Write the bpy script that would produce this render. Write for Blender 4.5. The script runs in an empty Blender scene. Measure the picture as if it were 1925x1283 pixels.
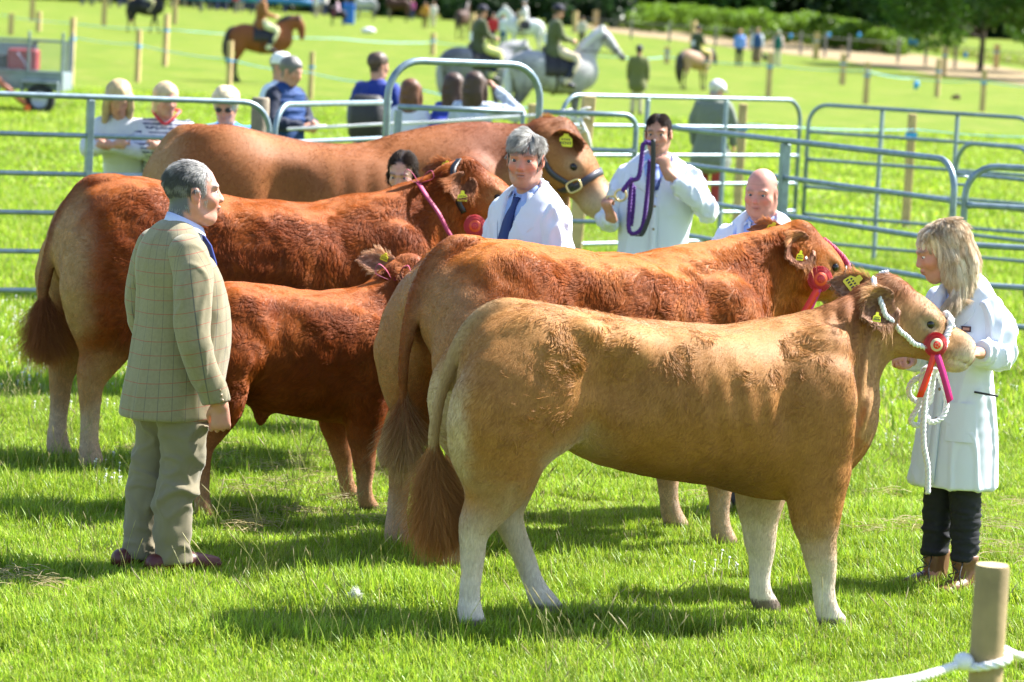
import bpy, math, random
import numpy as np
from mathutils import Vector, Matrix
from mathutils.kdtree import KDTree

# ------------------------------------------------------------------ camera, sky, sun, exposure
SC = bpy.context.scene
FPX, CAM_H, HORIZON, ROLL = 6300.0, 2.48, 14.0, math.atan(0.05)
PITCH = math.atan((641.5 - HORIZON) / FPX / math.cos(ROLL))
cam_d = bpy.data.cameras.new('camera'); cam = bpy.data.objects.new('camera', cam_d)
SC.collection.objects.link(cam); SC.camera = cam
cam_d.sensor_width = 36.0; cam_d.lens = FPX / 1925.0 * 36.0
cam_d.clip_start = 0.1; cam_d.clip_end = 900.0
_f = np.array([0, math.cos(PITCH), -math.sin(PITCH)]); _r0 = np.array([1.0, 0, 0]); _u0 = np.cross(_r0, _f)
_c, _s = math.cos(ROLL), math.sin(ROLL)
_r = _c * _r0 + _s * _u0; _u = -_s * _r0 + _c * _u0
CPOS = np.array([0, 0, CAM_H])
cam.matrix_world = Matrix(((_r[0], _u[0], -_f[0], 0), (_r[1], _u[1], -_f[1], 0), (_r[2], _u[2], -_f[2], CAM_H), (0, 0, 0, 1)))
cam_d.dof.use_dof = True; cam_d.dof.focus_distance = 14.3; cam_d.dof.aperture_fstop = 4.2

SUN_EL, SUN_AZ = 47.0, 27.0          # elevation; degrees the sun stands beyond due right (+X towards +Y)
world = bpy.data.worlds.new('World'); SC.world = world; world.use_nodes = True
_nt = world.node_tree; _nt.nodes.clear()
_sky = _nt.nodes.new('ShaderNodeTexSky'); _sky.sky_type = 'NISHITA'; _sky.sun_disc = False
_sky.sun_elevation = math.radians(SUN_EL); _sky.sun_rotation = math.radians(90.0 - SUN_AZ)
_bg = _nt.nodes.new('ShaderNodeBackground'); _bg.inputs['Strength'].default_value = 0.09
_wo = _nt.nodes.new('ShaderNodeOutputWorld')
_nt.links.new(_sky.outputs[0], _bg.inputs[0]); _nt.links.new(_bg.outputs[0], _wo.inputs[0])
sun_d = bpy.data.lights.new('sun', 'SUN'); sun_d.energy = 5.0; sun_d.angle = math.radians(0.6); sun_d.color = (1.0, 0.96, 0.9)
sun = bpy.data.objects.new('sun', sun_d); SC.collection.objects.link(sun)
_e, _a = math.radians(SUN_EL), math.radians(SUN_AZ)
_sd = Vector((math.cos(_e) * math.cos(_a), math.cos(_e) * math.sin(_a), math.sin(_e)))
sun.rotation_euler = _sd.to_track_quat('Z', 'Y').to_euler()
SC.view_settings.view_transform = 'Standard'; SC.view_settings.look = 'None'
SC.view_settings.gamma = 1.0; SC.view_settings.exposure = 1.8
SC.view_settings.use_curve_mapping = False
SC.cycles.max_bounces = 6; SC.cycles.diffuse_bounces = 3; SC.cycles.transmission_bounces = 4; SC.cycles.transparent_max_bounces = 8
SC.cycles.caustics_reflective = False; SC.cycles.caustics_refractive = False
SC.cycles.use_denoising = True
SC.cycles_curves.shape = 'RIBBONS'; SC.cycles_curves.subdivisions = 2
def want(k): return True

# ------------------------------------------------------------------ placing helpers
def _ray(u, v):
    d = _r * (u - 962.5) + _u * (641.5 - v) + _f * FPX
    return d / np.linalg.norm(d)
def at_z(u, v, z=0.0):
    d = _ray(u, v); return CPOS + d * ((z - CAM_H) / d[2])
def at_y(u, v, y):
    d = _ray(u, v); return CPOS + d * (y / d[1])

def rise(y):
    """the show field climbs gently towards the far trees"""
    y = np.asarray(y, float); return 1.1 * (np.maximum(0, y - 80) / 160) ** 1.4
def at_v(u, v):
    ys = np.linspace(12, 330, 3000); d = _ray(u, v); z = CAM_H + d[2] * ys / d[1]; k = np.argmax(z <= rise(ys)) if (z <= rise(ys)).any() else len(ys) - 1
    return np.array([d[0] * ys[k] / d[1], ys[k], float(rise(ys[k]))])
def at_s(u, s):
    """ground point seen in picture column u where one metre spans s pixels"""
    y = FPX / s; d = _ray(u, HORIZON + 60); return np.array([d[0] * y / d[1], y, float(rise(y))])

# ------------------------------------------------------------------ object helpers
COL = SC.collection
def thing(name, label, cat, loc=(0, 0, 0), rz=0.0, group=None, kind=None):
    o = bpy.data.objects.new(name, None); COL.objects.link(o)
    o.location = loc; o.rotation_euler = (0, 0, math.radians(rz)); o['label'] = label; o['category'] = cat
    if group: o['group'] = group
    if kind: o['kind'] = kind
    return o
def tag(o, label=None, cat=None, group=None, kind=None):
    if label: o['label'] = label
    if cat: o['category'] = cat
    if group: o['group'] = group
    if kind: o['kind'] = kind
    return o
def link(name, data, mat=None, parent=None):
    o = bpy.data.objects.new(name, data); COL.objects.link(o)
    if mat is not None: data.materials.append(mat)
    if parent is not None: o.parent = parent
    return o
def np_mesh(name, V, F, mat=None, parent=None, smooth=True, attrs=None):
    """V n x 3, F m x k (k 3 or 4) -> object"""
    V = np.asarray(V, np.float32); F = np.asarray(F, np.int32)
    me = bpy.data.meshes.new(name); k = F.shape[1]
    me.vertices.add(len(V)); me.vertices.foreach_set('co', V.ravel())
    me.loops.add(F.size); me.loops.foreach_set('vertex_index', F.ravel())
    me.polygons.add(len(F)); me.polygons.foreach_set('loop_start', np.arange(0, F.size, k, dtype=np.int32))
    me.update(calc_edges=True)
    me.polygons.foreach_set('use_smooth', np.full(len(F), smooth, dtype=bool))
    for an, arr in (attrs or {}).items():
        arr = np.asarray(arr, np.float32)
        if arr.ndim == 1:
            a = me.attributes.new(an, 'FLOAT', 'POINT'); a.data.foreach_set('value', arr)
        else:
            if arr.shape[1] == 3: arr = np.concatenate([arr, np.ones((len(arr), 1), np.float32)], 1)
            a = me.attributes.new(an, 'FLOAT_COLOR', 'POINT'); a.data.foreach_set('color', arr.ravel())
    return link(name, me, mat, parent)
def copy_tree(o, parent=None):
    c = o.copy(); COL.objects.link(c)
    if parent is not None: c.parent = parent
    for ch in list(o.children): copy_tree(ch, c)
    return c

# ------------------------------------------------------------------ numpy noise
def vnoise(P, scale, seed=0):
    """smooth value noise in -1..1 at points P (n x 3), features of size 1/scale"""
    Q = np.asarray(P, np.float64) * scale + seed * 17.31
    I = np.floor(Q).astype(np.int64); Fr = Q - I; W = Fr * Fr * (3 - 2 * Fr)
    out = np.zeros(len(Q))
    for dx in (0, 1):
        for dy in (0, 1):
            for dz in (0, 1):
                h = ((I[:, 0] + dx) * 73856093) ^ ((I[:, 1] + dy) * 19349663) ^ ((I[:, 2] + dz) * 83492791) ^ (seed * 2654435)
                h = (h ^ (h >> 13)) * 1274126177; h = h ^ (h >> 16)
                v = (h & 0xffff) / 32767.5 - 1.0
                w = (W[:, 0] if dx else 1 - W[:, 0]) * (W[:, 1] if dy else 1 - W[:, 1]) * (W[:, 2] if dz else 1 - W[:, 2])
                out += v * w
    return out
def sstep(x, a, b):
    t = np.clip((x - a) / (b - a), 0, 1); return t * t * (3 - 2 * t)
def mixc(A, B, t):
    t = np.asarray(t)[..., None]; return np.asarray(A) * (1 - t) + np.asarray(B) * t

# ------------------------------------------------------------------ signed-distance modelling
def catmull(T, n=4):
    T = np.asarray(T, float)
    if len(T) < 3: return T
    P = np.vstack([2 * T[0] - T[1], T, 2 * T[-1] - T[-2]]); out = []
    for i in range(1, len(P) - 2):
        p0, p1, p2, p3 = P[i - 1], P[i], P[i + 1], P[i + 2]
        for j in range(n):
            t = j / n
            out.append(0.5 * ((2 * p1) + (-p0 + p2) * t + (2 * p0 - 5 * p1 + 4 * p2 - p3) * t * t + (-p0 + 3 * p1 - 3 * p2 + p3) * t ** 3))
    out.append(T[-1]); return np.array(out)
class Sdf:
    def __init__(s, lo, hi, h):
        s.lo = np.array(lo, float); s.h = h
        s.n = (np.ceil((np.array(hi) - s.lo) / h) + 1).astype(int)
        s.F = np.full(s.n, 0.3, np.float32)
        s.ax = [(s.lo[i] + h * np.arange(s.n[i])).astype(np.float32) for i in range(3)]
    def _box(s, lo, hi):
        a = np.clip(np.floor((np.array(lo) - s.lo) / s.h).astype(int), 0, s.n - 1)
        b = np.clip(np.ceil((np.array(hi) - s.lo) / s.h).astype(int) + 1, 1, s.n)
        if (b <= a).any(): return None
        sl = tuple(slice(a[i], b[i]) for i in range(3))
        return sl, s.ax[0][sl[0]][:, None, None], s.ax[1][sl[1]][None, :, None], s.ax[2][sl[2]][None, None, :]
    def _comb(s, sl, D, k, op):
        A = s.F[sl]
        if op == '-':
            D = -D
            if k > 0:
                hh = np.clip(0.5 - 0.5 * (A - D) / k, 0, 1); s.F[sl] = A * (1 - hh) + D * hh + k * hh * (1 - hh)
            else: s.F[sl] = np.maximum(A, D)
        elif op == '&': s.F[sl] = np.maximum(A, D)
        elif k > 0:
            hh = np.clip(0.5 + 0.5 * (A - D) / k, 0, 1); s.F[sl] = A * (1 - hh) + D * hh - k * hh * (1 - hh)
        else: s.F[sl] = np.minimum(A, D)
    def limb(s, T, k=0.03, side=(0, 1, 0), p=2.0, sub=4, op='+'):
        """T rows: x y z ra [rb]; rb = radius along 'side'"""
        T = np.array([tuple(t) if len(t) == 5 else (*t, t[3]) for t in T], float)
        T = catmull(T, sub); sd = np.array(side, float); sd /= np.linalg.norm(sd)
        R = np.maximum(T[:, 3], T[:, 4]).max() + k + 2.5 * s.h
        got = s._box(T[:, :3].min(0) - R, T[:, :3].max(0) + R)
        if got is None: return
        sl0 = got[0]; D0 = np.full(s.F[sl0].shape, 0.3, np.float32)
        off = np.array([x.start for x in sl0])
        for a, b in zip(T[:-1], T[1:]):
            r = max(a[3], a[4], b[3], b[4]) + k + 2.5 * s.h
            g = s._box(np.minimum(a[:3], b[:3]) - r, np.maximum(a[:3], b[:3]) + r)
            if g is None: continue
            sl, X, Y, Z = g
            d = b[:3] - a[:3]; L2 = max(float(d @ d), 1e-9)
            t = np.clip(((X - a[0]) * d[0] + (Y - a[1]) * d[1] + (Z - a[2]) * d[2]) / np.float32(L2), 0, 1)
            px, py, pz = X - (a[0] + t * d[0]), Y - (a[1] + t * d[1]), Z - (a[2] + t * d[2])
            ra = a[3] + t * (b[3] - a[3]); rb = a[4] + t * (b[4] - a[4])
            ls = px * sd[0] + py * sd[1] + pz * sd[2]
            o2 = np.maximum(px * px + py * py + pz * pz - ls * ls, 0)
            if p == 2.0: D = np.sqrt(o2 / (ra * ra) + ls * ls / (rb * rb))
            else: D = ((o2 / (ra * ra)) ** (p / 2) + (np.abs(ls) / rb) ** p) ** (1 / p)
            D = ((D - 1) * np.minimum(ra, rb)).astype(np.float32)
            q = tuple(slice(sl[i].start - off[i], sl[i].stop - off[i]) for i in range(3))
            D0[q] = np.minimum(D0[q], D)
        s._comb(sl0, D0, k, op)
    def ell(s, c, r, k=0.02, rot=None, op='+'):
        c = np.array(c, float); r = np.array(r, float); R = r.max() + k + 2.5 * s.h
        g = s._box(c - R, c + R)
        if g is None: return
        sl, X, Y, Z = g; P = [X - c[0], Y - c[1], Z - c[2]]
        M = np.eye(3) if rot is None else np.array(rot)
        Q = [P[0] * M[0][i] + P[1] * M[1][i] + P[2] * M[2][i] for i in range(3)]
        D = np.sqrt((Q[0] / r[0]) ** 2 + (Q[1] / r[1]) ** 2 + (Q[2] / r[2]) ** 2)
        s._comb(sl, ((D - 1) * r.min()).astype(np.float32), k, op)
    def plane(s, n, d, op='&'):
        """keep n.p <= d"""
        g = s._box(s.lo, s.lo + s.h * s.n); sl, X, Y, Z = g
        s._comb(sl, (n[0] * X + n[1] * Y + n[2] * Z - d).astype(np.float32), 0, op)
    def mesh(s):
        F = s.F.copy(); F[0] = F[-1] = 0.3; F[:, 0] = F[:, -1] = 0.3; F[:, :, 0] = F[:, :, -1] = 0.3
        ins = F < 0; nx, ny, nz = F.shape
        cnt = np.zeros((nx - 1, ny - 1, nz - 1), np.float32); acc = np.zeros((nx - 1, ny - 1, nz - 1, 3), np.float32)
        cross = []
        for ax in range(3):
            a = [slice(None)] * 3; b = [slice(None)] * 3; a[ax] = slice(0, -1); b[ax] = slice(1, None)
            A, B = F[tuple(a)], F[tuple(b)]; cr = ins[tuple(a)] != ins[tuple(b)]
            idx = np.argwhere(cr); cross.append((idx, ins[tuple(a)][cr]))
            fa, fb = A[cr], B[cr]; t = fa / (fa - fb)
            pos = idx.astype(np.float32); pos[:, ax] += t
            o1, o2 = [i for i in range(3) if i != ax]
            for d1 in (0, -1):
                for d2 in (0, -1):
                    c = idx.copy(); c[:, o1] += d1; c[:, o2] += d2
                    np.add.at(cnt, (c[:, 0], c[:, 1], c[:, 2]), 1); np.add.at(acc, (c[:, 0], c[:, 1], c[:, 2]), pos)
        act = cnt > 0; num = np.full(cnt.shape, -1, np.int32); num[act] = np.arange(act.sum())
        V = acc[act] / cnt[act][:, None] * s.h + s.lo
        faces = []
        for ax in range(3):
            idx, inside = cross[ax]; o1, o2 = [(1, 2), (2, 0), (0, 1)][ax]
            q = []
            for d1, d2 in ((-1, -1), (0, -1), (0, 0), (-1, 0)):
                c = idx.copy(); c[:, o1] += d1; c[:, o2] += d2; q.append(num[c[:, 0], c[:, 1], c[:, 2]])
            q = np.stack(q, 1); q[~inside] = q[~inside][:, ::-1]; faces.append(q)
        return V.astype(np.float32), np.concatenate(faces)
def relax(V, F, n=2, f=0.5):
    E = np.vstack([F[:, [i, (i + 1) % 4]] for i in range(4)]); V = V.copy()
    deg = np.bincount(E[:, 0], minlength=len(V)) + np.bincount(E[:, 1], minlength=len(V))
    for _ in range(n):
        S = np.stack([np.bincount(E[:, 0], weights=V[E[:, 1], i], minlength=len(V)) + np.bincount(E[:, 1], weights=V[E[:, 0], i], minlength=len(V)) for i in range(3)], 1)
        V += f * (S / np.maximum(deg, 1)[:, None] - V)
    return V
def vnormals(V, F):
    a, b = V[F[:, 2]] - V[F[:, 0]], V[F[:, 3]] - V[F[:, 1]]
    N = np.cross(a, b); out = np.zeros_like(V)
    for i in range(4): np.add.at(out, F[:, i], N)
    return out / np.maximum(np.linalg.norm(out, axis=1, keepdims=True), 1e-12)

# ------------------------------------------------------------------ hair
def hair_obj(name, P, R, C, mat, parent):
    """P n x k x 3, R k profile * n, C n x 3"""
    n, k = P.shape[:2]
    hc = bpy.data.hair_curves.new(name); hc.add_curves([k] * n)
    hc.attributes['position'].data.foreach_set('vector', P.astype(np.float32).ravel())
    ra = hc.attributes.new('radius', 'FLOAT', 'POINT'); ra.data.foreach_set('value', np.asarray(R, np.float32).ravel())
    ca = hc.attributes.new('col', 'FLOAT_COLOR', 'CURVE')
    ca.data.foreach_set('color', np.concatenate([C, np.ones((n, 1))], 1).astype(np.float32).ravel())
    o = bpy.data.objects.new(name, hc); COL.objects.link(o); hc.materials.append(mat)
    if parent is not None: o.parent = parent
    return o
def scatter(V, F, N, n, rng, weight=None):
    """random surface points of a quad mesh: positions, normals, vertex index to read attributes from"""
    A = np.linalg.norm(np.cross(V[F[:, 2]] - V[F[:, 0]], V[F[:, 3]] - V[F[:, 1]]), axis=1)
    if weight is not None: A = A * np.maximum(weight[F].mean(1), 0)
    f = rng.choice(len(F), n, p=A / A.sum()); q = F[f]
    u, v = rng.random(n)[:, None], rng.random(n)[:, None]
    w = [(1 - u) * (1 - v), u * (1 - v), u * v, (1 - u) * v]
    P = sum(w[i] * V[q[:, i]] for i in range(4)); Nn = sum(w[i] * N[q[:, i]] for i in range(4))
    Nn /= np.maximum(np.linalg.norm(Nn, axis=1, keepdims=True), 1e-9)
    return P, Nn, q[:, 0]
def fur(name, V, F, N, n, rng, length, flow, color, mat, parent, lift=0.35, clump=0.0, csize=0.02, var=0.18, curl=0.0, rad=0.0006, k=5, weight=None, wave=14.0, inset=0.0):
    P, Nn, vi = scatter(V, F, N, n, rng, weight)
    L = length[vi] * rng.uniform(0.7, 1.2, n)
    D = flow[vi]; D = D - Nn * (D * Nn).sum(1, keepdims=True); D /= np.maximum(np.linalg.norm(D, axis=1, keepdims=True), 1e-6)
    B = np.cross(Nn, D)
    ang = curl * (vnoise(P, wave, 3) * 1.6 + vnoise(P, wave * 2.3, 4) * 0.8) + rng.normal(0, 0.08 + 0.12 * min(curl, 1), n)
    D2 = D * np.cos(ang)[:, None] + B * np.sin(ang)[:, None]
    lf = lift[vi] if isinstance(lift, np.ndarray) else np.full(n, lift)
    lf = np.clip(lf * (1 + 0.8 * curl * vnoise(P, wave * 1.4, 9)) + rng.normal(0, .05, n), 0.03, 1.4)
    T = np.linspace(0, 1, k)
    pts = np.zeros((n, k, 3))
    bend = curl * vnoise(P, wave * 1.7, 6) * 0.7
    for j, t in enumerate(T):
        rise = lf * (t - 0.45 * t * t) * L
        s1 = L * t * np.sqrt(np.maximum(1 - lf ** 2 * 0.4, .2))
        pts[:, j] = P - Nn * inset + Nn * rise[:, None] + D2 * s1[:, None] + B * (bend * L * t * t)[:, None]
    if isinstance(clump, np.ndarray) or clump > 0:
        A = np.linalg.norm(np.cross(V[F[:, 2]] - V[F[:, 0]], V[F[:, 3]] - V[F[:, 1]]), axis=1).sum() / 2
        m = min(int(A / csize ** 2) + 8, n // 3)
        cid = rng.choice(n, m, replace=False); kd = KDTree(m)
        for i, c in enumerate(cid): kd.insert(P[c], i)
        kd.balance(); near = cid[np.array([kd.find(p)[1] for p in P])]
        cl = clump[vi] if isinstance(clump, np.ndarray) else clump
        for j, t in enumerate(T):
            w = (cl * t ** 0.8); w = w[:, None] if isinstance(w, np.ndarray) else w
            pts[:, j] = pts[:, j] * (1 - w) + pts[near, j] * w
        shade = rng.uniform(1 - var, 1 + var, n)[near]
    else: shade = np.ones(n)
    C = color[vi] * (shade * rng.uniform(0.85, 1.12, n))[:, None]
    R = np.outer(np.full(n, rad) * rng.uniform(0.7, 1.3, n), np.array([1.0] + [0.9] * (k - 3) + [0.6, 0.15]) if k > 3 else np.linspace(1, .2, k))
    return hair_obj(name, pts, R, C, mat, parent)

# ------------------------------------------------------------------ materials
def mat(name, color=(0.5, 0.5, 0.5), rough=0.6, metal=0.0, attr=None, noise=None, bump=None, sheen=0.0, spec=0.5, sss=0.0, trans=0.0, emis=None):
    """noise=(scale, amount), bump=(scale, strength, distance)"""
    m = bpy.data.materials.new(name); m.use_nodes = True; nt = m.node_tree; b = nt.nodes['Principled BSDF']
    b.inputs['Base Color'].default_value = (*color, 1); b.inputs['Roughness'].default_value = rough; b.inputs['Metallic'].default_value = metal
    b.inputs['Specular IOR Level'].default_value = spec
    if sheen: b.inputs['Sheen Weight'].default_value = sheen
    if sss:
        b.inputs['Subsurface Weight'].default_value = sss; b.inputs['Subsurface Radius'].default_value = (0.012, 0.005, 0.003); b.inputs['Subsurface Scale'].default_value = 1.0
    if trans: b.inputs['Transmission Weight'].default_value = trans
    src = None
    if attr:
        a = nt.nodes.new('ShaderNodeAttribute'); a.attribute_name = attr; src = a.outputs['Color']
    tc = nt.nodes.new('ShaderNodeTexCoord')
    if noise:
        n = nt.nodes.new('ShaderNodeTexNoise'); n.inputs['Scale'].default_value = noise[0]; n.inputs['Detail'].default_value = 4
        nt.links.new(tc.outputs['Object'], n.inputs['Vector'])
        r = nt.nodes.new('ShaderNodeMapRange'); r.inputs[1].default_value = 0.25; r.inputs[2].default_value = 0.75
        r.inputs[3].default_value = 1 - noise[1]; r.inputs[4].default_value = 1 + noise[1]
        nt.links.new(n.outputs[0], r.inputs[0])
        mx = nt.nodes.new('ShaderNodeVectorMath'); mx.operation = 'SCALE'
        if src: nt.links.new(src, mx.inputs[0])
        else: mx.inputs[0].default_value = color
        nt.links.new(r.outputs[0], mx.inputs['Scale']); src = mx.outputs[0]
    if src: nt.links.new(src, b.inputs['Base Color'])
    if bump:
        n = nt.nodes.new('ShaderNodeTexNoise'); n.inputs['Scale'].default_value = bump[0]; n.inputs['Detail'].default_value = 5
        nt.links.new(tc.outputs['Object'], n.inputs['Vector'])
        bp = nt.nodes.new('ShaderNodeBump'); bp.inputs['Strength'].default_value = bump[1]; bp.inputs['Distance'].default_value = bump[2]
        nt.links.new(n.outputs[0], bp.inputs['Height']); nt.links.new(bp.outputs[0], b.inputs['Normal'])
    return m
M_COAT = mat('coat', attr='col', rough=0.62, spec=0.28)
def _streaks(m):
    nt = m.node_tree; b = nt.nodes['Principled BSDF']; tc = nt.nodes.new('ShaderNodeTexCoord'); mp = nt.nodes.new('ShaderNodeMapping')
    mp.inputs['Rotation'].default_value = (0, math.radians(35), 0); mp.inputs['Scale'].default_value = (260, 260, 38); nt.links.new(tc.outputs['Object'], mp.inputs[0])
    n = nt.nodes.new('ShaderNodeTexNoise'); n.inputs['Scale'].default_value = 1; n.inputs['Detail'].default_value = 4; n.inputs['Distortion'].default_value = .6; nt.links.new(mp.outputs[0], n.inputs['Vector'])
    r = nt.nodes.new('ShaderNodeMapRange'); r.inputs[1].default_value = .3; r.inputs[2].default_value = .7; r.inputs[3].default_value = .80; r.inputs[4].default_value = 1.18; nt.links.new(n.outputs[0], r.inputs[0])
    x = nt.nodes.new('ShaderNodeVectorMath'); x.operation = 'SCALE'; nt.links.new(b.inputs['Base Color'].links[0].from_socket, x.inputs[0]); nt.links.new(r.outputs[0], x.inputs['Scale']); nt.links.new(x.outputs[0], b.inputs['Base Color'])
    bp = nt.nodes.new('ShaderNodeBump'); bp.inputs['Strength'].default_value = .45; bp.inputs['Distance'].default_value = .004; nt.links.new(n.outputs[0], bp.inputs['Height']); nt.links.new(bp.outputs[0], b.inputs['Normal'])
_streaks(M_COAT)
M_FUR = mat('fur', attr='col', rough=0.55, spec=0.22)
def _translucent(m, fac):
    nt = m.node_tree; b = nt.nodes['Principled BSDF']; o = [n for n in nt.nodes if n.type == 'OUTPUT_MATERIAL'][0]
    t = nt.nodes.new('ShaderNodeBsdfTranslucent'); x = nt.nodes.new('ShaderNodeMixShader'); x.inputs[0].default_value = fac
    if b.inputs['Base Color'].links: nt.links.new(b.inputs['Base Color'].links[0].from_socket, t.inputs[0])
    else: t.inputs[0].default_value = b.inputs['Base Color'].default_value
    nt.links.new(b.outputs[0], x.inputs[1]); nt.links.new(t.outputs[0], x.inputs[2]); nt.links.new(x.outputs[0], o.inputs[0])
_translucent(M_FUR, 0.35)
M_FURS = mat('short_fur', attr='col', rough=0.5, spec=0.3); _translucent(M_FURS, 0.06)
M_EYE = mat('eye_dark', (0.012, 0.008, 0.006), rough=0.08)
M_HORN = mat('hoof', (0.06, 0.045, 0.035), rough=0.5)
M_TAG = mat('tag_yellow', (0.75, 0.72, 0.03), rough=0.4)
M_INK = mat('ink', (0.02, 0.02, 0.02), rough=0.5)

# ------------------------------------------------------------------ generic shapes
def lathe(profile, n=16):
    """profile list of (r, z) -> V,F quads (open ends closed by tiny radius)"""
    P = np.array(profile, float); a = np.linspace(0, 2 * math.pi, n, endpoint=False)
    V = np.stack([np.outer(P[:, 0], np.cos(a)), np.outer(P[:, 0], np.sin(a)), np.repeat(P[:, 1:2], n, 1)], 2).reshape(-1, 3)
    F = [[i * n + j, i * n + (j + 1) % n, (i + 1) * n + (j + 1) % n, (i + 1) * n + j] for i in range(len(P) - 1) for j in range(n)]
    return V, np.array(F)
def tube(path, rad, n=8, closed=False, caps=True):
    """swept tube along a path; rad scalar or per point"""
    P = np.asarray(path, float); m = len(P); R = np.broadcast_to(np.asarray(rad, float), (m,))
    Tn = np.gradient(P, axis=0) if not closed else np.roll(P, -1, 0) - np.roll(P, 1, 0)
    Tn /= np.maximum(np.linalg.norm(Tn, axis=1, keepdims=True), 1e-9)
    up = np.array([0, 0, 1.0]) if abs(Tn[0, 2]) < 0.9 else np.array([1.0, 0, 0])
    A = np.zeros_like(P); a = np.cross(Tn[0], up); a /= np.linalg.norm(a)
    for i in range(m):
        a = a - Tn[i] * (a @ Tn[i]); a /= max(np.linalg.norm(a), 1e-9); A[i] = a
    B = np.cross(Tn, A); th = np.linspace(0, 2 * math.pi, n, endpoint=False)
    V = (P[:, None] + R[:, None, None] * (A[:, None] * np.cos(th)[None, :, None] + B[:, None] * np.sin(th)[None, :, None])).reshape(-1, 3)
    F = []
    for i in range(m if closed else m - 1):
        i2 = (i + 1) % m
        for j in range(n): F.append([i * n + j, i * n + (j + 1) % n, i2 * n + (j + 1) % n, i2 * n + j])
    if caps and not closed:
        c0 = len(V); V = np.vstack([V, P[0], P[-1]])
        for j in range(0, n, 2):
            F.append([c0, (j + 2) % n, (j + 1) % n, j]); o = (m - 1) * n
            F.append([c0 + 1, o + j, o + (j + 1) % n, o + (j + 2) % n])
    return V, np.array(F)
def join(*parts):
    V, F, o = [], [], 0
    for v, f in parts: V.append(v); F.append(np.asarray(f) + o); o += len(v)
    return np.vstack(V), np.vstack(F)
def box(c, h, rot=None, bev=0.0):
    """box centre c half-size h as a quad mesh (bevelled edges by an inner/outer grid)"""
    c = np.array(c, float); h = np.array(h, float)
    if bev <= 0:
        S = np.array([[x, y, z] for x in (-1, 1) for y in (-1, 1) for z in (-1, 1)], float) * h
        F = np.array([[0, 1, 3, 2], [4, 6, 7, 5], [0, 4, 5, 1], [2, 3, 7, 6], [0, 2, 6, 4], [1, 5, 7, 3]])
        V = S
    else:
        b = min(bev, h.min() * 0.9); V = []; F = []
        for ax in range(3):
            for sg in (-1, 1):
                o1, o2 = [(1, 2), (2, 0), (0, 1)][ax]; base = len(V)
                for a, bb in ((-1, -1), (1, -1), (1, 1), (-1, 1)):
                    p = np.zeros(3); p[ax] = sg * h[ax]; p[o1] = a * (h[o1] - b); p[o2] = bb * (h[o2] - b); V.append(p)
                F.append([base, base + 1, base + 2, base + 3] if sg > 0 else [base + 3, base + 2, base + 1, base])
        V = np.array(V)
        def vid(ax, sg, a, b2): return (ax * 2 + (sg > 0)) * 4 + {(-1, -1): 0, (1, -1): 1, (1, 1): 2, (-1, 1): 3}[(a, b2)]
        import itertools
        for ax in range(3):          # edges parallel to axis ax
            o1, o2 = [(1, 2), (2, 0), (0, 1)][ax]
            for s1, s2 in itertools.product((-1, 1), repeat=2):
                q = []
                for e in (-1, 1):
                    s = {ax: e, o1: s1, o2: s2}
                    q.append((vid(o1, s1, *[s[i] for i in [(1, 2), (2, 0), (0, 1)][o1]]), vid(o2, s2, *[s[i] for i in [(1, 2), (2, 0), (0, 1)][o2]])))
                f = [q[0][0], q[1][0], q[1][1], q[0][1]]
                n = np.cross(V[f[1]] - V[f[0]], V[f[2]] - V[f[0]]); m = np.zeros(3); m[o1] = s1; m[o2] = s2
                F.append(f if n @ m > 0 else f[::-1])
        for s in itertools.product((-1, 1), repeat=3):
            f = [vid(ax, s[ax], *[s[i] for i in [(1, 2), (2, 0), (0, 1)][ax]]) for ax in range(3)]
            n = np.cross(V[f[1]] - V[f[0]], V[f[2]] - V[f[0]])
            if n @ np.array(s) < 0: f = f[::-1]
            F.append(f + [f[2]])
        F = np.array(F)
    if rot is not None: V = V @ np.array(rot).T
    return V + c, F
def rotz(d):
    a = math.radians(d); return np.array([[math.cos(a), -math.sin(a), 0], [math.sin(a), math.cos(a), 0], [0, 0, 1.0]])
def roty(d):
    a = math.radians(d); return np.array([[math.cos(a), 0, math.sin(a)], [0, 1, 0], [-math.sin(a), 0, math.cos(a)]])
def rotx(d):
    a = math.radians(d); return np.array([[1, 0, 0], [0, math.cos(a), -math.sin(a)], [0, math.sin(a), math.cos(a)]])
def sphere(c, r, n=12):
    th = np.linspace(0.02, math.pi - 0.02, n // 2 + 2); V, F = lathe([(math.sin(t), math.cos(t)) for t in th], n)
    return V * np.array(r) + np.array(c), F[:, ::-1]
def strip(path, width_dir, w, thick=0.002):
    """flat ribbon with thickness along a path"""
    P = np.asarray(path, float); m = len(P); W = np.broadcast_to(np.asarray(width_dir, float), P.shape); w = np.broadcast_to(np.asarray(w, float), (m,))
    T = np.gradient(P, axis=0); Nn = np.cross(T, W); Nn /= np.maximum(np.linalg.norm(Nn, axis=1, keepdims=True), 1e-9)
    a, b = P + W * w[:, None] / 2, P - W * w[:, None] / 2
    V = np.vstack([a + Nn * thick / 2, b + Nn * thick / 2, b - Nn * thick / 2, a - Nn * thick / 2]); F = []
    for i in range(m - 1):
        for q in range(4): F.append([q * m + i, q * m + i + 1, ((q + 1) % 4) * m + i + 1, ((q + 1) % 4) * m + i])
    F.append([0, m, 2 * m, 3 * m]); F.append([m - 1, 4 * m - 1, 3 * m - 1, 2 * m - 1])
    return V, np.array(F)
def frame_rot(fwd, up=(0, 0, 1)):
    """3x3 whose columns are forward, left, up"""
    f = np.array(fwd, float); f /= np.linalg.norm(f); l = np.cross(up, f); l /= np.linalg.norm(l); u = np.cross(f, l)
    return np.stack([f, l, u], 1)

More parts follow.
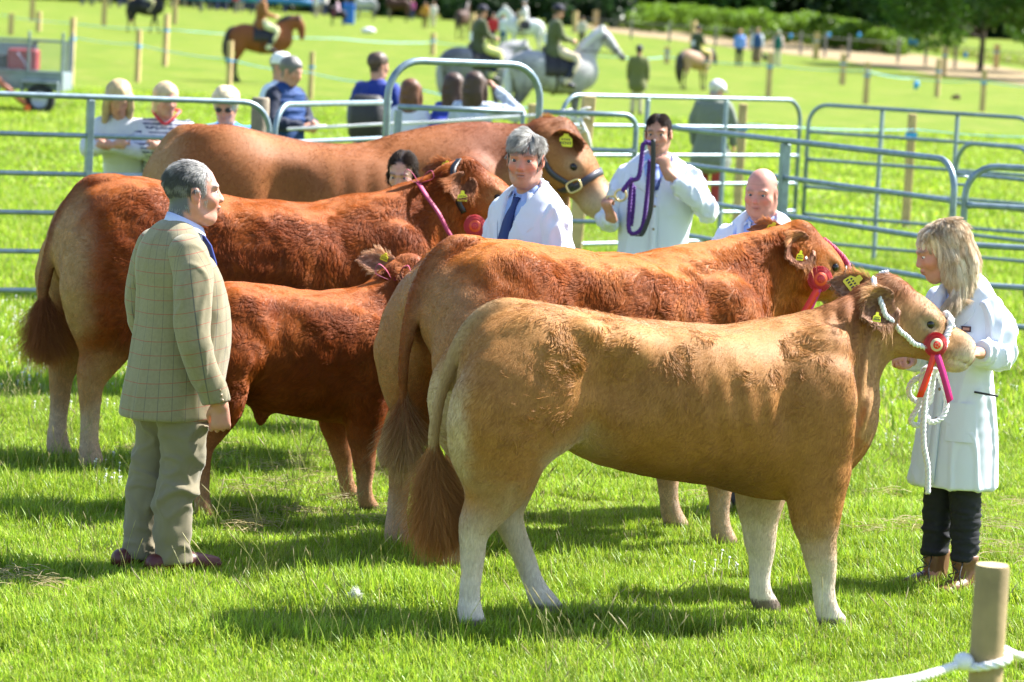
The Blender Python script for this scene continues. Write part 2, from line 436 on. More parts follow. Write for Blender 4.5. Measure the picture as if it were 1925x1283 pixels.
# ------------------------------------------------------------------ cattle
SUNLIT = None
def ear_mesh(L=0.17, W=0.075):
    """cupped leaf, base at origin, along +x, opening towards -z.. returns V,F (two sided thickness)"""
    nu, nv = 12, 9; u = np.linspace(0, 1, nu); v = np.linspace(-1, 1, nv)
    U, Vv = np.meshgrid(u, v, indexing='ij')
    w = W * (np.sin(np.pi * np.clip(U * 0.93 + 0.07, 0, 1)) ** 0.6) * (1 - 0.25 * U)
    X = U * L; Y = Vv * w; Z = (Vv ** 2) * 0.45 * w - 0.02 * np.sin(U * np.pi)
    top = np.stack([X, Y, Z], 2).reshape(-1, 3); bot = top.copy(); bot[:, 2] -= 0.008
    F = []
    for i in range(nu - 1):
        for j in range(nv - 1):
            a = i * nv + j; F.append([a, a + nv, a + nv + 1, a + 1]); b = a + nu * nv; F.append([b, b + 1, b + nv + 1, b + nv])
    for i in range(nu - 1):
        a = i * nv; b = a + nu * nv; F.append([a, b, b + nv, a + nv])
        a = i * nv + nv - 1; b = a + nu * nv; F.append([a, a + nv, b + nv, b])
    for j in range(nv - 1):
        a = j; b = a + nu * nv; F.append([a, a + 1, b + 1, b]); a = (nu - 1) * nv + j; b = a + nu * nv; F.append([a, b, b + 1, a + 1])
    return np.vstack([top, bot]), np.array(F)

HIND = [(-.62, -.16, 1.04, .26, .17), (-.76, -.20, .90, .235, .165), (-.78, -.205, .76, .20, .145), (-.775, -.2, .65, .155, .115), (-.80, -.2, .55, .107, .08), (-.848, -.2, .46, .078, .056), (-.862, -.2, .385, .058, .046), (-.860, -.2, .27, .046, .040), (-.862, -.2, .16, .043, .040), (-.856, -.2, .09, .052, .048), (-.838, -.2, .03, .058, .052)]
FORE = [(.54, -.19, .93, .21, .12), (.565, -.2, .74, .165, .11), (.575, -.2, .60, .13, .10), (.58, -.2, .48, .108, .082), (.592, -.2, .40, .082, .064), (.610, -.2, .31, .070, .058), (.622, -.2, .26, .058, .050), (.630, -.2, .18, .047, .042), (.642, -.2, .12, .047, .043), (.66, -.2, .07, .053, .048), (.695, -.2, .025, .055, .050)]
def make_leg(T, side, foot, top=(0, 0), zs=1.0, bulk=1.0, low=1.0):
    """side -1 near / +1 far; foot (x, y) target; top (dx, y scale) at the body; bulk scales the upper, low the lower radii"""
    out = []; fx0 = T[-1][0]
    for x, y, z, ra, rb in T:
        t = min(z / .9, 1.0); w = 1 - t
        X = (x + top[0]) * t + (x - fx0 + foot[0]) * w
        Y = side * abs(y) * (1 + top[1]) * t + foot[1] * w
        b = bulk * t + low * w
        out.append((X, Y, z * zs, ra * b, rb * b))
    return out
class Head:
    """head frame: +x to the muzzle, +y left, +z up; origin where the skull meets the neck"""
    def __init__(s, pos, yaw, pitch, sc=1.0, roll=0.0):
        s.o = np.array(pos, float); s.s = sc
        s.R = rotz(yaw) @ roty(-pitch) @ rotx(roll)
    def __call__(s, p): return s.o + s.s * (s.R @ np.array(p, float))
    def many(s, P): return s.o + s.s * (np.asarray(P, float) @ s.R.T)
    def d(s, v): return s.R @ np.array(v, float)
    def inv(s, V): return (V - s.o) @ s.R / s.s
    def build(s, S, wide=1.0):
        k = s.s
        ax = [(-.03, .115, .105, -.01), (.03, .132, .112, -.005), (.09, .137, .115, -.005), (.155, .122, .108, .0), (.225, .102, .085, -.002), (.295, .088, .071, -.004), (.345, .090, .080, -.006), (.372, .086, .080, -.006)]
        S.limb([(*s((x, 0, z)), ra * k, rb * k * wide) for x, ra, rb, z in ax], k=.03, side=s.d((0, 1, 0)), p=2.25, sub=3)
        R = s.R
        E = lambda c, r, kk, op='+': S.ell(s(c), np.array(r) * k, kk * k, rot=R, op=op)
        E((-.015, 0, .105), (.062, .075, .045), .04)
        for q in (-1, 1):
            E((.15, q * .088 * wide, .058), (.05, .028, .024), .02); E((.085, q * .07 * wide, -.07), (.095, .042, .065), .03)
            E((.22, q * .062, -.03), (.09, .03, .03), .03)
            E((.165, q * .113 * wide, .030), (.034, .014, .016), .012, '-'); E((.160, q * .104 * wide, .052), (.034, .013, .009), .008); E((.163, q * .103 * wide, .010), (.030, .010, .007), .008); E((.437, q * .040, .022), (.022, .016, .016), .006, '-')
            E((.40, q * .05, -.038), (.07, .05, .004), .004, '-')
        E((.34, 0, -.072), (.055, .048, .026), .02)
SKINS = {}
def snap(P, key, off, nrm=False):
    """lay a path onto the animal's skin"""
    V, N = SKINS[key]; kd = KDTree(len(V))
    for i, v in enumerate(V): kd.insert(v, i)
    kd.balance(); out = []; ns = []
    for p in P:
        c = [kd.find(p)[1]] + [q[1] for q in kd.find_n(p, 6)]; n = N[c].mean(0); n /= np.linalg.norm(n); out.append(V[c].mean(0) + n * off); ns.append(n)
    return (np.array(out), np.array(ns)) if nrm else np.array(out)
def cow(g):
    """one animal as one continuous body with coat, ears, eyes; local frame +x head, +y left, z up"""
    rng = np.random.default_rng(g.get('seed', 1)); lo, hi = g['bounds']; S = Sdf(lo, hi, g.get('h', 0.0125)); H = g['head']
    S.limb([(x, 0, (zt + zb) / 2, (zt - zb) / 2, w) for x, zt, zb, w in g['torso']], k=0.02, p=g.get('boxy', 2.3), sub=3)
    S.limb(g['neck'], k=0.08, sub=3)
    for T in g['limbs']: S.limb(T, k=g.get('legk', 0.045), sub=3)
    for c, r, k in g.get('bulges', []): S.ell(c, r, k)
    for c, r, k in g.get('dents', []): S.ell(c, r, k, op='-')
    H.build(S, g.get('wide', 1.0))
    if 'tail' in g: S.limb(g['tail'], k=0.022, sub=3)
    V, F = S.mesh(); V = relax(V, F, g.get('relax', 2)); N = vnormals(V, F)
    if 'disp' in g: V = V + N * g['disp'](V, N)[:, None]; N = vnormals(V, F)
    HL = H.inv(V); HL = np.where(np.linalg.norm(HL, axis=1, keepdims=True) > .56, -9.0, HL); C = g['color'](V, N, HL)
    root = thing(g['name'], g['label'], g['cat'], (*g['pos'][:2], 0), g['rz'])
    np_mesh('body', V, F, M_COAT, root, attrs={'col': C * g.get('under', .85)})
    for fs in g.get('fur', []):
        kw = dict(fs); n = kw.pop('n'); ln = kw.pop('length')(V, N); fl = kw.pop('flow')(V, N); w = kw.pop('weight', None)
        for q in ('clump', 'lift'):
            if callable(kw.get(q)): kw[q] = kw[q](V, N)
        cf = kw.pop('tint', None); CC = C if cf is None else C * np.asarray(cf)
        fur(kw.pop('name', 'coat'), V, F, N, n, rng, ln, fl, CC, kw.pop('mat', M_FUR), root, weight=None if w is None else w(V, N), **kw)
    for q in (-1, 1): put_eye(root, H((.163, q * .100 * g.get('wide', 1.0), .032)), .021 * H.s)
    SKINS[g.get('key', g['name'])] = (V, N)
    return root, V, F, N, C

def put_ear(root, base, direc, up, color, inner, L=0.17, W=0.075, tagit=None, fringe=0.05, rng=None, fur_n=2500):
    """ear at base pointing along direc, opening towards up"""
    R = frame_rot(direc, up); V, F = ear_mesh(L, W); Vw = V @ R.T + np.array(base)
    n2 = len(V) // 2; N = vnormals(Vw, F)
    C = np.zeros((len(V), 3)); C[:n2] = inner; C[n2:] = color
    u = V[:, 0] / L; edge = sstep(np.abs(V[:, 1]) / (W * 0.9), .6, 1)
    C = mixc(C, np.array(color) * 1.45, edge * 0.8)
    e = np_mesh('ear', Vw, F, M_COAT, root, attrs={'col': C})
    rng = rng or np.random.default_rng(5)
    ln = np.full(len(V), 0.012) + 0.03 * (edge) * fringe / 0.05 + 0.012
    fl = np.tile(R[:, 0] * 0.8 + np.array([0, 0, -0.6]), (len(V), 1)) + (V[:, 1:2] / W) * R[:, 1] * 1.2
    fur('ear_hair', Vw, F, N, fur_n, rng, ln, fl, C, M_FUR, e, lift=0.3, clump=0.5, csize=0.012, curl=0.3, rad=0.0006)
    if tagit is not None:
        size, tu, tv, tdir = tagit; t0 = np.array(base) + R @ np.array([tu * L, tv * W, .012]); ft = frame_rot(tdir, R[:, 2])  # fwd = down the tag, up = outward normal
        prof = np.array([(-0.5, .16), (-.38, .2), (-.2, .2), (0.0, .5), (0.5, .55), (.62, .5)]) * size
        P2 = [(x, -w) for x, w in prof] + [(x, w) for x, w in prof[::-1]]
        m = len(P2); Vt = np.array([(x, y, z) for z in (0.0015, -0.0015) for x, y in P2]) @ ft.T + t0
        Ft = [[i, i + 1, m - 2 - i, m - 1 - i] for i in range(m // 2 - 1)]
        Ft += [[m + a for a in f[::-1]] for f in Ft[:]] + [[i, (i + 1) % m, m + (i + 1) % m, m + i][::-1] for i in range(m)]
        tg = np_mesh('ear_tag', Vt, Ft, M_TAG, e, smooth=False)
        rows = []
        for (r0, nn, hgt) in ((0.08, 4, 0.13), (0.34, 5, 0.2)):
            for i in range(nn):
                y = (i - (nn - 1) / 2) * 0.19
                bx, bf = box((r0 * size, y * size, 0.0022), (hgt * size / 2, 0.05 * size, 0.0005)); rows.append((bx @ ft.T + t0, bf))
        v, f = join(*rows); np_mesh('tag_lettering', v, f, M_INK, e, smooth=False)
    return e
def put_eye(root, c, r=0.021, out=(0.3, -1, 0.1), lid=None):
    V, F = sphere(c, (r, r, r), 16); np_mesh('eye', V, F, M_EYE, root)
def tail_switch(root, path, spread, n, color, color2, seed=3, width=0.05, curl=0.25, rad=0.0007, k=9, z0=None):
    """long hair hanging from the lower part of the tail"""
    rng = np.random.default_rng(seed); P = catmull(np.array(path, float), 6); m = len(P)
    t0 = rng.random(n) ** 0.8; i0 = (t0 * 0.75 * (m - 1)); a = i0.astype(int)
    base = P[a] + (P[np.minimum(a + 1, m - 1)] - P[a]) * (i0 - a)[:, None]
    off = rng.normal(0, 1, (n, 3)) * np.array([1, 1, .25]); off /= np.linalg.norm(off, axis=1, keepdims=True)
    clump = off.copy(); g = rng.integers(0, 60, n); cd = rng.normal(0, 1, (60, 3)) * np.array([1, 1, .2])
    clump = cd[g] * 0.8 + rng.normal(0, .35, (n, 3))
    T = np.linspace(0, 1, k); pts = np.zeros((n, k, 3)); end = P[-1]
    ln = rng.uniform(0.7, 1.1, n) * spread
    ph = rng.uniform(0, 6.28, 60)[g]; fr = rng.uniform(5, 10, 60)[g]
    for j, t in enumerate(T):
        along = i0 / (m - 1) + t * ln / max(np.linalg.norm(P[-1] - P[0]), .01)
        q = np.clip(along, 0, 1) * (m - 1); b = q.astype(int); b2 = np.minimum(b + 1, m - 1)
        cen = P[b] + (P[b2] - P[b]) * (q - b)[:, None]; ex = np.maximum(along - 1, 0) * np.linalg.norm(P[-1] - P[0])
        cen = cen + np.array([0, 0, -1.0]) * ex[:, None]
        wd = width * np.sin(np.clip(np.clip(along, 0, 1.25) / 1.25, 0, 1) ** 1.1 * math.pi * 0.85) * (0.25 + 0.9 * t)
        wig = curl * 0.02 * np.sin(ph + fr * t) * t
        pts[:, j] = cen + off * 0.010 * (1 - t * .5) + clump * wd[:, None] + np.stack([wig, wig * .6, wig * 0], 1)
    C = mixc(np.tile(color, (n, 1)), np.tile(color2, (n, 1)), np.clip(t0 + rng.normal(0, .25, n), 0, 1)) * rng.uniform(.75, 1.2, n)[:, None]
    R = np.outer(rng.uniform(.7, 1.3, n) * rad, np.linspace(1, .3, k))
    return hair_obj('tail_hair', pts, R, C, M_FUR, root)
def leg(pts):
    """x y z ra rb rows"""
    return [tuple(p) if len(p) == 5 else (*p, p[3] * 0.88) for p in pts]
def flow_back(V, N):
    f = np.tile(np.array([-0.55, 0, -0.75]), (len(V), 1))
    low = sstep(V[:, 2], 0.55, 0.35)[:, None]; return f * (1 - low) + np.array([-.05, 0, -1.0]) * low

# ------------------------------------------------------------------ the fawn heifer in front
def col_fawn(V, N, H):
    x, y, z = V[:, 0], V[:, 1], V[:, 2]
    nz = vnoise(V, 7, 1) * .5 + vnoise(V, 22, 2) * .3
    C = np.tile([0.32, 0.137, 0.032], (len(V), 1))
    C = mixc(C, [0.45, 0.21, 0.056], sstep(nz, -.1, .7) * .5 + sstep(z, 1.05, 1.25) * .4 * (x < .6))  # random paler mottling; the back also lightened in colour, as if sunlit
    C = mixc(C, [0.27, 0.10, 0.028], sstep(x + .15 * nz, .35, .75) * sstep(z, .6, .9) * .3)
    C = mixc(C, [0.15, 0.065, 0.024], sstep(z, .80, .56) * sstep(x, -.45, -.2) * sstep(x, .5, .2) * .8)  # belly shade painted into the coat colour
    C = mixc(C, [0.55, 0.40, 0.24], sstep(x + .05 * nz + .30 * (np.abs(y) - .1), -.84, -.94) * sstep(z, .45, .6) * sstep(z, 1.12, .92) * .85)
    C = mixc(C, [0.60, 0.45, 0.30], sstep(-N[:, 2], .2, .8) * sstep(z, .45, .75) * sstep(x, -.2, -.6) * .8)
    C = mixc(C, [0.62, 0.49, 0.34], sstep(z + .10 * nz + .13 * ((x > 0) & (y < 0)) + .05 * (x < 0) * (y < 0) + .02 * (x > 0), .70, .34) * .85)
    C = mixc(C, [0.72, 0.64, 0.54], sstep(z + .09 * nz + .10 * ((x > 0) & (y < 0)), .50, .10) * .9)
    C = mixc(C, [0.36, .22, .1], sstep(x, -.70, -.80) * np.exp(-(y / .04) ** 2) * sstep(z, .5, .7))   # tail
    C = mixc(C, [0.30, 0.10, 0.035], np.exp(-((x - .80) / .14) ** 2) * sstep(z, 1.20, 1.32) * .75)
    hx, hy, hz = H[:, 0], H[:, 1], H[:, 2]; on = sstep(hx, -.12, -.02)
    C = mixc(C, [0.38, 0.21, 0.085], on * .8)
    C = mixc(C, [0.33, 0.115, 0.035], np.exp(-((hx - .01) / .085) ** 2 - ((hz - .13) / .07) ** 2) * .95)
    C = mixc(C, [0.66, 0.55, 0.42], sstep(hx - hz * .8, .30, .42) * sstep(hx, .16, .26) * .9)
    C = mixc(C, [0.26, 0.14, 0.10], sstep(hx, .43, .445) * sstep(hz, -.05, -.02) * .8); C = mixc(C, [.05, .03, .025], np.exp(-((hx - .163) / .034) ** 4 - ((hz - .032) / .017) ** 4 ) * (np.abs(hy) > .08) * .8)
    C = mixc(C, [0.62, 0.48, .33], np.exp(-((hx - .165) / .05) ** 2 - ((hz - .035) / .035) ** 2) * .6)
    C = mixc(C, [0.40, 0.28, 0.20], np.exp(-((x + .88) / .05) ** 2 - ((z - .46) / .04) ** 2) * .5 * (y < 0))
    C = mixc(C, [0.13, 0.09, 0.065], sstep(z + .01 * nz, .075, .06) * .9)
    return C * (1 + .08 * vnoise(V, 40, 7))[:, None]
def disp_fawn(V, N):
    x, y, z = V[:, 0], V[:, 1], V[:, 2]
    w = np.exp(-((x - .80) / .13) ** 2) * sstep(z, .75, .95) * sstep(z, 1.4, 1.28)
    d = 0.007 * w * np.sin((x - .35 * (z - 1.0)) * 95 + 2.5 * vnoise(V, 4, 4))
    rib = np.exp(-((x - .12) / .3) ** 2) * np.exp(-((z - .9) / .25) ** 2)
    d += .0025 * rib * np.sin((x + .25 * z) * 60 + vnoise(V, 3, 8))
    d += .006 * vnoise(V, 6, 5) * sstep(z, .5, .8) + .0025 * vnoise(V, 16, 6)
    return d
def near_w(V, N):
    return .25 + .75 * sstep(N[:, 1], .35, -.1)
def len_fawn(V, N):
    x, y, z = V[:, 0], V[:, 1], V[:, 2]
    L = np.full(len(V), .014) + .005 * (vnoise(V, 9, 3) > .2)
    L += .022 * np.exp(-((x - .80) / .16) ** 2) * sstep(z, 1.15, 1.3) + .038 * np.exp(-((x - .90) / .09) ** 2 - ((z - 1.43) / .07) ** 2)
    return L
def tuft_w(V, N):
    x, y, z = V[:, 0], V[:, 1], V[:, 2]
    n = vnoise(V, 8, 31) + .6 * vnoise(V, 18, 32)
    band = np.exp(-((z - 1.15 + .04 * x) / .07) ** 2) * sstep(x, -.75, -.6) * sstep(x, .62, .45)
    low = .6 * np.exp(-((z - .98) / .10) ** 2) * sstep(x, -.1, .05) * sstep(x, .5, .3)
    hip = .9 * np.exp(-((x + .52) / .13) ** 2 - ((z - 1.13) / .09) ** 2) + .35 * np.exp(-((x + .62) / .2) ** 2 - ((z - .80) / .09) ** 2)
    return np.maximum(band * .8 + low + hip, 0) * sstep(n, .05, .5)
if want('c1'):
    HF = Head((.925, 0, 1.302), 0, -24, 1.0)
    spec = dict(name='heifer', label='fawn heifer with white legs nearest the camera, in a white rope halter', cat='heifer', seed=11,
        pos=(0.652, 13.502), rz=18.4, bounds=((-1.12, -.5, -.02), (1.42, .5, 1.55)), h=.0125, relax=2, under=1.0,
        torso=[(-.72, 1.22, .84, .19), (-.68, 1.275, .77, .25), (-.62, 1.31, .73, .285), (-.5, 1.30, .755, .29), (-.35, 1.275, .71, .295), (-.2, 1.255, .645, .31),
               (0, 1.240, .605, .33), (.2, 1.232, .58, .33), (.36, 1.235, .545, .31), (.48, 1.24, .52, .28), (.56, 1.23, .55, .24), (.61, 1.17, .62, .19)],
        neck=[(.42, 0, 1.01, .22, .21), (.58, 0, 1.06, .215, .18), (.71, 0, 1.135, .195, .15), (.82, 0, 1.205, .175, .125), (.90, 0, 1.262, .158, .112)],
        limbs=[make_leg(HIND, -1, (-.84, -.15)), make_leg(HIND, 1, (-.40, .14), top=(.03, 0)),
               make_leg(FORE, -1, (.70, -.21)), make_leg(FORE, 1, (.57, .21), top=(-.03, 0), low=.95)],
        bulges=[((.58, -.235, .93), (.17, .09, .20), .05), ((.58, .235, .93), (.17, .09, .20), .05), ((.645, -.13, .85), (.11, .10, .14), .04), ((.645, .1, .85), (.11, .10, .14), .04),
                ((.02, -.175, .94), (.38, .18, .27), .06), ((-.30, -.17, 1.12), (.16, .12, .12), .07), ((-.755, -.14, .93), (.13, .12, .21), .03), ((-.74, .12, .96), (.12, .10, .20), .03), ((-.62, -.215, .93), (.20, .12, .22), .04), ((-.46, -.235, 1.215), (.06, .05, .05), .05), ((-.80, -.13, 1.16), (.06, .05, .05), .05), ((.60, -.17, 1.16), (.10, .06, .10), .05), ((.66, -.215, .80), (.07, .07, .09), .035)],
        dents=[((-.36, -.375, 1.02), (.13, .08, .15), .07), ((.385, -.40, .98), (.05, .09, .27), .06), ((.735, -.25, .98), (.03, .06, .2), .05), ((-.43, -.33, .74), (.05, .07, .12), .05), ((.20, -.43, .78), (.2, .06, .05), .06), ((-.95, 0, 1.0), (.07, .02, .2), .04)],
        head=HF, tail=[(-.64, 0, 1.275, .05), (-.74, 0, 1.285, .045), (-.84, .01, 1.225, .040), (-.91, .02, 1.11, .034), (-.955, .03, .97, .029), (-.98, .03, .83, .025), (-.985, .03, .70, .02), (-.975, .02, .60, .014)],
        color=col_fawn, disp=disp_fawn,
        fur=[dict(name='coat', n=120000, length=len_fawn, flow=flow_back, lift=.07, var=.04, clump=.12, csize=.03, curl=.22, rad=.0006, k=4, mat=M_FURS, weight=near_w),
             dict(name='coat_tufts', n=16000, length=lambda V, N: np.full(len(V), .026), flow=flow_back, weight=tuft_w, mat=M_FURS, lift=.35, clump=.8, csize=.018, curl=1.2, rad=.0006, k=6, wave=16, tint=(1.25, 1.3, 1.35))])
    heifer, V, F, N, C = cow(spec)
    put_ear(heifer, HF((-.02, -.10, .045)), (-.88, -.25, -.28), (-.1, -.95, .12), (.50, .30, .14), (.26, .13, .07), L=.18, W=.098, tagit=(.036, .66, .25, (-.1, -.1, -1)), fringe=.10)
    put_ear(heifer, HF((-.02, .10, .06)), (-.88, .42, .22), (-.25, -.85, .35), (.46, .24, .09), (.36, .20, .11), L=.20, W=.07, tagit=(.065, .5, -.35, (-.6, .3, -.6)), fringe=.05)
    tail_switch(heifer, [(-.98, .03, .78), (-.98, .02, .63), (-.96, .0, .48), (-.94, -.01, .35)], .19, 9000, (.42, .20, .07), (.48, .20, .06), width=.078, curl=.5)

# ------------------------------------------------------------------ long-coated red cattle
def col_red(base, light, pale, foot, rumpx, S=1.0, palex=None):
    def f(V, N, H):
        x, y, z = V[:, 0], V[:, 1], V[:, 2]; zz = z / S
        nz = vnoise(V, 5, 11) * .5 + vnoise(V, 15, 12) * .35
        C = np.tile(base, (len(V), 1)); C = mixc(C, light, sstep(nz, -.2, .8) * .6)
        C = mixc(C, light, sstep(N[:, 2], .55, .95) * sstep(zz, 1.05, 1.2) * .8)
        C = mixc(C, pale, sstep(x + .07 * nz, rumpx + .17, rumpx + .02) * sstep(zz, .5, .62) * .85)
        C = mixc(C, pale, sstep(zz + .1 * nz + .12 * (x > 0), .62, .42) * .75)
        C = mixc(C, foot, sstep(zz + .08 * nz, .36, .18) * .8)
        C = mixc(C, np.array(base) * .8, sstep(x, rumpx + .28, rumpx + .16) * np.exp(-(y / .045) ** 2) * sstep(zz, .5, .7) * .9)
        hx, hz = H[:, 0], H[:, 2]; on = sstep(hx, -.14, -.02)
        C = mixc(C, np.array(light) * 1.0, on * .7)
        C = mixc(C, np.array(base) * .95, np.exp(-((hx - .01) / .085) ** 2 - ((hz - .13) / .08) ** 2) * .9)
        C = mixc(C, pale, sstep(hx - hz * .6, .26, .40) * sstep(hx, .14, .24) * .9 + np.exp(-((hx - .165) / .05) ** 2 - ((hz - .035) / .035) ** 2) * .5)
        C = mixc(C, [.28, .14, .10], sstep(hx, .425, .44) * sstep(hz, -.03, .0) * .7)
        C = mixc(C, [0.06, 0.045, 0.04], sstep(z, .055, .03))
        return C * (1 + .1 * vnoise(V, 35, 7))[:, None]
    return f
def curly(rumpx, S, long=.042, xmax=9):
    """coat length: long and curly on the sides, clipped short on the back line, rump end, legs and face"""
    def f(V, N):
        x, y, z = V[:, 0], V[:, 1], V[:, 2] / S
        m = sstep(N[:, 2], .93, .72) * sstep(x, rumpx + .14, rumpx + .30) * sstep(z, .5, .62) * sstep(x, xmax, xmax - .14)
        return .010 + (long - .010) * m * (.75 + .35 * vnoise(V, 6, 41))
    return f
RED, ORANGE = (0.29, 0.074, 0.009), (0.50, 0.185, 0.034)
def long_fur(rumpx, S, n=240000, long=.04, wave=9.0, csize=.018, xmax=9):
    L = curly(rumpx, S, long, xmax)
    return [dict(name='coat', n=int(n * 1.15), length=L, flow=flow_back, lift=lambda V, N: .10 + .22 * sstep(L(V, N), .02, .04),
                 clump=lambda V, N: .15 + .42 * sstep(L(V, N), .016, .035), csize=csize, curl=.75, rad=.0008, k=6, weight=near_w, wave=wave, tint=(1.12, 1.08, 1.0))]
def disp_soft(V, N):
    return (.010 * vnoise(V, 7, 5) + .004 * vnoise(V, 17, 6)) * sstep(V[:, 2], .5, .8) + .001
if want('c2'):
    key2 = 0; H2 = Head((1.25, -.04, 1.372), -3, -30, 1.04)
    spec = dict(name='cow', key='c2', label='red brown cow behind the fawn heifer, with a rosette on its black halter strap', cat='cow', seed=12,
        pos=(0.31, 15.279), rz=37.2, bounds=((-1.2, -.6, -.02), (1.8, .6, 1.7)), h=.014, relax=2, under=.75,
        torso=[(-.72, 1.32, .92, .20), (-.66, 1.39, .82, .26), (-.56, 1.43, .76, .32), (-.45, 1.43, .74, .345), (-.25, 1.415, .69, .36), (0, 1.385, .64, .375),
               (.25, 1.365, .61, .375), (.45, 1.36, .585, .35), (.60, 1.37, .57, .315), (.70, 1.36, .60, .27), (.76, 1.28, .68, .22)],
        neck=[(.52, 0, 1.10, .28, .25), (.70, 0, 1.14, .265, .20), (.88, 0, 1.21, .235, .165), (1.08, 0, 1.28, .205, .14), (1.22, -.03, 1.335, .175, .12)],
        limbs=[[(.82, 0, .92, .22, .11), (1.0, 0, 1.02, .18, .09), (1.18, -.02, 1.16, .14, .08), (1.32, -.03, 1.22, .10, .07)], make_leg(HIND, -1, (-.84, -.27), top=(.05, .22), zs=1.1, bulk=1.12, low=1.05), make_leg(HIND, 1, (-.79, .25), top=(.07, .05), zs=1.1, bulk=1.12, low=1.05),
               make_leg(FORE, -1, (.74, -.25), top=(.10, .2), zs=1.1, bulk=1.1), make_leg(FORE, 1, (.86, .25), top=(.12, .2), zs=1.1, bulk=1.1)],
        bulges=[((-.79, -.19, 1.02), (.15, .14, .25), .03), ((-.77, .14, 1.02), (.14, .12, .25), .03), ((-.62, -.27, 1.0), (.22, .13, .26), .05), ((.66, -.26, 1.02), (.18, .10, .22), .05), ((.05, -.22, 1.02), (.42, .19, .32), .06), ((-.5, -.22, 1.30), (.16, .10, .08), .06)],
        dents=[((-.93, 0, 1.0), (.10, .028, .34), .05), ((-.30, -.43, 1.05), (.12, .07, .2), .08)],
        head=H2, tail=[(-.62, 0, 1.40, .055), (-.74, 0, 1.405, .052), (-.84, 0, 1.33, .046), (-.925, 0, 1.20, .04), (-.965, 0, 1.03, .033), (-.98, 0, .87, .028), (-.975, 0, .73, .022), (-.96, 0, .63, .016)],
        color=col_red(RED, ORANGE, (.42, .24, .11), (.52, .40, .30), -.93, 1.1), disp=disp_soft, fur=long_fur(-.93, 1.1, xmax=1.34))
    cow_b, V, F, N, C = cow(spec)
    put_ear(cow_b, H2((-.02, -.10, .045)), (-.78, -.12, -.26), (-.4, -.85, .1), (.46, .22, .08), (.26, .10, .045), L=.18, W=.10, tagit=(.042, .55, .2, (-.1, .1, -1)), fringe=.09)
    put_ear(cow_b, H2((-.02, .10, .065)), (-.80, .58, .20), (-.5, -.7, .35), (.42, .18, .06), (.40, .19, .09), L=.17, W=.065, tagit=(.045, .4, -.5, (-.3, .3, -1)), fringe=.04)
    tail_switch(cow_b, [(-.97, 0, .80), (-.965, 0, .66), (-.95, .01, .52), (-.94, .02, .40)], .16, 5000, (.26, .10, .035), (.55, .37, .20), seed=8, width=.07)
if want('c3'):
    H3 = Head((1.23, -.05, 1.515), -8, -27, 1.08)
    spec = dict(name='cow', key='c3', label='tall dark red curly cow at the left, its flank behind the man in tweed', cat='cow', seed=13,
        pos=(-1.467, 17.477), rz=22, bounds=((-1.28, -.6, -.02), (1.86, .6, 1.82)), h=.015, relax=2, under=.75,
        torso=[(-.74, 1.40, .95, .20), (-.69, 1.46, .84, .26), (-.60, 1.505, .76, .32), (-.45, 1.485, .73, .345), (-.2, 1.44, .69, .365), (0, 1.415, .65, .38),
               (.25, 1.40, .62, .375), (.5, 1.405, .60, .35), (.70, 1.43, .58, .32), (.82, 1.43, .62, .27), (.90, 1.36, .70, .22)],
        neck=[(.66, 0, 1.14, .28, .25), (.85, 0, 1.20, .265, .20), (1.0, 0, 1.29, .24, .165), (1.12, -.02, 1.38, .20, .135), (1.20, -.04, 1.45, .17, .115)],
        limbs=[make_leg(HIND, -1, (-.78, -.22), top=(.04, .22), zs=1.14, bulk=1.15, low=1.1), make_leg(HIND, 1, (-.84, .24), top=(.04, .22), zs=1.14, bulk=1.15, low=1.1),
               make_leg(FORE, -1, (.84, -.24), top=(.22, .2), zs=1.12, bulk=1.1), make_leg(FORE, 1, (.80, .25), top=(.22, .2), zs=1.12, bulk=1.1)],
        bulges=[((-.82, -.19, 1.06), (.15, .14, .27), .03), ((-.82, .18, 1.06), (.15, .13, .27), .03), ((-.66, -.27, 1.05), (.24, .13, .28), .05), ((.80, -.26, 1.08), (.18, .10, .22), .05), ((.05, -.22, 1.05), (.45, .19, .32), .06)],
        dents=[((-.97, 0, 1.05), (.10, .028, .34), .05)],
        head=H3, tail=[(-.66, 0, 1.46, .06), (-.79, 0, 1.46, .055), (-.89, 0, 1.35, .047), (-.96, 0, 1.20, .04), (-1.0, 0, 1.03, .034), (-1.015, 0, .89, .03), (-1.015, 0, .77, .024), (-1.005, 0, .69, .018)],
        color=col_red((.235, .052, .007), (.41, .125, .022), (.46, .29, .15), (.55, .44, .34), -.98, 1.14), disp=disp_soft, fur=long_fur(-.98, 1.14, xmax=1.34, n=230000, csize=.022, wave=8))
    cow_c, V, F, N, C = cow(spec)
    put_ear(cow_c, H3((-.02, -.10, .05)), (-.45, -.35, -.55), (-.3, -.9, .2), (.36, .13, .04), (.22, .08, .03), L=.17, W=.085, tagit=(.05, .8, .3, (0, 0, -1)), fringe=.10)
    put_ear(cow_c, H3((-.02, .10, .065)), (-.85, .45, .0), (-.3, -.8, .5), (.36, .13, .04), (.26, .10, .04), L=.20, W=.06, tagit=(.04, .4, -.5, (-.3, .3, -1)), fringe=.06)
    tail_switch(cow_c, [(-1.01, 0, .94), (-1.01, 0, .82), (-1.0, 0, .68), (-.99, 0, .58)], .16, 7000, (.24, .08, .028), (.38, .15, .05), seed=9, width=.07)
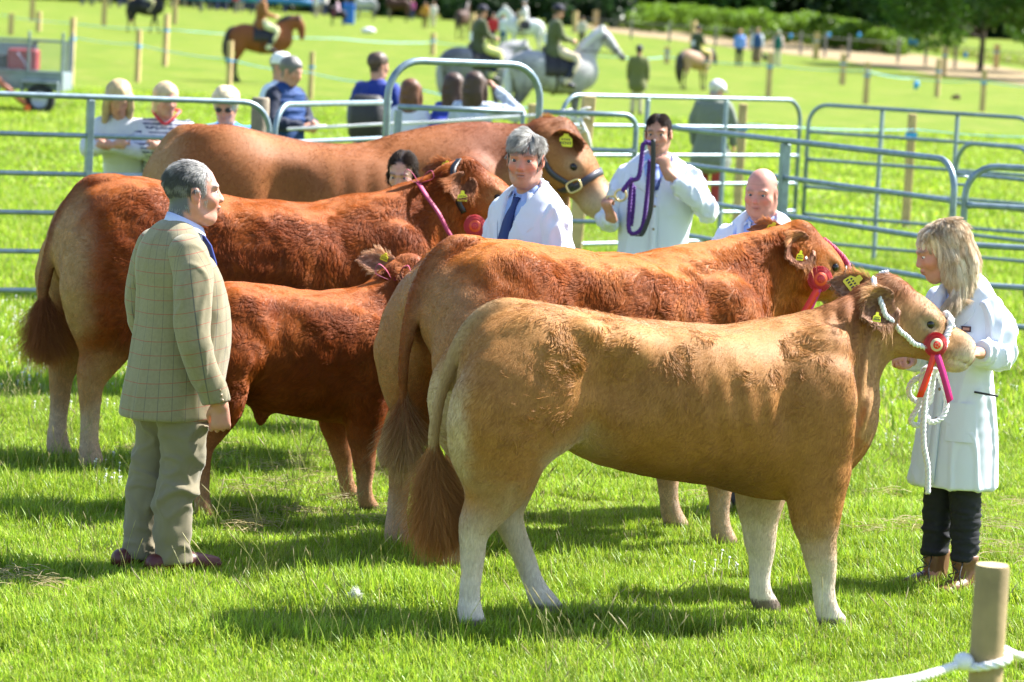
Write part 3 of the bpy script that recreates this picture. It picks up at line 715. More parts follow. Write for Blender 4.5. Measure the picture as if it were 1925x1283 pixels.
if want('calf'):
    H4 = Head((.66, .04, 1.13), 8, -14, .80)
    spec = dict(name='calf', label='young dark red bull calf between the man in tweed and the cow behind the heifer', cat='calf', seed=14,
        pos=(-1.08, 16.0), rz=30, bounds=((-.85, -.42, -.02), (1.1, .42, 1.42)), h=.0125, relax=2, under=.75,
        torso=[(-.50, 1.0, .72, .17), (-.44, 1.06, .66, .21), (-.33, 1.105, .60, .235), (-.18, 1.105, .54, .245), (0, 1.08, .485, .26), (.15, 1.06, .455, .26), (.30, 1.045, .43, .24), (.38, 1.03, .45, .21), (.43, .96, .55, .17)],
        neck=[(.25, 0, .84, .20, .17), (.40, 0, .89, .18, .14), (.53, .01, .98, .155, .12), (.63, .03, 1.08, .135, .10)],
        limbs=[make_leg([(x * .8 + .16, y, z, a * .8, b * .85) for x, y, z, a, b in HIND], -1, (-.49, -.22), zs=.84), make_leg([(x * .8 + .16, y, z, a * .8, b * .85) for x, y, z, a, b in HIND], 1, (-.42, .2), zs=.84),
               make_leg([(x * .8 - .10, y, z, a * .8, b * .85) for x, y, z, a, b in FORE], -1, (.42, -.14), zs=.84), make_leg([(x * .8 - .10, y, z, a * .8, b * .85) for x, y, z, a, b in FORE], 1, (.50, .18), zs=.84)],
        bulges=[((-.12, -.0, .49), (.035, .03, .07), .05), ((.05, -.14, .80), (.3, .14, .24), .05)],
        head=H4, tail=[(-.44, 0, 1.07, .04), (-.54, 0, 1.05, .035), (-.62, 0, .96, .03), (-.67, 0, .84, .025), (-.69, 0, .72, .018), (-.70, 0, .62, .012)],
        color=col_red((.24, .055, .008), (.42, .13, .024), (.36, .15, .06), (.42, .26, .15), -.68, .84), disp=disp_soft, fur=long_fur(-.68, .84, xmax=.74, n=140000, long=.034, csize=.017, wave=11))
    calf, V, F, N, C = cow(spec)
    put_ear(calf, H4((-.02, -.10, .05)), (-.6, -.4, -.3), (-.4, -.85, .2), (.36, .13, .04), (.24, .09, .04), L=.15, W=.065)
    put_ear(calf, H4((-.02, .10, .065)), (-.85, .50, .12), (-.3, -.7, .5), (.55, .34, .2), (.40, .20, .12), L=.20, W=.055, tagit=(.035, .35, -.6, (-.2, .3, -1)), fringe=.06)
    tail_switch(calf, [(-.69, 0, .72), (-.70, 0, .62), (-.70, 0, .52), (-.70, 0, .46)], .12, 2500, (.22, .07, .025), (.26, .09, .03), seed=10, width=.05)
if want('bull'):
    H5 = Head((1.29, -.16, 1.63), -20, -45, 1.27)
    def col_bull(V, N, H):
        x, y, z = V[:, 0], V[:, 1], V[:, 2]; nz = vnoise(V, 3, 51) * .6 + vnoise(V, 9, 52) * .3
        C = np.tile([.30, .095, .022], (len(V), 1)); C = mixc(C, [.38, .14, .036], sstep(nz, -.2, .5) * .7)
        C = mixc(C, [.21, .055, .018], sstep(x + .1 * nz, .45, .8) * sstep(x, 1.3, 1.1) * .8); C = mixc(C, [.20, .06, .018], sstep(nz, .1, .45) * sstep(z, 1.62, 1.45) * .5)
        C = mixc(C, [.46, .27, .12], sstep(x, -.95, -1.15) * .8)
        hx, hy, hz = H[:, 0], H[:, 1], H[:, 2]; on = sstep(hx, -.12, .02)
        C = mixc(C, [.42, .19, .06], on * .8)
        C = mixc(C, [.20, .06, .018], np.exp(-((hx - .03) / .12) ** 2 - ((hz - .12) / .09) ** 2) * .9)
        C = mixc(C, [.62, .46, .30], sstep(hx - hz * .3, .24, .38) * sstep(hx, .14, .24) + np.exp(-((hx - .165) / .05) ** 2 - ((hz - .035) / .035) ** 2) * .5)
        return mixc(C, [.55, .42, .30], sstep(z, .7, .4) * .6)
    spec = dict(name='bull', label='huge smooth orange bull at the back, head towards the man with the purple rope', cat='bull', seed=15,
        pos=(-1.11, 20.92), rz=10, bounds=((-1.5, -.75, -.02), (2.05, .7, 1.95)), h=.02, relax=2, wide=1.45,
        torso=[(-.98, 1.50, 1.02, .25), (-.92, 1.60, .92, .32), (-.78, 1.66, .84, .38), (-.55, 1.635, .80, .41), (-.28, 1.585, .74, .43), (0, 1.575, .70, .44),
               (.25, 1.60, .67, .43), (.5, 1.68, .65, .41), (.72, 1.725, .63, .37), (.90, 1.73, .66, .31), (1.0, 1.66, .76, .26)],
        neck=[(.70, 0, 1.30, .36, .29), (.92, 0, 1.36, .34, .24), (1.10, -.05, 1.46, .27, .20), (1.21, -.11, 1.55, .21, .17)],
        limbs=[make_leg(HIND, -1, (-.95, -.28), top=(-.12, .4), zs=1.25, bulk=1.35, low=1.25), make_leg(HIND, 1, (-.9, .28), top=(-.12, .4), zs=1.25, bulk=1.35, low=1.25),
               make_leg(FORE, -1, (.8, -.28), top=(.2, .3), zs=1.22, bulk=1.3, low=1.25), make_leg(FORE, 1, (.85, .28), top=(.2, .3), zs=1.22, bulk=1.3, low=1.25)],
        bulges=[((-1.0, -.24, 1.2), (.17, .16, .28), .03), ((-1.0, .24, 1.2), (.17, .16, .28), .03), ((-.70, -.32, 1.2), (.28, .14, .30), .05), ((.76, -.32, 1.25), (.22, .11, .30), .04), ((.05, -.26, 1.15), (.5, .21, .36), .06), ((-.78, -.16, 1.60), (.2, .12, .06), .06)],
        dents=[((-.38, -.48, 1.25), (.14, .12, .28), .08), ((.42, -.50, 1.2), (.08, .13, .38), .07), ((-.98, 0, 1.3), (.06, .03, .3), .05)],
        head=H5, tail=[(-.90, 0, 1.60, .07), (-1.02, 0, 1.59, .06), (-1.13, 0, 1.48, .05), (-1.21, 0, 1.28, .042), (-1.25, 0, 1.0, .035), (-1.25, 0, .8, .03)],
        color=col_bull, disp=lambda V, N: .005 * vnoise(V, 5, 5) + .012 * vnoise(V, 2.6, 7) * (V[:, 0] < .9) + .004 * np.sin(V[:, 0] * 42 + vnoise(V, 2, 8)) * np.exp(-((V[:, 0] - .1) / .35) ** 2) * sstep(V[:, 2], 1.55, 1.3),
        fur=[dict(name='coat', n=80000, length=lambda V, N: .018 + .045 * np.exp(-((V[:, 0] - 1.27) / .13) ** 2 - ((V[:, 2] - 1.78) / .09) ** 2), flow=flow_back, lift=.12, clump=.1, csize=.04, curl=.2, rad=.0009, var=.04, k=4, weight=near_w, mat=M_FURS)])
    bull, V, F, N, C = cow(spec)
    put_ear(bull, H5((-.0, -.115, .04)), (.80, -.58, -.02), (-.1, -.8, -.45), (.32, .12, .035), (.17, .06, .025), L=.21, W=.11, tagit=(.085, .45, .3, (0, 0, -1)), fringe=.02)
    put_ear(bull, H5((-.02, .115, .065)), (-.85, .45, .25), (-.2, -.8, .4), (.36, .14, .05), (.42, .22, .10), L=.20, W=.08)

# ------------------------------------------------------------------ ground, trodden track, grass
def ground_mat(name, c1, c2, c3, bumpd=.02):
    m = bpy.data.materials.new(name); m.use_nodes = True; nt = m.node_tree; b = nt.nodes['Principled BSDF']; b.inputs['Roughness'].default_value = .95; b.inputs['Specular IOR Level'].default_value = .15
    tc = nt.nodes.new('ShaderNodeTexCoord')
    def noi(sc, det=5, dist=0.0):
        n = nt.nodes.new('ShaderNodeTexNoise'); n.inputs['Scale'].default_value = sc; n.inputs['Detail'].default_value = det; n.inputs['Distortion'].default_value = dist
        nt.links.new(tc.outputs['Object'], n.inputs['Vector']); return n.outputs[0]
    def ramp(src, a, bb):
        r = nt.nodes.new('ShaderNodeMapRange'); r.inputs[1].default_value = a; r.inputs[2].default_value = bb; r.interpolation_type = 'SMOOTHSTEP'; nt.links.new(src, r.inputs[0]); return r.outputs[0]
    def mixn(f, A, B):
        x = nt.nodes.new('ShaderNodeMix'); x.data_type = 'RGBA'; nt.links.new(f, x.inputs[0])
        for i, q in ((6, A), (7, B)):
            if isinstance(q, tuple): x.inputs[i].default_value = (*q, 1)
            else: nt.links.new(q, x.inputs[i])
        return x.outputs[2]
    c = mixn(ramp(noi(.35, 4, .5), .38, .62), c1, c2); c = mixn(ramp(noi(.9, 5, .3), .50, .70), c, c3)
    c = mixn(ramp(noi(14, 4), .3, .75), c, tuple(x * .72 for x in c1)); nt.links.new(c, b.inputs['Base Color'])
    bp = nt.nodes.new('ShaderNodeBump'); bp.inputs['Strength'].default_value = .8; bp.inputs['Distance'].default_value = bumpd
    nt.links.new(noi(30, 6), bp.inputs['Height']); nt.links.new(bp.outputs[0], b.inputs['Normal']); return m
def blade_mat(name, cols):
    """leaf blades, coloured per clump, letting light through"""
    m = bpy.data.materials.new(name); m.use_nodes = True; nt = m.node_tree; b = nt.nodes['Principled BSDF']; o = nt.nodes['Material Output']
    b.inputs['Roughness'].default_value = .45; b.inputs['Specular IOR Level'].default_value = .3
    a = nt.nodes.new('ShaderNodeAttribute'); a.attribute_name = 'col'
    oi = nt.nodes.new('ShaderNodeObjectInfo'); r = nt.nodes.new('ShaderNodeMapRange'); r.inputs[3].default_value = .75; r.inputs[4].default_value = 1.25
    nt.links.new(oi.outputs['Random'], r.inputs[0])
    mx = nt.nodes.new('ShaderNodeVectorMath'); mx.operation = 'SCALE'; nt.links.new(a.outputs['Color'], mx.inputs[0]); nt.links.new(r.outputs[0], mx.inputs['Scale'])
    t = nt.nodes.new('ShaderNodeBsdfTranslucent'); x = nt.nodes.new('ShaderNodeMixShader'); x.inputs[0].default_value = .42
    nt.links.new(mx.outputs[0], b.inputs['Base Color']); nt.links.new(mx.outputs[0], t.inputs[0])
    nt.links.new(b.outputs[0], x.inputs[1]); nt.links.new(t.outputs[0], x.inputs[2]); nt.links.new(x.outputs[0], o.inputs[0]); return m
def clump_mesh(name, n, rad, hmin, hmax, rng, wid=.0028, dry=.04, bright=1.2, lean=.5, seed_heads=0, segs=3):
    V, F, C = [], [], []
    for i in range(n):
        p = np.array([*(rng.normal(0, rad, 2)), -.005]); a = rng.uniform(0, 6.28); h = rng.uniform(hmin, hmax); d = np.array([math.cos(a), math.sin(a), 0]); s = np.array([-d[1], d[0], 0])
        le = abs(rng.normal(0, lean)) + .1; w = wid * rng.uniform(.7, 1.4); col = np.array([.17, .275, .016]) * rng.uniform(.7, 1.3) * bright
        if rng.random() < .35: col = np.array([.28, .36, .03]) * rng.uniform(.8, 1.2) * bright
        if rng.random() < dry: col = np.array([.42, .36, .16]) * rng.uniform(.7, 1.1)
        b0 = len(V)
        for k in range(segs + 1):
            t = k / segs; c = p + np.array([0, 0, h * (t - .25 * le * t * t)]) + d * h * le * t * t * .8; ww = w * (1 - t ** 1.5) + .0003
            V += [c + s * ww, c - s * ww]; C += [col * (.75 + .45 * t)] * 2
        for k in range(segs): F.append([b0 + 2 * k, b0 + 2 * k + 1, b0 + 2 * k + 3, b0 + 2 * k + 2])
    o = np_mesh(name, V, F, M_BLADE, None, smooth=True, attrs={'col': np.array(C)})
    me = o.data; bpy.data.objects.remove(o); return me
def instancer(name, protos, pts, rz, sc, label, kind='stuff', cat=None, tilt=None, pick=None):
    """one object whose node tree puts the given small meshes on the given points (a field nobody could count)"""
    me = bpy.data.meshes.new(name); n = len(pts); me.vertices.add(n); me.vertices.foreach_set('co', np.asarray(pts, np.float32).ravel())
    R = np.zeros((n, 3), np.float32); R[:, 2] = rz
    if tilt is not None: R[:, :2] = tilt
    a = me.attributes.new('rot', 'FLOAT_VECTOR', 'POINT'); a.data.foreach_set('vector', R.ravel())
    a = me.attributes.new('size', 'FLOAT', 'POINT'); a.data.foreach_set('value', np.asarray(sc, np.float32))
    a = me.attributes.new('pick', 'INT', 'POINT'); a.data.foreach_set('value', (np.random.default_rng(3).integers(0, len(protos), n) if pick is None else pick).astype(np.int32))
    o = link(name, me); ng = bpy.data.node_groups.new(name + '_nodes', 'GeometryNodeTree')
    ng.interface.new_socket('Geometry', in_out='INPUT', socket_type='NodeSocketGeometry'); ng.interface.new_socket('Geometry', in_out='OUTPUT', socket_type='NodeSocketGeometry')
    N = ng.nodes; L = ng.links; gi = N.new('NodeGroupInput'); go = N.new('NodeGroupOutput'); ip = N.new('GeometryNodeInstanceOnPoints')
    coll = bpy.data.collections.new(name + '_pieces')
    for i, p in enumerate(protos):
        po = bpy.data.objects.new(f'{name}_piece', p); coll.objects.link(po)
    ci = N.new('GeometryNodeCollectionInfo'); ci.inputs[0].default_value = coll; ci.inputs[1].default_value = True; ci.inputs[2].default_value = True
    def at(nm, dt):
        q = N.new('GeometryNodeInputNamedAttribute'); q.data_type = dt; q.inputs[0].default_value = nm; return q.outputs[0]
    L.new(gi.outputs[0], ip.inputs['Points']); L.new(ci.outputs[0], ip.inputs['Instance']); ip.inputs['Pick Instance'].default_value = True
    L.new(at('pick', 'INT'), ip.inputs['Instance Index']); L.new(at('rot', 'FLOAT_VECTOR'), ip.inputs['Rotation']); L.new(at('size', 'FLOAT'), ip.inputs['Scale'])
    L.new(ip.outputs[0], go.inputs[0]); md = o.modifiers.new('instances', 'NODES'); md.node_group = ng
    tag(o, label, cat, kind=kind); return o
def in_view(X, Y, Z=0.0, pad=60):
    q = np.stack([X, Y, np.full(len(X), Z) - CAM_H], 1); d = q @ _f; u = 962.5 + FPX * (q @ _r) / d; v = 641.5 - FPX * (q @ _u) / d
    return (u > -pad) & (u < 1925 + pad) & (v > -pad) & (v < 1283 + pad * 2.5)
def track_edge(x):   # the worn track runs across the field behind the riders
    return 62 - .62 * (x - 2) + 2.0 * np.sin(x * .35)
M_BLADE = blade_mat('grass_blade', None)
if want('ground'):
    M_TURF = ground_mat('turf', (.110, .175, .009), (.165, .215, .018), (.26, .24, .055))
    ys = np.concatenate([[-20, 0, 40], np.linspace(80, 420, 40)]); V = [[x, y, float(rise(y))] for y in ys for x in (-260, 260)]
    np_mesh('ground', V, [[2 * i, 2 * i + 1, 2 * i + 3, 2 * i + 2] for i in range(len(ys) - 1)], M_TURF, smooth=True)['kind'] = 'structure'
    M_TRACK = ground_mat('worn_track', (.33, .25, .14), (.28, .21, .12), (.20, .19, .08), .01)
    NE = [(1080, 50), (1180, 66), (1300, 80), (1420, 96), (1520, 107), (1620, 121), (1720, 136), (1820, 148), (1980, 168)]
    FE = [(1080, 44), (1180, 53), (1300, 62), (1420, 70), (1520, 78), (1620, 92), (1720, 103), (1820, 118), (1980, 142)]
    A = catmull(np.array([at_v(u, v) for u, v in NE]), 8); B = catmull(np.array([at_v(u, v) for u, v in FE]), 8); m = len(A); Vt = []
    for t in np.linspace(0, 1, 6):
        Q = A * (1 - t) + B * t
        if t in (0, 1): Q[:, 1] += 2.5 * vnoise(Q, .35, 5)
        Q[:, 2] = rise(Q[:, 1]) + .02; Vt.append(Q)
    Vt = np.vstack(Vt); np_mesh('path', Vt, [[k * m + i, k * m + i + 1, k * m + m + i + 1, k * m + m + i] for k in range(5) for i in range(m - 1)], M_TRACK, smooth=False)['kind'] = 'structure'
if want('grass'):
    rng = np.random.default_rng(77)
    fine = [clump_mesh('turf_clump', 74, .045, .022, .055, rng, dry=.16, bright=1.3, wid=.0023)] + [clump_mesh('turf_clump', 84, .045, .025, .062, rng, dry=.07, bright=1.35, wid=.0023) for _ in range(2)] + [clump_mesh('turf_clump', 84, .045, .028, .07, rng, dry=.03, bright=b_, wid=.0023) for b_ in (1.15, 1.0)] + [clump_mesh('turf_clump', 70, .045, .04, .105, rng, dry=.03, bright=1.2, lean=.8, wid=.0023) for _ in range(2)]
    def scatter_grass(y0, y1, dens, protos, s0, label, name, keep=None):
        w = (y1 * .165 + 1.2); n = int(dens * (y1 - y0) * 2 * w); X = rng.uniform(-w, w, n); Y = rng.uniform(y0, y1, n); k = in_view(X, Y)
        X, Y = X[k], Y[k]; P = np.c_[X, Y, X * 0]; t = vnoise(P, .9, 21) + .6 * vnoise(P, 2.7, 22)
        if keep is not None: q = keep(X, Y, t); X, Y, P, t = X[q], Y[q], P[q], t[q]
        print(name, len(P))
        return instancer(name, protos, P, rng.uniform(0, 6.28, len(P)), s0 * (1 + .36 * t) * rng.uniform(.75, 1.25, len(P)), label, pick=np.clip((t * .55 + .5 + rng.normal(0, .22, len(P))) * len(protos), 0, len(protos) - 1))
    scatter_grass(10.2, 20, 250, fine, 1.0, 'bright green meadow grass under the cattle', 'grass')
    far = [clump_mesh('turf_clump', 40, .09, .05, .11, rng, wid=.006, dry=.08, segs=2, bright=1.3) for _ in range(4)]
    scatter_grass(20, 40, 70, far, 1.0, 'short grass round the metal hurdles', 'grass')
    far2 = [clump_mesh('turf_clump', 30, .16, .05, .10, rng, wid=.014, dry=.10, segs=2, bright=1.35) for _ in range(4)]
    scatter_grass(40, 80, 22, far2, 1.0, 'short sunlit grass of the far show field', 'grass', keep=lambda X, Y, t: t > -.8 + .9 * np.maximum(0, (Y - 55) / 25))
    # long stems with seed heads, clover flowers, straw
    stems = []
    for _ in range(4):
        V, F, C = [], [], []
        for i in range(5):
            a = rng.uniform(0, 6.28); h = rng.uniform(.12, .26); le = rng.uniform(.1, .6); p0 = np.array([*rng.normal(0, .04, 2), 0]); d = np.array([math.cos(a), math.sin(a), 0])
            path = [p0 + np.array([0, 0, h * t]) + d * h * le * t * t for t in np.linspace(0, 1, 5)]; v, f = tube(path, .0011, 3, caps=False); F += [[x + len(V) for x in q] for q in f]; V += list(v); C += [[.34, .36, .12]] * len(v)
            v, f = tube([path[-1] + (path[-1] - path[-2]) * s for s in (0, .2, .45, .7)], [.0012, .0028, .0022, .0006], 4, caps=False); F += [[x + len(V) for x in q] for q in f]; V += list(v); C += [[.40, .36, .18]] * len(v)
        o = np_mesh('seed_stem', V, F, M_BLADE, attrs={'col': np.array(C)}); stems.append(o.data); bpy.data.objects.remove(o)
    n = 800; X = rng.uniform(-4, 4, n); Y = rng.uniform(10.5, 20, n); P = np.c_[X, Y, X * 0]; k = in_view(X, Y) & (vnoise(P, .8, 31) + .4 * (X < -.8) * (Y > 14.5) > .15); P = P[k]
    instancer('grass_stems', stems, P, rng.uniform(0, 6.28, len(P)), rng.uniform(.5, 1.1, len(P)), 'dry seed stems standing up out of the grass')
    M_PETAL = mat('petal', (.80, .80, .74), rough=.8)
    fl = []
    for _ in range(3):
        parts = [tube([(0, 0, 0), (.005, 0, .04), (.008, 0, .072)], .0012, 3), sphere((.008, 0, .075), (.006, .006, .005), 6)]
        v, f = join(*parts); o = np_mesh('clover', v, f, M_PETAL); fl.append(o.data); bpy.data.objects.remove(o)
    n = 9000; X = rng.uniform(-5, 5, n); Y = rng.uniform(13.5, 26, n); P = np.c_[X, Y, X * 0]; k = in_view(X, Y) & (vnoise(P, .55, 41) + .5 * vnoise(P, 1.7, 42) + .35 * (Y > 19) + .4 * ((X < -1.9) & (Y > 15.5)) > .55); P = P[k]
    instancer('clover_flowers', fl, P, rng.uniform(0, 6.28, len(P)), rng.uniform(.6, 1.2, len(P)), 'small white clover flowers scattered through the grass')
    straw = []
    for _ in range(3):
        V, F, C = [], [], []
        for i in range(16):
            a = rng.uniform(0, 6.28); p = np.array([*rng.normal(0, .07, 2), rng.uniform(.03, .07)]); L = rng.uniform(.05, .16); d = np.array([math.cos(a), math.sin(a), rng.uniform(-.2, .2)])
            v, f = tube([p - d * L / 2, p + [0, 0, .008], p + d * L / 2], .0013, 3, caps=False); F += [[x + len(V) for x in q] for q in f]; V += list(v); C += [[.55, .46, .25]] * len(v)
        o = np_mesh('straw', V, F, M_BLADE, attrs={'col': np.array(C)}); straw.append(o.data); bpy.data.objects.remove(o)
    n = 800; X = rng.uniform(-4, 4, n); Y = rng.uniform(11, 18, n); P = np.c_[X, Y, X * 0]; k = in_view(X, Y) & (vnoise(P, .9, 51) + .35 * (X > 1.2) > .58); P = P[k]
    instancer('straw', straw, P, rng.uniform(0, 6.28, len(P)), rng.uniform(.6, 1.1, len(P)), 'dry cut stalks lying on the grass')

# ------------------------------------------------------------------ people
M_SKIN = mat('skin', attr='col', rough=.5, spec=.35, sss=.12, bump=(160, .12, .003))
M_CLOTH = mat('cloth', attr='col', rough=.85, spec=.2, sheen=.2, bump=(420, .25, .002))
M_WHITE = mat('white_cotton', (.80, .81, .86), rough=.8, spec=.25, bump=(350, .15, .001))
M_DENIM = mat('dark_cloth', attr='col', rough=.75, spec=.3, bump=(500, .2, .001))
M_LEATHER = mat('leather', attr='col', rough=.45, spec=.5, bump=(120, .2, .002))
M_EYEW = mat('eye_white', (.7, .66, .62), rough=.25); M_IRIS = mat('iris', (.05, .07, .09), rough=.15)
M_BTN = mat('button', (.28, .20, .11), rough=.3)
class FaceF:
    """head frame of a person: +x face, +y left, +z crown; origin mid-skull at eye level"""
    def __init__(s, pos, yaw=0, pitch=0, roll=0, sc=1.0):
        s.o = np.array(pos, float); s.s = sc; s.R = rotz(yaw) @ roty(-pitch) @ rotx(roll)
    def __call__(s, p): return s.o + s.s * (s.R @ np.array(p, float))
    def d(s, v): return s.R @ np.array(v, float)
    def inv(s, V): return (V - s.o) @ s.R / s.s
    def many(s, P): return s.o + s.s * (np.asarray(P, float) @ s.R.T)
    def build(s, S, f):
        k = s.s; R = s.R; fem = f.get('fem', 0); fat = f.get('fat', 0)
        E = lambda c, r, kk, op='+': S.ell(s(c), np.array(r) * k, kk * k, rot=R, op=op)
        E((-.014, 0, .036), (.096, .076, .086), .01)
        E((.028, 0, -.026), (.066, .055 + .009 * fat, .084), .03)
        E((.046, 0, -.100 + .006 * fem), (.030 - .004 * fem, .030 - .006 * fem + .008 * fat, .022), .03)
        for q in (-1, 1):
            S.limb([(*s((-.008, q * (.051 + .009 * fat - .005 * fem), -.052)), .022 * k), (*s((.012, q * (.043 + .009 * fat - .006 * fem), -.088)), .020 * k), (*s((.046, q * .018, -.105)), .016 * k)], k=.03 * k, sub=2)
            E((.056, q * .040, -.030), (.026, .022 + .006 * fat, .022), .02)
            E((.080, q * .030, .021), (.014, .026, .008 - .003 * fem), .012)
            E((.098, q * .033, .001), (.019, .021, .0125), .009, '-')
            E((.0765, q * .033, .0095), (.0128, .0175, .0072), .004)
            E((.0757, q * .033, -.0098), (.0118, .016, .0056), .004)
            E((.098, q * .0125, -.037), (.0105, .0075, .0075), .005)
            E((-.004, q * .080, -.006), (.020, .0085, .033), .006); E((.001, q * .090, -.004), (.010, .009, .019), .004, '-')
        S.limb([(*s((.082, 0, .012)), .0085 * k), (*s((.093, 0, -.012)), .010 * k), (*s((.102 - .003 * fem, 0, -.032)), .0125 * k)], k=.010 * k, sub=3)
        E((.088, 0, -.061), (.012, .025, .0072), .006); E((.086, 0, -.073), (.011, .020, .0075), .006)
        E((.103, 0, -.0665), (.018, .024, f.get('mouth', .0018)), .002, '-')
        if f.get('neck'):
            S.limb([(*s((-.030, 0, -.045)), .058 * k * f.get('nk', 1)), (*f['neck'], .056 * k * f.get('nk', 1))], k=.02, sub=1)
    def color(s, V, f):
        h = s.inv(V); x, y, z = h.T; sk = np.array(f['skin'])
        C = np.tile(sk, (len(V), 1)) * (1 + .06 * vnoise(V, 30, 3) + .06 * vnoise(V, 95, 5))[:, None]; C = C * (1 + vnoise(V, 48, 6)[:, None] * np.array([.02, -.07, -.07])); near = sstep(np.linalg.norm(h, axis=1), .22, .15)
        C = mixc(C, sk * [1.15, .78, .72], near * f.get('ruddy', .5) * (np.exp(-((x - .07) / .03) ** 2 - ((np.abs(y) - .045) / .025) ** 2 - ((z + .035) / .025) ** 2) + np.exp(-((x - .108) / .014) ** 2 - (y / .016) ** 2 - ((z + .032) / .014) ** 2) + .8 * np.exp(-((np.abs(y) - .085) / .012) ** 2 - ((z + .005) / .04) ** 2)))
        C = mixc(C, f.get('lip', (.42, .16, .13)), near * .8 * sstep(x, .078, .084) * np.exp(-((z + .067) / .011) ** 4) * np.exp(-(y / .024) ** 4))
        C = mixc(C, sk * .25, near * sstep(x, .08, .088) * np.exp(-((z + .0665) / .0022) ** 2) * np.exp(-(y / .024) ** 4) * .8)
        C = mixc(C, f['brow'], near * .75 * sstep(x, .058, .068) * np.exp(-((z - .021 - .1 * (.03 - np.abs(np.abs(y) - .034))) / .006) ** 2) * sstep(np.abs(y), .010, .018) * sstep(np.abs(y), .060, .050))
        C = mixc(C, sk * .45, near * .55 * sstep(x, .066, .074) * np.exp(-((z - .0015) / .005) ** 2) * np.exp(-((np.abs(y) - .033) / .017) ** 4))
        C = mixc(C, sk * .6, near * .5 * sstep(x, .09, .098) * np.exp(-((z + .043) / .004) ** 2) * np.exp(-((np.abs(y) - .010) / .006) ** 2))
        C = mixc(C, sk * .55, near * .35 * np.exp(-((h[:, 0] - .07) / .02) ** 2 - ((np.abs(y) - .030 - .4 * (-.03 - z)) / .0035) ** 2) * sstep(z, -.03, -.04) * sstep(z, -.075, -.06))  # cheek folds: crease shade drawn as darker skin lines
        C = mixc(C, sk * .5, near * .3 * np.exp(-((z - .055) / .0025) ** 2) * sstep(x, .05, .07)); C = mixc(C, sk * .55, near * .45 * np.exp(-((z + .013) / .005) ** 2 - ((np.abs(y) - .033) / .015) ** 2) * sstep(x, .06, .07))  # forehead crease and under-eye hollows, their shade painted into the skin colour
        if f.get('beard'): C = mixc(C, f['beard'], near * .38 * sstep(z, -.035, -.06) * sstep(x, -.01, .02))
        if f.get('hair') is not None: C = mixc(C, np.array(f['hair']) * .55, near * f['mask'](h))
        return C
    def eyes(s, root, look=(1, 0, -.1), sun=None):
        L = np.array(look, float); L /= np.linalg.norm(L)
        for q in (-1, 1):
            c = s((.0735, q * .033, -.0005)); V, F = sphere((0, 0, 0), .0124 * s.s, 12); e = np_mesh('eye', V + c, F, M_EYEW, root)
            V, F = sphere((0, 0, 0), (.0035 * s.s, .0078 * s.s, .0078 * s.s), 10); np_mesh('iris', V @ frame_rot(s.d(L)).T + c + s.d(L) * .0098 * s.s, F, M_IRIS, e)
def short_mask(h):
    x, y, z = h.T; line = .062 - .35 * sstep(np.abs(y), .045, .07) * .22 - .0 * x
    front = sstep(x + .45 * (np.abs(y) > .05) * (.05), .078, .060); top = sstep(z, .050, .068)
    side = sstep(z, -.02 - .4 * x, .0 - .4 * x) * sstep(x, .045, .025) * sstep(np.abs(y), .0, .02)
    back = sstep(x, -.02, -.04) * sstep(z, -.075, -.055)
    ear = 1 - sstep(x, -.03, -.018) * sstep(x, .022, .012) * sstep(z, .028, .018) * (np.abs(y) > .05)
    return np.clip(np.maximum(top * front, np.maximum(side, back)), 0, 1) * ear
def hair_flow(FR, part=0.0, fwd=.3):
    def f(V, N):
        h = FR.inv(V); x, y, z = h.T; d = np.stack([fwd * sstep(z, .05, .1) * np.ones_like(x) + .0 * x - .4 * sstep(x, 0, -.08), np.sign(y - part) * .5 * sstep(z, .04, .1), -.25 - .8 * sstep(z, .11, .03)], 1)
        return d @ FR.R.T
    return f
def put_hair(root, name, V, F, N, FR, mask, color, n, L, rng, flow, lift=.25, rad=.0007, clump=.5, csize=.012, curl=.25, k=6, parent=None, var=.16, grey=None):
    w = mask(FR.inv(V)); C = np.tile(color, (len(V), 1))
    if grey is not None: C = mixc(C, grey[0], grey[1](FR.inv(V)))
    ln = L(FR.inv(V)) if callable(L) else np.full(len(V), L)
    return fur(name, V, F, N, n, rng, ln, flow(V, N), C, M_FUR, root, lift=lift, clump=clump, csize=csize, curl=curl, rad=rad, k=k, weight=w, wave=30, var=var, inset=.002)
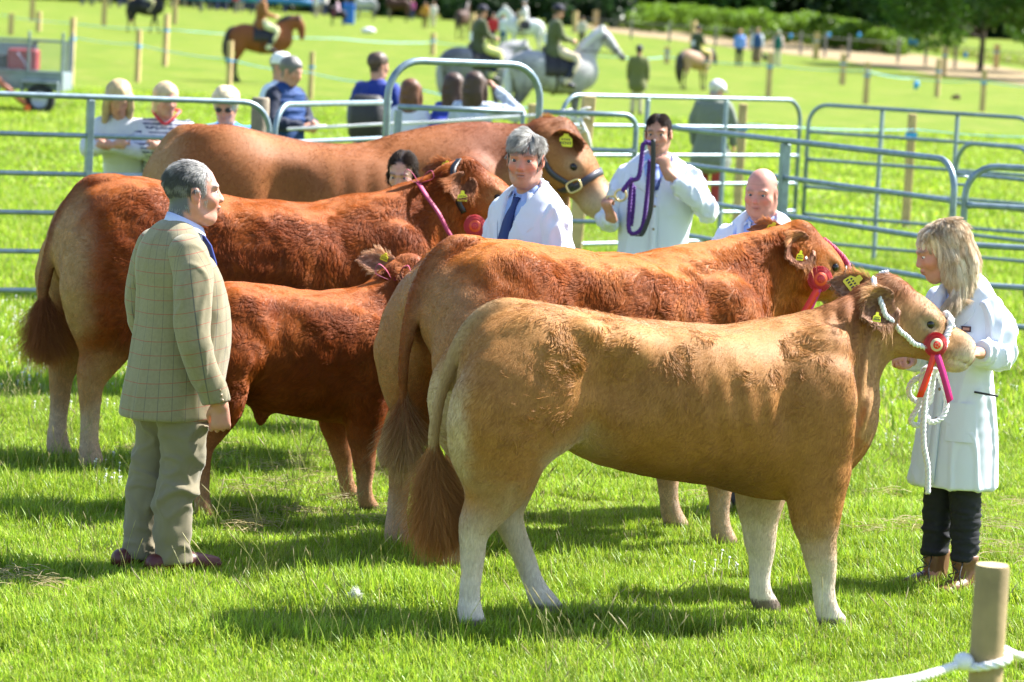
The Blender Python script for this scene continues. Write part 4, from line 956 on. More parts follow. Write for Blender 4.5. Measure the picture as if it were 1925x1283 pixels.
def hand(S, w, d, pn, side=1, curl=.6, s=1.0, thumb=.6, spread=.12, h=1.0):
    """w wrist, d towards the knuckles, pn palm normal (palm faces this way); curl 0 flat..1.6 fist; side +1 thumb on the d x pn side"""
    w = np.array(w, float); d = np.array(d, float); d /= np.linalg.norm(d); pn = np.array(pn, float); pn -= d * (pn @ d); pn /= np.linalg.norm(pn); t = np.cross(d, pn) * side
    P = lambda a, b, c: w + s * (d * a + t * b + pn * c)
    S.limb([(*P(-.03, 0, 0), .021 * s, .027 * s), (*P(.02, .0, 0), .017 * s, .036 * s), (*P(.07, .0, -.002), .0145 * s, .040 * s), (*P(.086, .0, .002), .013 * s, .039 * s)], k=.01, side=t, sub=2)
    for i, (o, L, r) in enumerate(((.031, .072, .0092), (.010, .080, .0095), (-.011, .074, .0090), (-.031, .058, .0080))):
        cu = curl * (1 + .06 * i) if np.isscalar(curl) else curl[i]; a = 0.0; p = np.array([.078 if i else .074, o, 0.0]); pts = [(*P(*p), r * 1.05 * s)]
        for seg, fr in ((.42, .9), (.32, 1.15), (.26, .8)):
            a += cu * fr; sp = spread * (o / .03); stp = L * seg
            p = p + np.array([math.cos(a) * stp, sp * stp * math.cos(a), math.sin(a) * stp]); pts.append((*P(*p), r * s * (1 if seg > .3 else .86)))
        S.limb(pts, k=.004, sub=2)
    b = np.array([.012, .028, .008]); q1 = b + np.array([.030, .022 * (1 - .5 * thumb), .012 + .012 * thumb]); q2 = q1 + np.array([.030, .004 - .014 * thumb, .010 + .010 * thumb]); q3 = q2 + np.array([.022, -.004 - .010 * thumb, .004])
    S.limb([(*P(*b), .016 * s), (*P(*q1), .0125 * s), (*P(*q2), .0108 * s), (*P(*q3), .0088 * s)], k=.008, sub=2)
def body(root, g, h=.006):
    """the person's skin: one continuous mesh (torso, limbs, hands, neck, head with face)"""
    lo, hi = g['bounds']; S = Sdf(lo, hi, h)
    S.limb(g['trunk'], k=.02, p=2.2, sub=3)
    for a in g['arms']: S.limb(a, k=.03, sub=2)
    for a in g['legs']: S.limb(a, k=.03, sub=2)
    for hd in g.get('hands', []): hand(S, **hd)
    FR = g['face']; FR.build(S, g['f']); V, F = S.mesh(); V = relax(V, F, 1, .4); N = vnormals(V, F); C = FR.color(V, g['f'])
    np_mesh('body', V, F, M_SKIN, root, attrs={'col': C}); return V, F, N
def garment(root, name, limbs, bounds, color, material, h=.009, p=2.3, k=.03, cuts=(), folds=.004, fs=9.0, fold_dir=(1, 1, .45), relaxn=2, extra=None, seed=2, uv=None, ops=(), side=(0, 1, 0)):
    """cloth shell from limb tables; cuts are (normal, d) keeping n.p <= d; ops extra sdf calls"""
    S = Sdf(bounds[0], bounds[1], h)
    for L in limbs:
        if isinstance(L, dict): S.limb(**L)
        else: S.limb(L, k=k, p=p, sub=3, side=side)
    for o in ops: o(S)
    for n, d in cuts: S.plane(n, d)
    V, F = S.mesh(); V = relax(V, F, relaxn); N = vnormals(V, F)
    if folds:
        Q = V * np.array(fold_dir); r = 1 - 2 * np.abs(vnoise(Q, fs, seed)); r2 = 1 - 2 * np.abs(vnoise(Q, fs * 2.1, seed + 1))
        Qd = Q @ np.array([[.9, .1, .4], [-.2, .95, .25], [-.35, -.2, .9]]); n1 = vnoise(Qd, fs * .8, seed); n2 = vnoise(Qd * [1, 1, 1.3], fs * 1.7, seed + 1); n3 = vnoise(Q * [1, 1, 2.2], fs * 1.1, seed + 2)
        d = folds * (2.6 * np.clip(1 - 3.2 * np.abs(n1), 0, 1) * (.5 + n3).clip(.1, 1) + 1.3 * np.clip(1 - 3 * np.abs(n2), 0, 1) + .9 * n1 - .6)
        if extra is not None: d = d + extra(V, N)
        V = V + N * d[:, None]
    C = color(V, N) if callable(color) else np.tile(color, (len(V), 1))
    return np_mesh(name, V, F, material, root, attrs={'col': C}), V, F, N

def surf(rows, z, deg, off=0.0, p=2.3):
    """point on a torso shell at height z, angle deg (0 front, + left)"""
    R = np.array(sorted([r[:5] if len(r) > 4 else (*r, r[3]) for r in rows], key=lambda r: r[2])); q = [np.interp(z, R[:, 2], R[:, i]) for i in (0, 1, 3, 4)]
    a = math.radians(deg); c, s_ = math.cos(a), math.sin(a); k = (abs(c) ** p + abs(s_) ** p) ** (-1 / p)
    return np.array([q[0] + (q[2] + off) * c * k, q[1] + (q[3] + off) * s_ * k, z])
def lapels(root, rows, ztop, zbot, ang0, m, w=.06, name='lapel', col=(.8, .81, .86), off=.008):
    for sg in (-1, 1):
        P = []; W = []; n = 9
        for i in range(n):
            t = i / (n - 1); z = ztop + (zbot - ztop) * t; a = ang0 * (1 - t) ** .9 + 2
            wd = math.degrees(w * math.sin(math.pi * min(.25 + t * .8, 1)) ** .8 / .16) * (1.25 if t < .55 else 1.0)
            P.append(surf(rows, z, sg * a, off)); W.append(surf(rows, z - .01, sg * (a + wd), off + .004))
        P = np.array(P); W = np.array(W); V = np.vstack([P, W, P - [.006, 0, 0], W - [.004, 0, .004]]); F = []
        for i in range(n - 1):
            F += [[i, i + 1, n + i + 1, n + i], [2 * n + i, 3 * n + i, 3 * n + i + 1, 2 * n + i + 1], [n + i, n + i + 1, 3 * n + i + 1, 3 * n + i]]
        np_mesh(name, V, F, m, root, attrs={'col': np.tile(col, (len(V), 1))})
def collar_ring(root, c, r, col, mt, hgt=.045, tilt=.03, gap=22, name='shirt_collar', flare=.016):
    V = []; F = []; n = 30
    for i in range(n + 1):
        a = math.radians(gap + (360 - 2 * gap) * i / n); ca, sa = math.cos(a), math.sin(a); pt = max(0, ca) ** 3 * .035
        for dz, dr in ((.0, .0), (hgt, -.008), (hgt + .004, .0), (hgt * .15 - pt, flare)): V.append([c[0] + (r + dr) * ca, c[1] + (r + dr) * .95 * sa, c[2] + dz - tilt * ca])
    for i in range(n):
        for k in range(3): F.append([i * 4 + k, i * 4 + k + 1, i * 4 + 4 + k + 1, i * 4 + 4 + k])
    return np_mesh(name, V, F, mt, root, attrs={'col': np.tile(col, (len(V), 1))})
def tie(root, rows, ztop, zbot, col, pattern=None, name='tie', off=.012):
    P = [surf(rows, ztop - (ztop - zbot) * t, 0, off) for t in np.linspace(0, 1, 7)]
    V, F = strip(P, (0, 1, 0), [.034, .028, .045, .055, .062, .07, .075], .012); C = np.tile(col, (len(V), 1))
    if pattern is not None: C = mixc(C, pattern, (np.sin(V[:, 1] * 500) * np.sin(V[:, 2] * 400) > .3) * 1.0)
    np_mesh(name, V, F, M_DENIM, root, attrs={'col': C})
def coat_set(root, rows, sleeves, bounds, opening, name='coat', col=(.66, .70, .80), hem=None, h=.009, seed=3, folds=.0035, vw=.075, inner=(.30, .42, .75), mt=None):
    """white show coat: body with a V neck, two sleeves, lapels, shirt, pockets"""
    zt, zb = opening; top = surf(rows, zt, 0); cm = mt or M_CLOTH
    ops = [lambda S: S.limb([(*(surf(rows, zt + .06, 0)), vw * 1.3), (*(surf(rows, zt, 0)), vw), (*(surf(rows, (zt + zb) / 2, 0)), vw * .55), (*(surf(rows, zb, 0)), .012)], k=.004, op='-')]
    cuts = [((0, 0, -1), -hem)] if hem is not None else []
    garment(root, name, [rows], bounds, col, cm, h=h, cuts=cuts, folds=folds, fs=6, fold_dir=(1, 1, .3), ops=ops, seed=seed)
    sh = [(r[0], r[1], r[2], r[3] - .016, r[4] - .016) for r in rows if r[2] > zb - .12]
    garment(root, 'shirt', [sh], bounds, inner, M_CLOTH, h=h, folds=.002)
    for i, pts in enumerate(sleeves):
        B = np.array(pts[-1][:3]); A = np.array(pts[-2][:3]); d = (B - A) / np.linalg.norm(B - A)
        garment(root, 'sleeve', [pts], bounds, col, cm, h=h, cuts=[(tuple(d), float(d @ B))], folds=folds * 1.8, fs=10, seed=seed + 5 + i)
    zz = [q for q in np.linspace(zb - .01, max(min(r[2] for r in rows), hem or 0) + .02, 12)]; V_, F_ = strip([surf(rows, q, 3, folds * 1.2 + .002) for q in zz], (0, 1, 0), .042, .005); np_mesh('placket', V_, F_, cm, root, attrs={'col': np.tile(col, (len(V_), 1))})
    for q in (zb - .06, zb - .19, zb - .32): V_, F_ = sphere(surf(rows, q, 3, folds * 1.2 + .006), (.004, .008, .008), 8); np_mesh('button', V_, F_, M_BTN, root)
    lapels(root, rows, zt + .015, zb, math.degrees(vw * .85 / .12), cm, col=col)
    return rows
def crop_hair(root, V, F, N, FR, mask, col, n, L, rng, **kw):
    return put_hair(root, 'hair', V, F, N, FR, mask, col, n, L, rng, hair_flow(FR, kw.pop('part', 0), kw.pop('fwd', .3)), **kw)

# ------------------------------------------------------------------ the judge in the tweed jacket
if want('judge'):
    rng = np.random.default_rng(5)
    J = thing('person', 'grey-haired man in green checked tweed jacket and khaki trousers, his back half turned', 'man', (-1.455, 14.2, 0), 33)
    FJ = FaceF((.085, .0, 1.625), -20, 6, 0, 1.12)
    def jmask(h):
        x, y, z = h.T; return np.maximum(short_mask(h) * sstep(x, .075, .05), sstep(x, -.045, -.06) * sstep(z, -.10, -.085)) * (1 - .6 * sstep(x, .035, .06) * sstep(z, .09, .06))
    f = dict(skin=(.52, .25, .18), brow=(.35, .3, .28), ruddy=.7, hair=(.20, .20, .21), mask=jmask, neck=(.03, 0, 1.42), nk=1.12, fat=.8)
    bnd = ((-.45, -.5, -.03), (.5, .5, 1.86))
    rh = dict(w=(.11, -.27, .745), d=(.10, .05, -1), pn=(.35, 1, 0), side=-1, curl=.75, s=1.08, thumb=.9)
    V, F, N = body(J, dict(bounds=bnd, trunk=[(.02, 0, .92, .12, .14), (.05, 0, 1.08, .13, .14), (.04, 0, 1.25, .12, .15), (.0, 0, 1.38, .08, .13)],
        arms=[[(-.03, -.20, 1.37, .05), (-.04, -.27, 1.08, .035), (.0, -.28, .95, .035), (.11, -.27, .745, .03)], [(.0, .18, 1.37, .04), (.0, .275, 1.08, .03), (.07, .285, .93, .03), (.12, .28, .76, .025)]],
        legs=[[(.0, -.08, .85, .09), (.03, -.085, .5, .06), (.0, -.08, .1, .045)], [(.0, .08, .85, .09), (-.01, .085, .5, .06), (-.06, .08, .1, .045)]],
        hands=[rh, dict(w=(.12, .28, .76), d=(.10, 0, -1), pn=(.2, -1, 0), side=1, curl=.8, s=1.05)], face=FJ, f=f), h=.0058)
    FJ.eyes(J)
    put_hair(J, 'hair', V, F, N, FJ, jmask, (.10, .10, .105), 20000, lambda h: .030 + .028 * sstep(h[:, 2], .04, .10) * sstep(h[:, 0], .07, .0), rng, hair_flow(FJ, 0, -.8), lift=.09, rad=.0007, grey=((.62, .60, .58), lambda h: np.clip(.12 + 1.0 * sstep(h[:, 0], .0, .05) + .25 * sstep(h[:, 2], .10, .13) + .5 * sstep(h[:, 2], .03, -.07) * (h[:, 0] < .0) + .35 * (vnoise(h, 60, 3) > .3), 0, 1)), clump=.35, csize=.010, curl=.12)
    # tweed: green-grey wool, thin red lines across, dark lines down
    def tweed(V, N, axis=None):
        x, y, z = V.T
        if axis is None: u = np.arctan2(y, x + .0) * .20; v = z + .07 * (x < 0) * 0 - .12 * x
        else:
            a, b = axis; t = ((V - a) @ (b - a)) / np.linalg.norm(b - a); u = np.arctan2((V - a)[:, 1] + .0, (V - a)[:, 0] - t * (b - a)[0] / np.linalg.norm(b - a)) * .07; v = -t
        base = np.array([.25, .215, .13]); C = np.tile(base, (len(V), 1)) * (1 + .10 * vnoise(V, 160, 2) + .05 * vnoise(V, 12, 3))[:, None]
        return C, u, v
    M_TWEED = bpy.data.materials.new('tweed'); M_TWEED.use_nodes = True; nt = M_TWEED.node_tree; pb = nt.nodes['Principled BSDF']; pb.inputs['Roughness'].default_value = .9; pb.inputs['Specular IOR Level'].default_value = .15; pb.inputs['Sheen Weight'].default_value = .25
    def _a(n):
        q = nt.nodes.new('ShaderNodeAttribute'); q.attribute_name = n; return q
    def _lines(src, period, width):
        m1 = nt.nodes.new('ShaderNodeMath'); m1.operation = 'DIVIDE'; nt.links.new(src, m1.inputs[0]); m1.inputs[1].default_value = period
        m2 = nt.nodes.new('ShaderNodeMath'); m2.operation = 'FRACT'; nt.links.new(m1.outputs[0], m2.inputs[0])
        m3 = nt.nodes.new('ShaderNodeMath'); m3.operation = 'SUBTRACT'; nt.links.new(m2.outputs[0], m3.inputs[0]); m3.inputs[1].default_value = .5
        m4 = nt.nodes.new('ShaderNodeMath'); m4.operation = 'ABSOLUTE'; nt.links.new(m3.outputs[0], m4.inputs[0])
        m5 = nt.nodes.new('ShaderNodeMath'); m5.operation = 'LESS_THAN'; nt.links.new(m4.outputs[0], m5.inputs[0]); m5.inputs[1].default_value = width / period / 2; return m5.outputs[0]
    def _mix(f_, fac, A, B):
        s = nt.nodes.new('ShaderNodeMath'); s.operation = 'MULTIPLY'; nt.links.new(f_, s.inputs[0]); s.inputs[1].default_value = fac
        x = nt.nodes.new('ShaderNodeMix'); x.data_type = 'RGBA'; nt.links.new(s.outputs[0], x.inputs[0]); nt.links.new(A, x.inputs[6]); x.inputs[7].default_value = (*B, 1); return x.outputs[2]
    c = _a('col').outputs['Color']; c = _mix(_lines(_a('u').outputs['Fac'], .020, .0015), .15, c, (.16, .17, .09)); c = _mix(_lines(_a('u').outputs['Fac'], .060, .0026), .6, c, (.05, .06, .07)); c = _mix(_lines(_a('v').outputs['Fac'], .058, .0030), .7, c, (.34, .06, .04))
    nt.links.new(c, pb.inputs['Base Color'])
    nn = nt.nodes.new('ShaderNodeTexNoise'); nn.inputs['Scale'].default_value = 500; bp = nt.nodes.new('ShaderNodeBump'); bp.inputs['Strength'].default_value = .3; bp.inputs['Distance'].default_value = .002; nt.links.new(nn.outputs[0], bp.inputs['Height']); nt.links.new(bp.outputs[0], pb.inputs['Normal'])
    jb = ((-.4, -.45, .5), (.45, .45, 1.6))
    tor = [(.01, 0, .55, .215, .20), (.015, 0, .70, .21, .20), (.045, 0, .90, .205, .20), (.06, 0, 1.05, .20, .20), (.04, 0, 1.20, .175, .205), (-.005, 0, 1.32, .135, .205), (-.005, 0, 1.40, .105, .165), (.01, 0, 1.45, .075, .09)]
    o, V, F, N = garment(J, 'jacket', [tor], jb, (.3, .3, .2), M_TWEED, h=.009, cuts=[((0, 0, -1), -.665)], folds=.0022, fs=6, fold_dir=(1, 1, .35),
        ops=[lambda S: S.limb([(.06, 0, 1.50, .07), (.16, 0, 1.40, .035), (.24, 0, 1.22, .012)], k=.01, op='-'), lambda S: S.ell((-.25, -.03, .66), (.06, .006, .22), .01, op='-')])
    Cc, u, v = tweed(V, N)
    for an, arr in (('u', u), ('v', v)):
        at_ = o.data.attributes.new(an, 'FLOAT', 'POINT'); at_.data.foreach_set('value', arr.astype(np.float32))
    o.data.attributes['col'].data.foreach_set('color', np.c_[Cc, np.ones(len(Cc))].astype(np.float32).ravel())
    for sg, pts in ((-1, [(-.02, -.17, 1.375, .085, .085), (-.02, -.225, 1.30, .085, .08), (-.04, -.265, 1.18, .078, .075), (-.04, -.285, 1.05, .072, .07), (.0, -.285, .93, .066, .062), (.055, -.28, .83, .062, .058), (.095, -.275, .76, .060, .055)]), (1, [(.0, .17, 1.375, .085, .085), (.0, .225, 1.30, .085, .08), (.0, .265, 1.18, .075, .075), (.02, .285, 1.05, .068, .068), (.07, .285, .93, .062, .062), (.12, .28, .79, .058, .057)])):
        A = np.array(pts[1][:3]); B = np.array(pts[-1][:3]); d = (B - A) / np.linalg.norm(B - A)
        cuts = [(tuple(d), float(d @ B) - .0)]
        o, V, F, N = garment(J, 'sleeve', [pts], jb, (.3, .3, .2), M_TWEED, h=.008, cuts=cuts, folds=.0035, fs=8, seed=7)
        Cc, u, v = tweed(V, N, (A, B)); o.data.attributes['col'].data.foreach_set('color', np.c_[Cc, np.ones(len(Cc))].astype(np.float32).ravel())
        for an, arr in (('u', u), ('v', v)):
            at_ = o.data.attributes.new(an, 'FLOAT', 'POINT'); at_.data.foreach_set('value', arr.astype(np.float32))
    khaki = lambda V, N: np.tile([.20, .172, .11], (len(V), 1)) * (1 + .05 * vnoise(V, 20, 1))[:, None]
    garment(J, 'trousers', [[(.0, -.02, .85, .13, .14), (.015, -.06, .76, .125, .115), (.03, -.085, .62, .105, .10), (.035, -.085, .48, .09, .085), (.0, -.085, .30, .08, .075), (.01, -.08, .12, .075, .072), (.02, -.08, .0, .08, .078)],
        [(.0, .02, .85, .13, .14), (.0, .06, .76, .125, .115), (.0, .085, .62, .10, .095), (-.01, .09, .48, .088, .082), (-.05, .085, .30, .08, .075), (-.06, .08, .14, .074, .07), (-.06, .08, .03, .08, .078)]], ((-.35, -.35, -.1), (.35, .35, 1.1)), khaki, M_CLOTH, h=.009, k=.012, cuts=[((0, 0, -1), -.045)], folds=.0075, fs=7, fold_dir=(1, 1, 1.2), seed=5)
    for y0, x0 in ((-.08, .02), (.08, -.06)):
        garment(J, 'shoe', [[(x0 - .09, y0, .045, .045), (x0 + .02, y0, .05, .05), (x0 + .14, y0, .035, .045), (x0 + .19, y0, .03, .038)]], ((-.3, -.3, -.05), (.35, .3, .2)), (.09, .016, .012), M_LEATHER, h=.008, cuts=[((0, 0, -1), -.004)], folds=0)
    # collar, tie, buttons, cuff buttons
    def collar(root, FRn, c, tilt, r, col, mt, hgt=.04, name='collar'):
        V = []; F = []; n = 28
        for i in range(n + 1):
            a = math.radians(18 + (360 - 36) * i / n); rr = r * (1 + .06 * math.cos(a))
            for dz, dr in ((.0, .0), (hgt, -.006), (hgt + .003, .002), (hgt * .35, .014)): V.append([c[0] + (rr + dr) * math.cos(a) + tilt * math.cos(a) * 0 , c[1] + (rr + dr) * .92 * math.sin(a), c[2] + dz - tilt * math.cos(a)])
        for i in range(n):
            for k in range(3): F.append([i * 4 + k, i * 4 + k + 1, i * 4 + 4 + k + 1, i * 4 + 4 + k])
        return np_mesh(name, V, F, mt, root, attrs={'col': np.tile(col, (len(V), 1))})
    collar(J, None, (.045, 0, 1.455), .035, .078, (.55, .60, .85), M_CLOTH, .05)
    np_mesh('tie', *strip([(.135, 0, 1.44), (.165, 0, 1.40), (.19, 0, 1.33), (.205, 0, 1.22)], (0, 1, 0), [.03, .045, .05, .06], .01), M_DENIM, J, attrs={'col': np.tile([.03, .05, .22], (16, 1))})
    for z in (1.12, 1.0, .88):
        Vb, Fb = lathe([(.001, .004), (.010, .004), (.012, 0), (.010, -.003), (.001, -.003)], 12); np_mesh('button', Vb @ frame_rot((0, 0, 1), (1, 0, 0)).T @ np.eye(3) + [.258 - .1 * abs(z - 1.02), -.03, z], Fb, M_BTN, J)
    for t in (.0, .022, .044):
        Vb, Fb = sphere((.085 - t * .3, -.335, .775 + t), (.008, .005, .008), 10); np_mesh('button', Vb, Fb, M_BTN, J)

# ------------------------------------------------------------------ the three men in white coats and the dark-haired girl
def man(label, pos, rz, sc, FR, f, torso, arms, hands, hair, coat, ls=(0, 0), shoes=(.05, .04, .035), trouser=(.06, .065, .08), h=.0068, seed=1, extra=None):
    """standing man in a white coat. torso rows from neck down, arms two polylines (x y z r), in metres; sc scales the figure"""
    rng = np.random.default_rng(seed); P = thing('person', label, 'man', pos, rz); P.scale = (sc, sc, sc)
    sq = lambda rows: [tuple(r[:1]) + (r[1] * .97,) + tuple(r[2:4]) + ((r[4] * .98,) if len(r) > 4 else ()) for r in rows]
    torso = sq(torso); arms = [[(x, y * .97, z, r * (.6 if i < len(a) - 1 else .85)) for i, (x, y, z, r) in enumerate(a)] for a in arms]; coat = dict(coat, sleeves=[[(x, y * .97, z, a * .93, b * .93) for x, y, z, a, b in q] for q in coat['sleeves']])
    hands = [dict(hd, w=(hd['w'][0], hd['w'][1] * .97, hd['w'][2])) for hd in hands]
    bnd = ((-.55, -.65, -.03), (.65, .65, 1.95))
    V, F, N = body(P, dict(bounds=bnd, trunk=[(0, 0, .92, .12, .16), (0, 0, 1.10, .11, .15), (.0, 0, 1.28, .12, .17), (-.01, 0, 1.40, .09, .15)], arms=arms,
        legs=[[(.0, q * .09, .88, .09), (.01 + ls[0], q * .09 + ls[1], .5, .06), (-.01 + ls[0], q * .09 + ls[1], .1, .045), (.08 + ls[0], q * .10 + ls[1], .03, .035)] for q in (-1, 1)], hands=hands, face=FR, f=f), h=h)
    FR.eyes(P)
    if hair: crop_hair(P, V, F, N, FR, f['mask'], hair.pop('col'), hair.pop('n'), hair.pop('L'), rng, **hair)
    for q in (-1, 1):
        garment(P, 'trouser_leg', [[(.0, q * .07, .92, .12, .11), (.01 + ls[0] * .6, q * .08 + ls[1] * .6, .70, .095, .09), (.01 + ls[0], q * .085 + ls[1], .5, .08, .075), (-.01 + ls[0], q * .09 + ls[1], .2, .07, .065), (-.01 + ls[0], q * .09 + ls[1], .03, .07, .07)]], ((-.3, -.35, -.05), (.3, .35, 1.1)), trouser, M_DENIM, h=.014, folds=.006, cuts=[((0, 0, -1), -.05)])
        garment(P, 'shoe', [[(-.07 + ls[0], q * .09 + ls[1], .04, .04), (.05 + ls[0], q * .095 + ls[1], .045, .045), (.17 + ls[0], q * .10 + ls[1], .03, .04)]], ((-.2, -.25, -.03), (.3, .25, .12)), shoes, M_LEATHER, h=.012, folds=0, cuts=[((0, 0, -1), -.002)])
    coat_set(P, torso, coat['sleeves'], bnd, coat['open'], h=.0115, hem=coat.get('hem', .55), col=coat.get('col', (.66, .70, .80)), seed=seed, folds=.006, inner=coat.get('inner', (.30, .42, .75)))
    collar_ring(P, coat['neck'], coat.get('nr', .073), coat.get('shirt', (.40, .50, .85)), M_CLOTH)
    tie(P, [(r[0], r[1], r[2], r[3] - .01, r[4] - .01) for r in torso], coat['neck'][2] + .005, coat['open'][1] + .03, coat.get('tie', (.03, .05, .16)), coat.get('tiepat'))
    if extra: extra(P, torso)
    return P
TORSO = [(.0, 0, 1.475, .07, .085), (-.005, 0, 1.43, .095, .155), (.0, 0, 1.36, .125, .205), (.01, 0, 1.22, .145, .215), (.015, 0, 1.05, .15, .205), (.01, 0, .88, .16, .215), (.01, 0, .68, .18, .235), (.01, 0, .50, .19, .25)]
def pocket(P, torso, z, deg, w=.11, hgt=.13, col=(.66, .70, .80), name='pocket'):
    V = []; n = 5; F = []
    for i in range(n):
        for j in range(n): V.append(surf(torso, z - hgt * j / (n - 1), deg + math.degrees(w / .2) * (i / (n - 1) - .5), .006 + .004 * math.sin(math.pi * i / (n - 1))))
    for i in range(n - 1):
        for j in range(n - 1): a = i * n + j; F.append([a, a + 1, a + n + 1, a + n])
    V = np.array(V); c = V.mean(0); V2 = V - (V - [c[0] * 0, 0, 0]) * [.05, .05, 0]; F2 = [[x + len(V) for x in f[::-1]] for f in F]
    np_mesh(name, np.vstack([V, V2]), F + F2, M_CLOTH, P, attrs={'col': np.tile(col, (2 * len(V), 1))})
if want('h2'):
    hm = lambda h: np.maximum(short_mask(h), sstep(h[:, 2], .052, .066) * sstep(h[:, 0], .095, .08) * (np.abs(h[:, 1]) < .06))
    FR = FaceF((.045, 0, 1.625), 38, -4, 0, .98)
    f = dict(skin=(.52, .25, .18), brow=(.16, .10, .07), ruddy=.9, hair=(.25, .22, .20), mask=hm, neck=(.0, 0, 1.43), nk=1.0, fat=.3, mouth=.004, beard=(.35, .24, .2))
    armL = [(.0, .19, 1.38, .055), (.05, .25, 1.14, .045), (.19, .14, 1.10, .04), (.26, .03, 1.12, .03)]; armR = [(.0, -.19, 1.38, .055), (.02, -.24, 1.14, .045), (.18, -.20, 1.10, .04), (.26, -.12, 1.12, .03)]
    def ex(P, T):
        pocket(P, T, 1.30, 32)
        rp = [(.30, -.24, 1.14), (.31, -.17, 1.155), (.33, -.12, 1.165), (.31, -.06, 1.16), (.34, -.02, 1.15), (.30, -.08, 1.175), (.33, -.15, 1.18), (.31, -.21, 1.165)]
        V, F = tube(catmull(np.array(rp), 4), .011, 6); np_mesh('white_rope', V, F, M_ROPEW, P)
    M_ROPEW = mat('white_rope', (.80, .80, .82), rough=.8, bump=(200, .3, .003))
    pt = at_y(1003, 640, 15.98)
    man('grey-haired squinting man in a white coat, behind the back of the red brown cow', (pt[0] - .045, 15.98, 0), -140, 1.085, FR, f, TORSO, [armL, armR],
        [dict(w=(.26, .03, 1.12), d=(.35, -1, .12), pn=(-.3, 0, -1), side=-1, curl=.7), dict(w=(.26, -.12, 1.12), d=(.5, -.8, .1), pn=(0, .3, -1), side=-1, curl=.9)],
        dict(col=(.09, .08, .07), n=18000, L=lambda h: .035 + .025 * sstep(h[:, 2], .05, .1), grey=((.62, .61, .58), lambda h: np.clip(.1 + .55 * (vnoise(h * [1, 3, 1], 55, 3) > .0) + .45 * sstep(h[:, 2], .05, .1), 0, 1)), fwd=.7, part=.03, lift=.14, curl=.12),
        dict(sleeves=[[(.0, .165, 1.375, .085, .08), (.02, .215, 1.28, .078, .07), (.05, .245, 1.15, .07, .065), (.14, .18, 1.10, .065, .06), (.235, .06, 1.115, .052, .05)], [(.0, -.165, 1.375, .085, .08), (.01, -.21, 1.28, .078, .07), (.03, -.24, 1.15, .07, .065), (.14, -.215, 1.10, .062, .06), (.235, -.145, 1.115, .052, .05)]],
             open=(1.47, 1.20), neck=(.005, 0, 1.45), nr=.078), seed=21, extra=ex, ls=(.10, -.08))
if want('h3'):
    FR = FaceF((.04, 0, 1.627), -6, -2, 2, .93)
    f = dict(skin=(.48, .235, .16), brow=(.04, .028, .02), ruddy=.5, hair=(.04, .028, .022), mask=short_mask, neck=(.0, 0, 1.43), beard=(.20, .13, .10))
    aL = [(.0, .19, 1.38, .055), (.10, .33, 1.18, .045), (.21, .20, 1.32, .04), (.24, .08, 1.42, .03)]; aR = [(.0, -.19, 1.38, .055), (.02, -.25, 1.13, .045), (.17, -.27, 1.12, .04), (.27, -.23, 1.16, .03)]
    pt = at_y(1218, 640, 20.6)
    P = man('dark-haired man in a white coat holding up a purple rope by the bull\'s nose', (pt[0], 20.6, 0), -97, 1.075, FR, f, TORSO, [aL, aR],
        [dict(w=(.24, .08, 1.42), d=(.05, -.35, 1), pn=(-.8, -.5, 0), side=-1, curl=1.1), dict(w=(.27, -.23, 1.16), d=(.35, -.35, .75), pn=(-.7, .6, 0), side=1, curl=1.1)],
        dict(col=(.045, .03, .022), n=12000, L=lambda h: .014 + .012 * sstep(h[:, 2], .05, .1), fwd=.2, lift=.35, curl=.3, rad=.001),
        dict(sleeves=[[(.0, .165, 1.375, .085, .08), (.03, .23, 1.30, .08, .075), (.09, .315, 1.20, .075, .07), (.14, .28, 1.25, .068, .065), (.225, .12, 1.385, .05, .048)], [(.0, -.165, 1.375, .085, .08), (.01, -.22, 1.28, .078, .07), (.02, -.25, 1.15, .07, .065), (.12, -.265, 1.12, .062, .06), (.235, -.24, 1.145, .05, .048)]],
             open=(1.46, 1.28), neck=(.005, 0, 1.455), nr=.075, shirt=(.30, .42, .75), tie=(.05, .07, .25), tiepat=(.3, .4, .7)), seed=22, extra=lambda P, T: pocket(P, T, 1.30, 32))
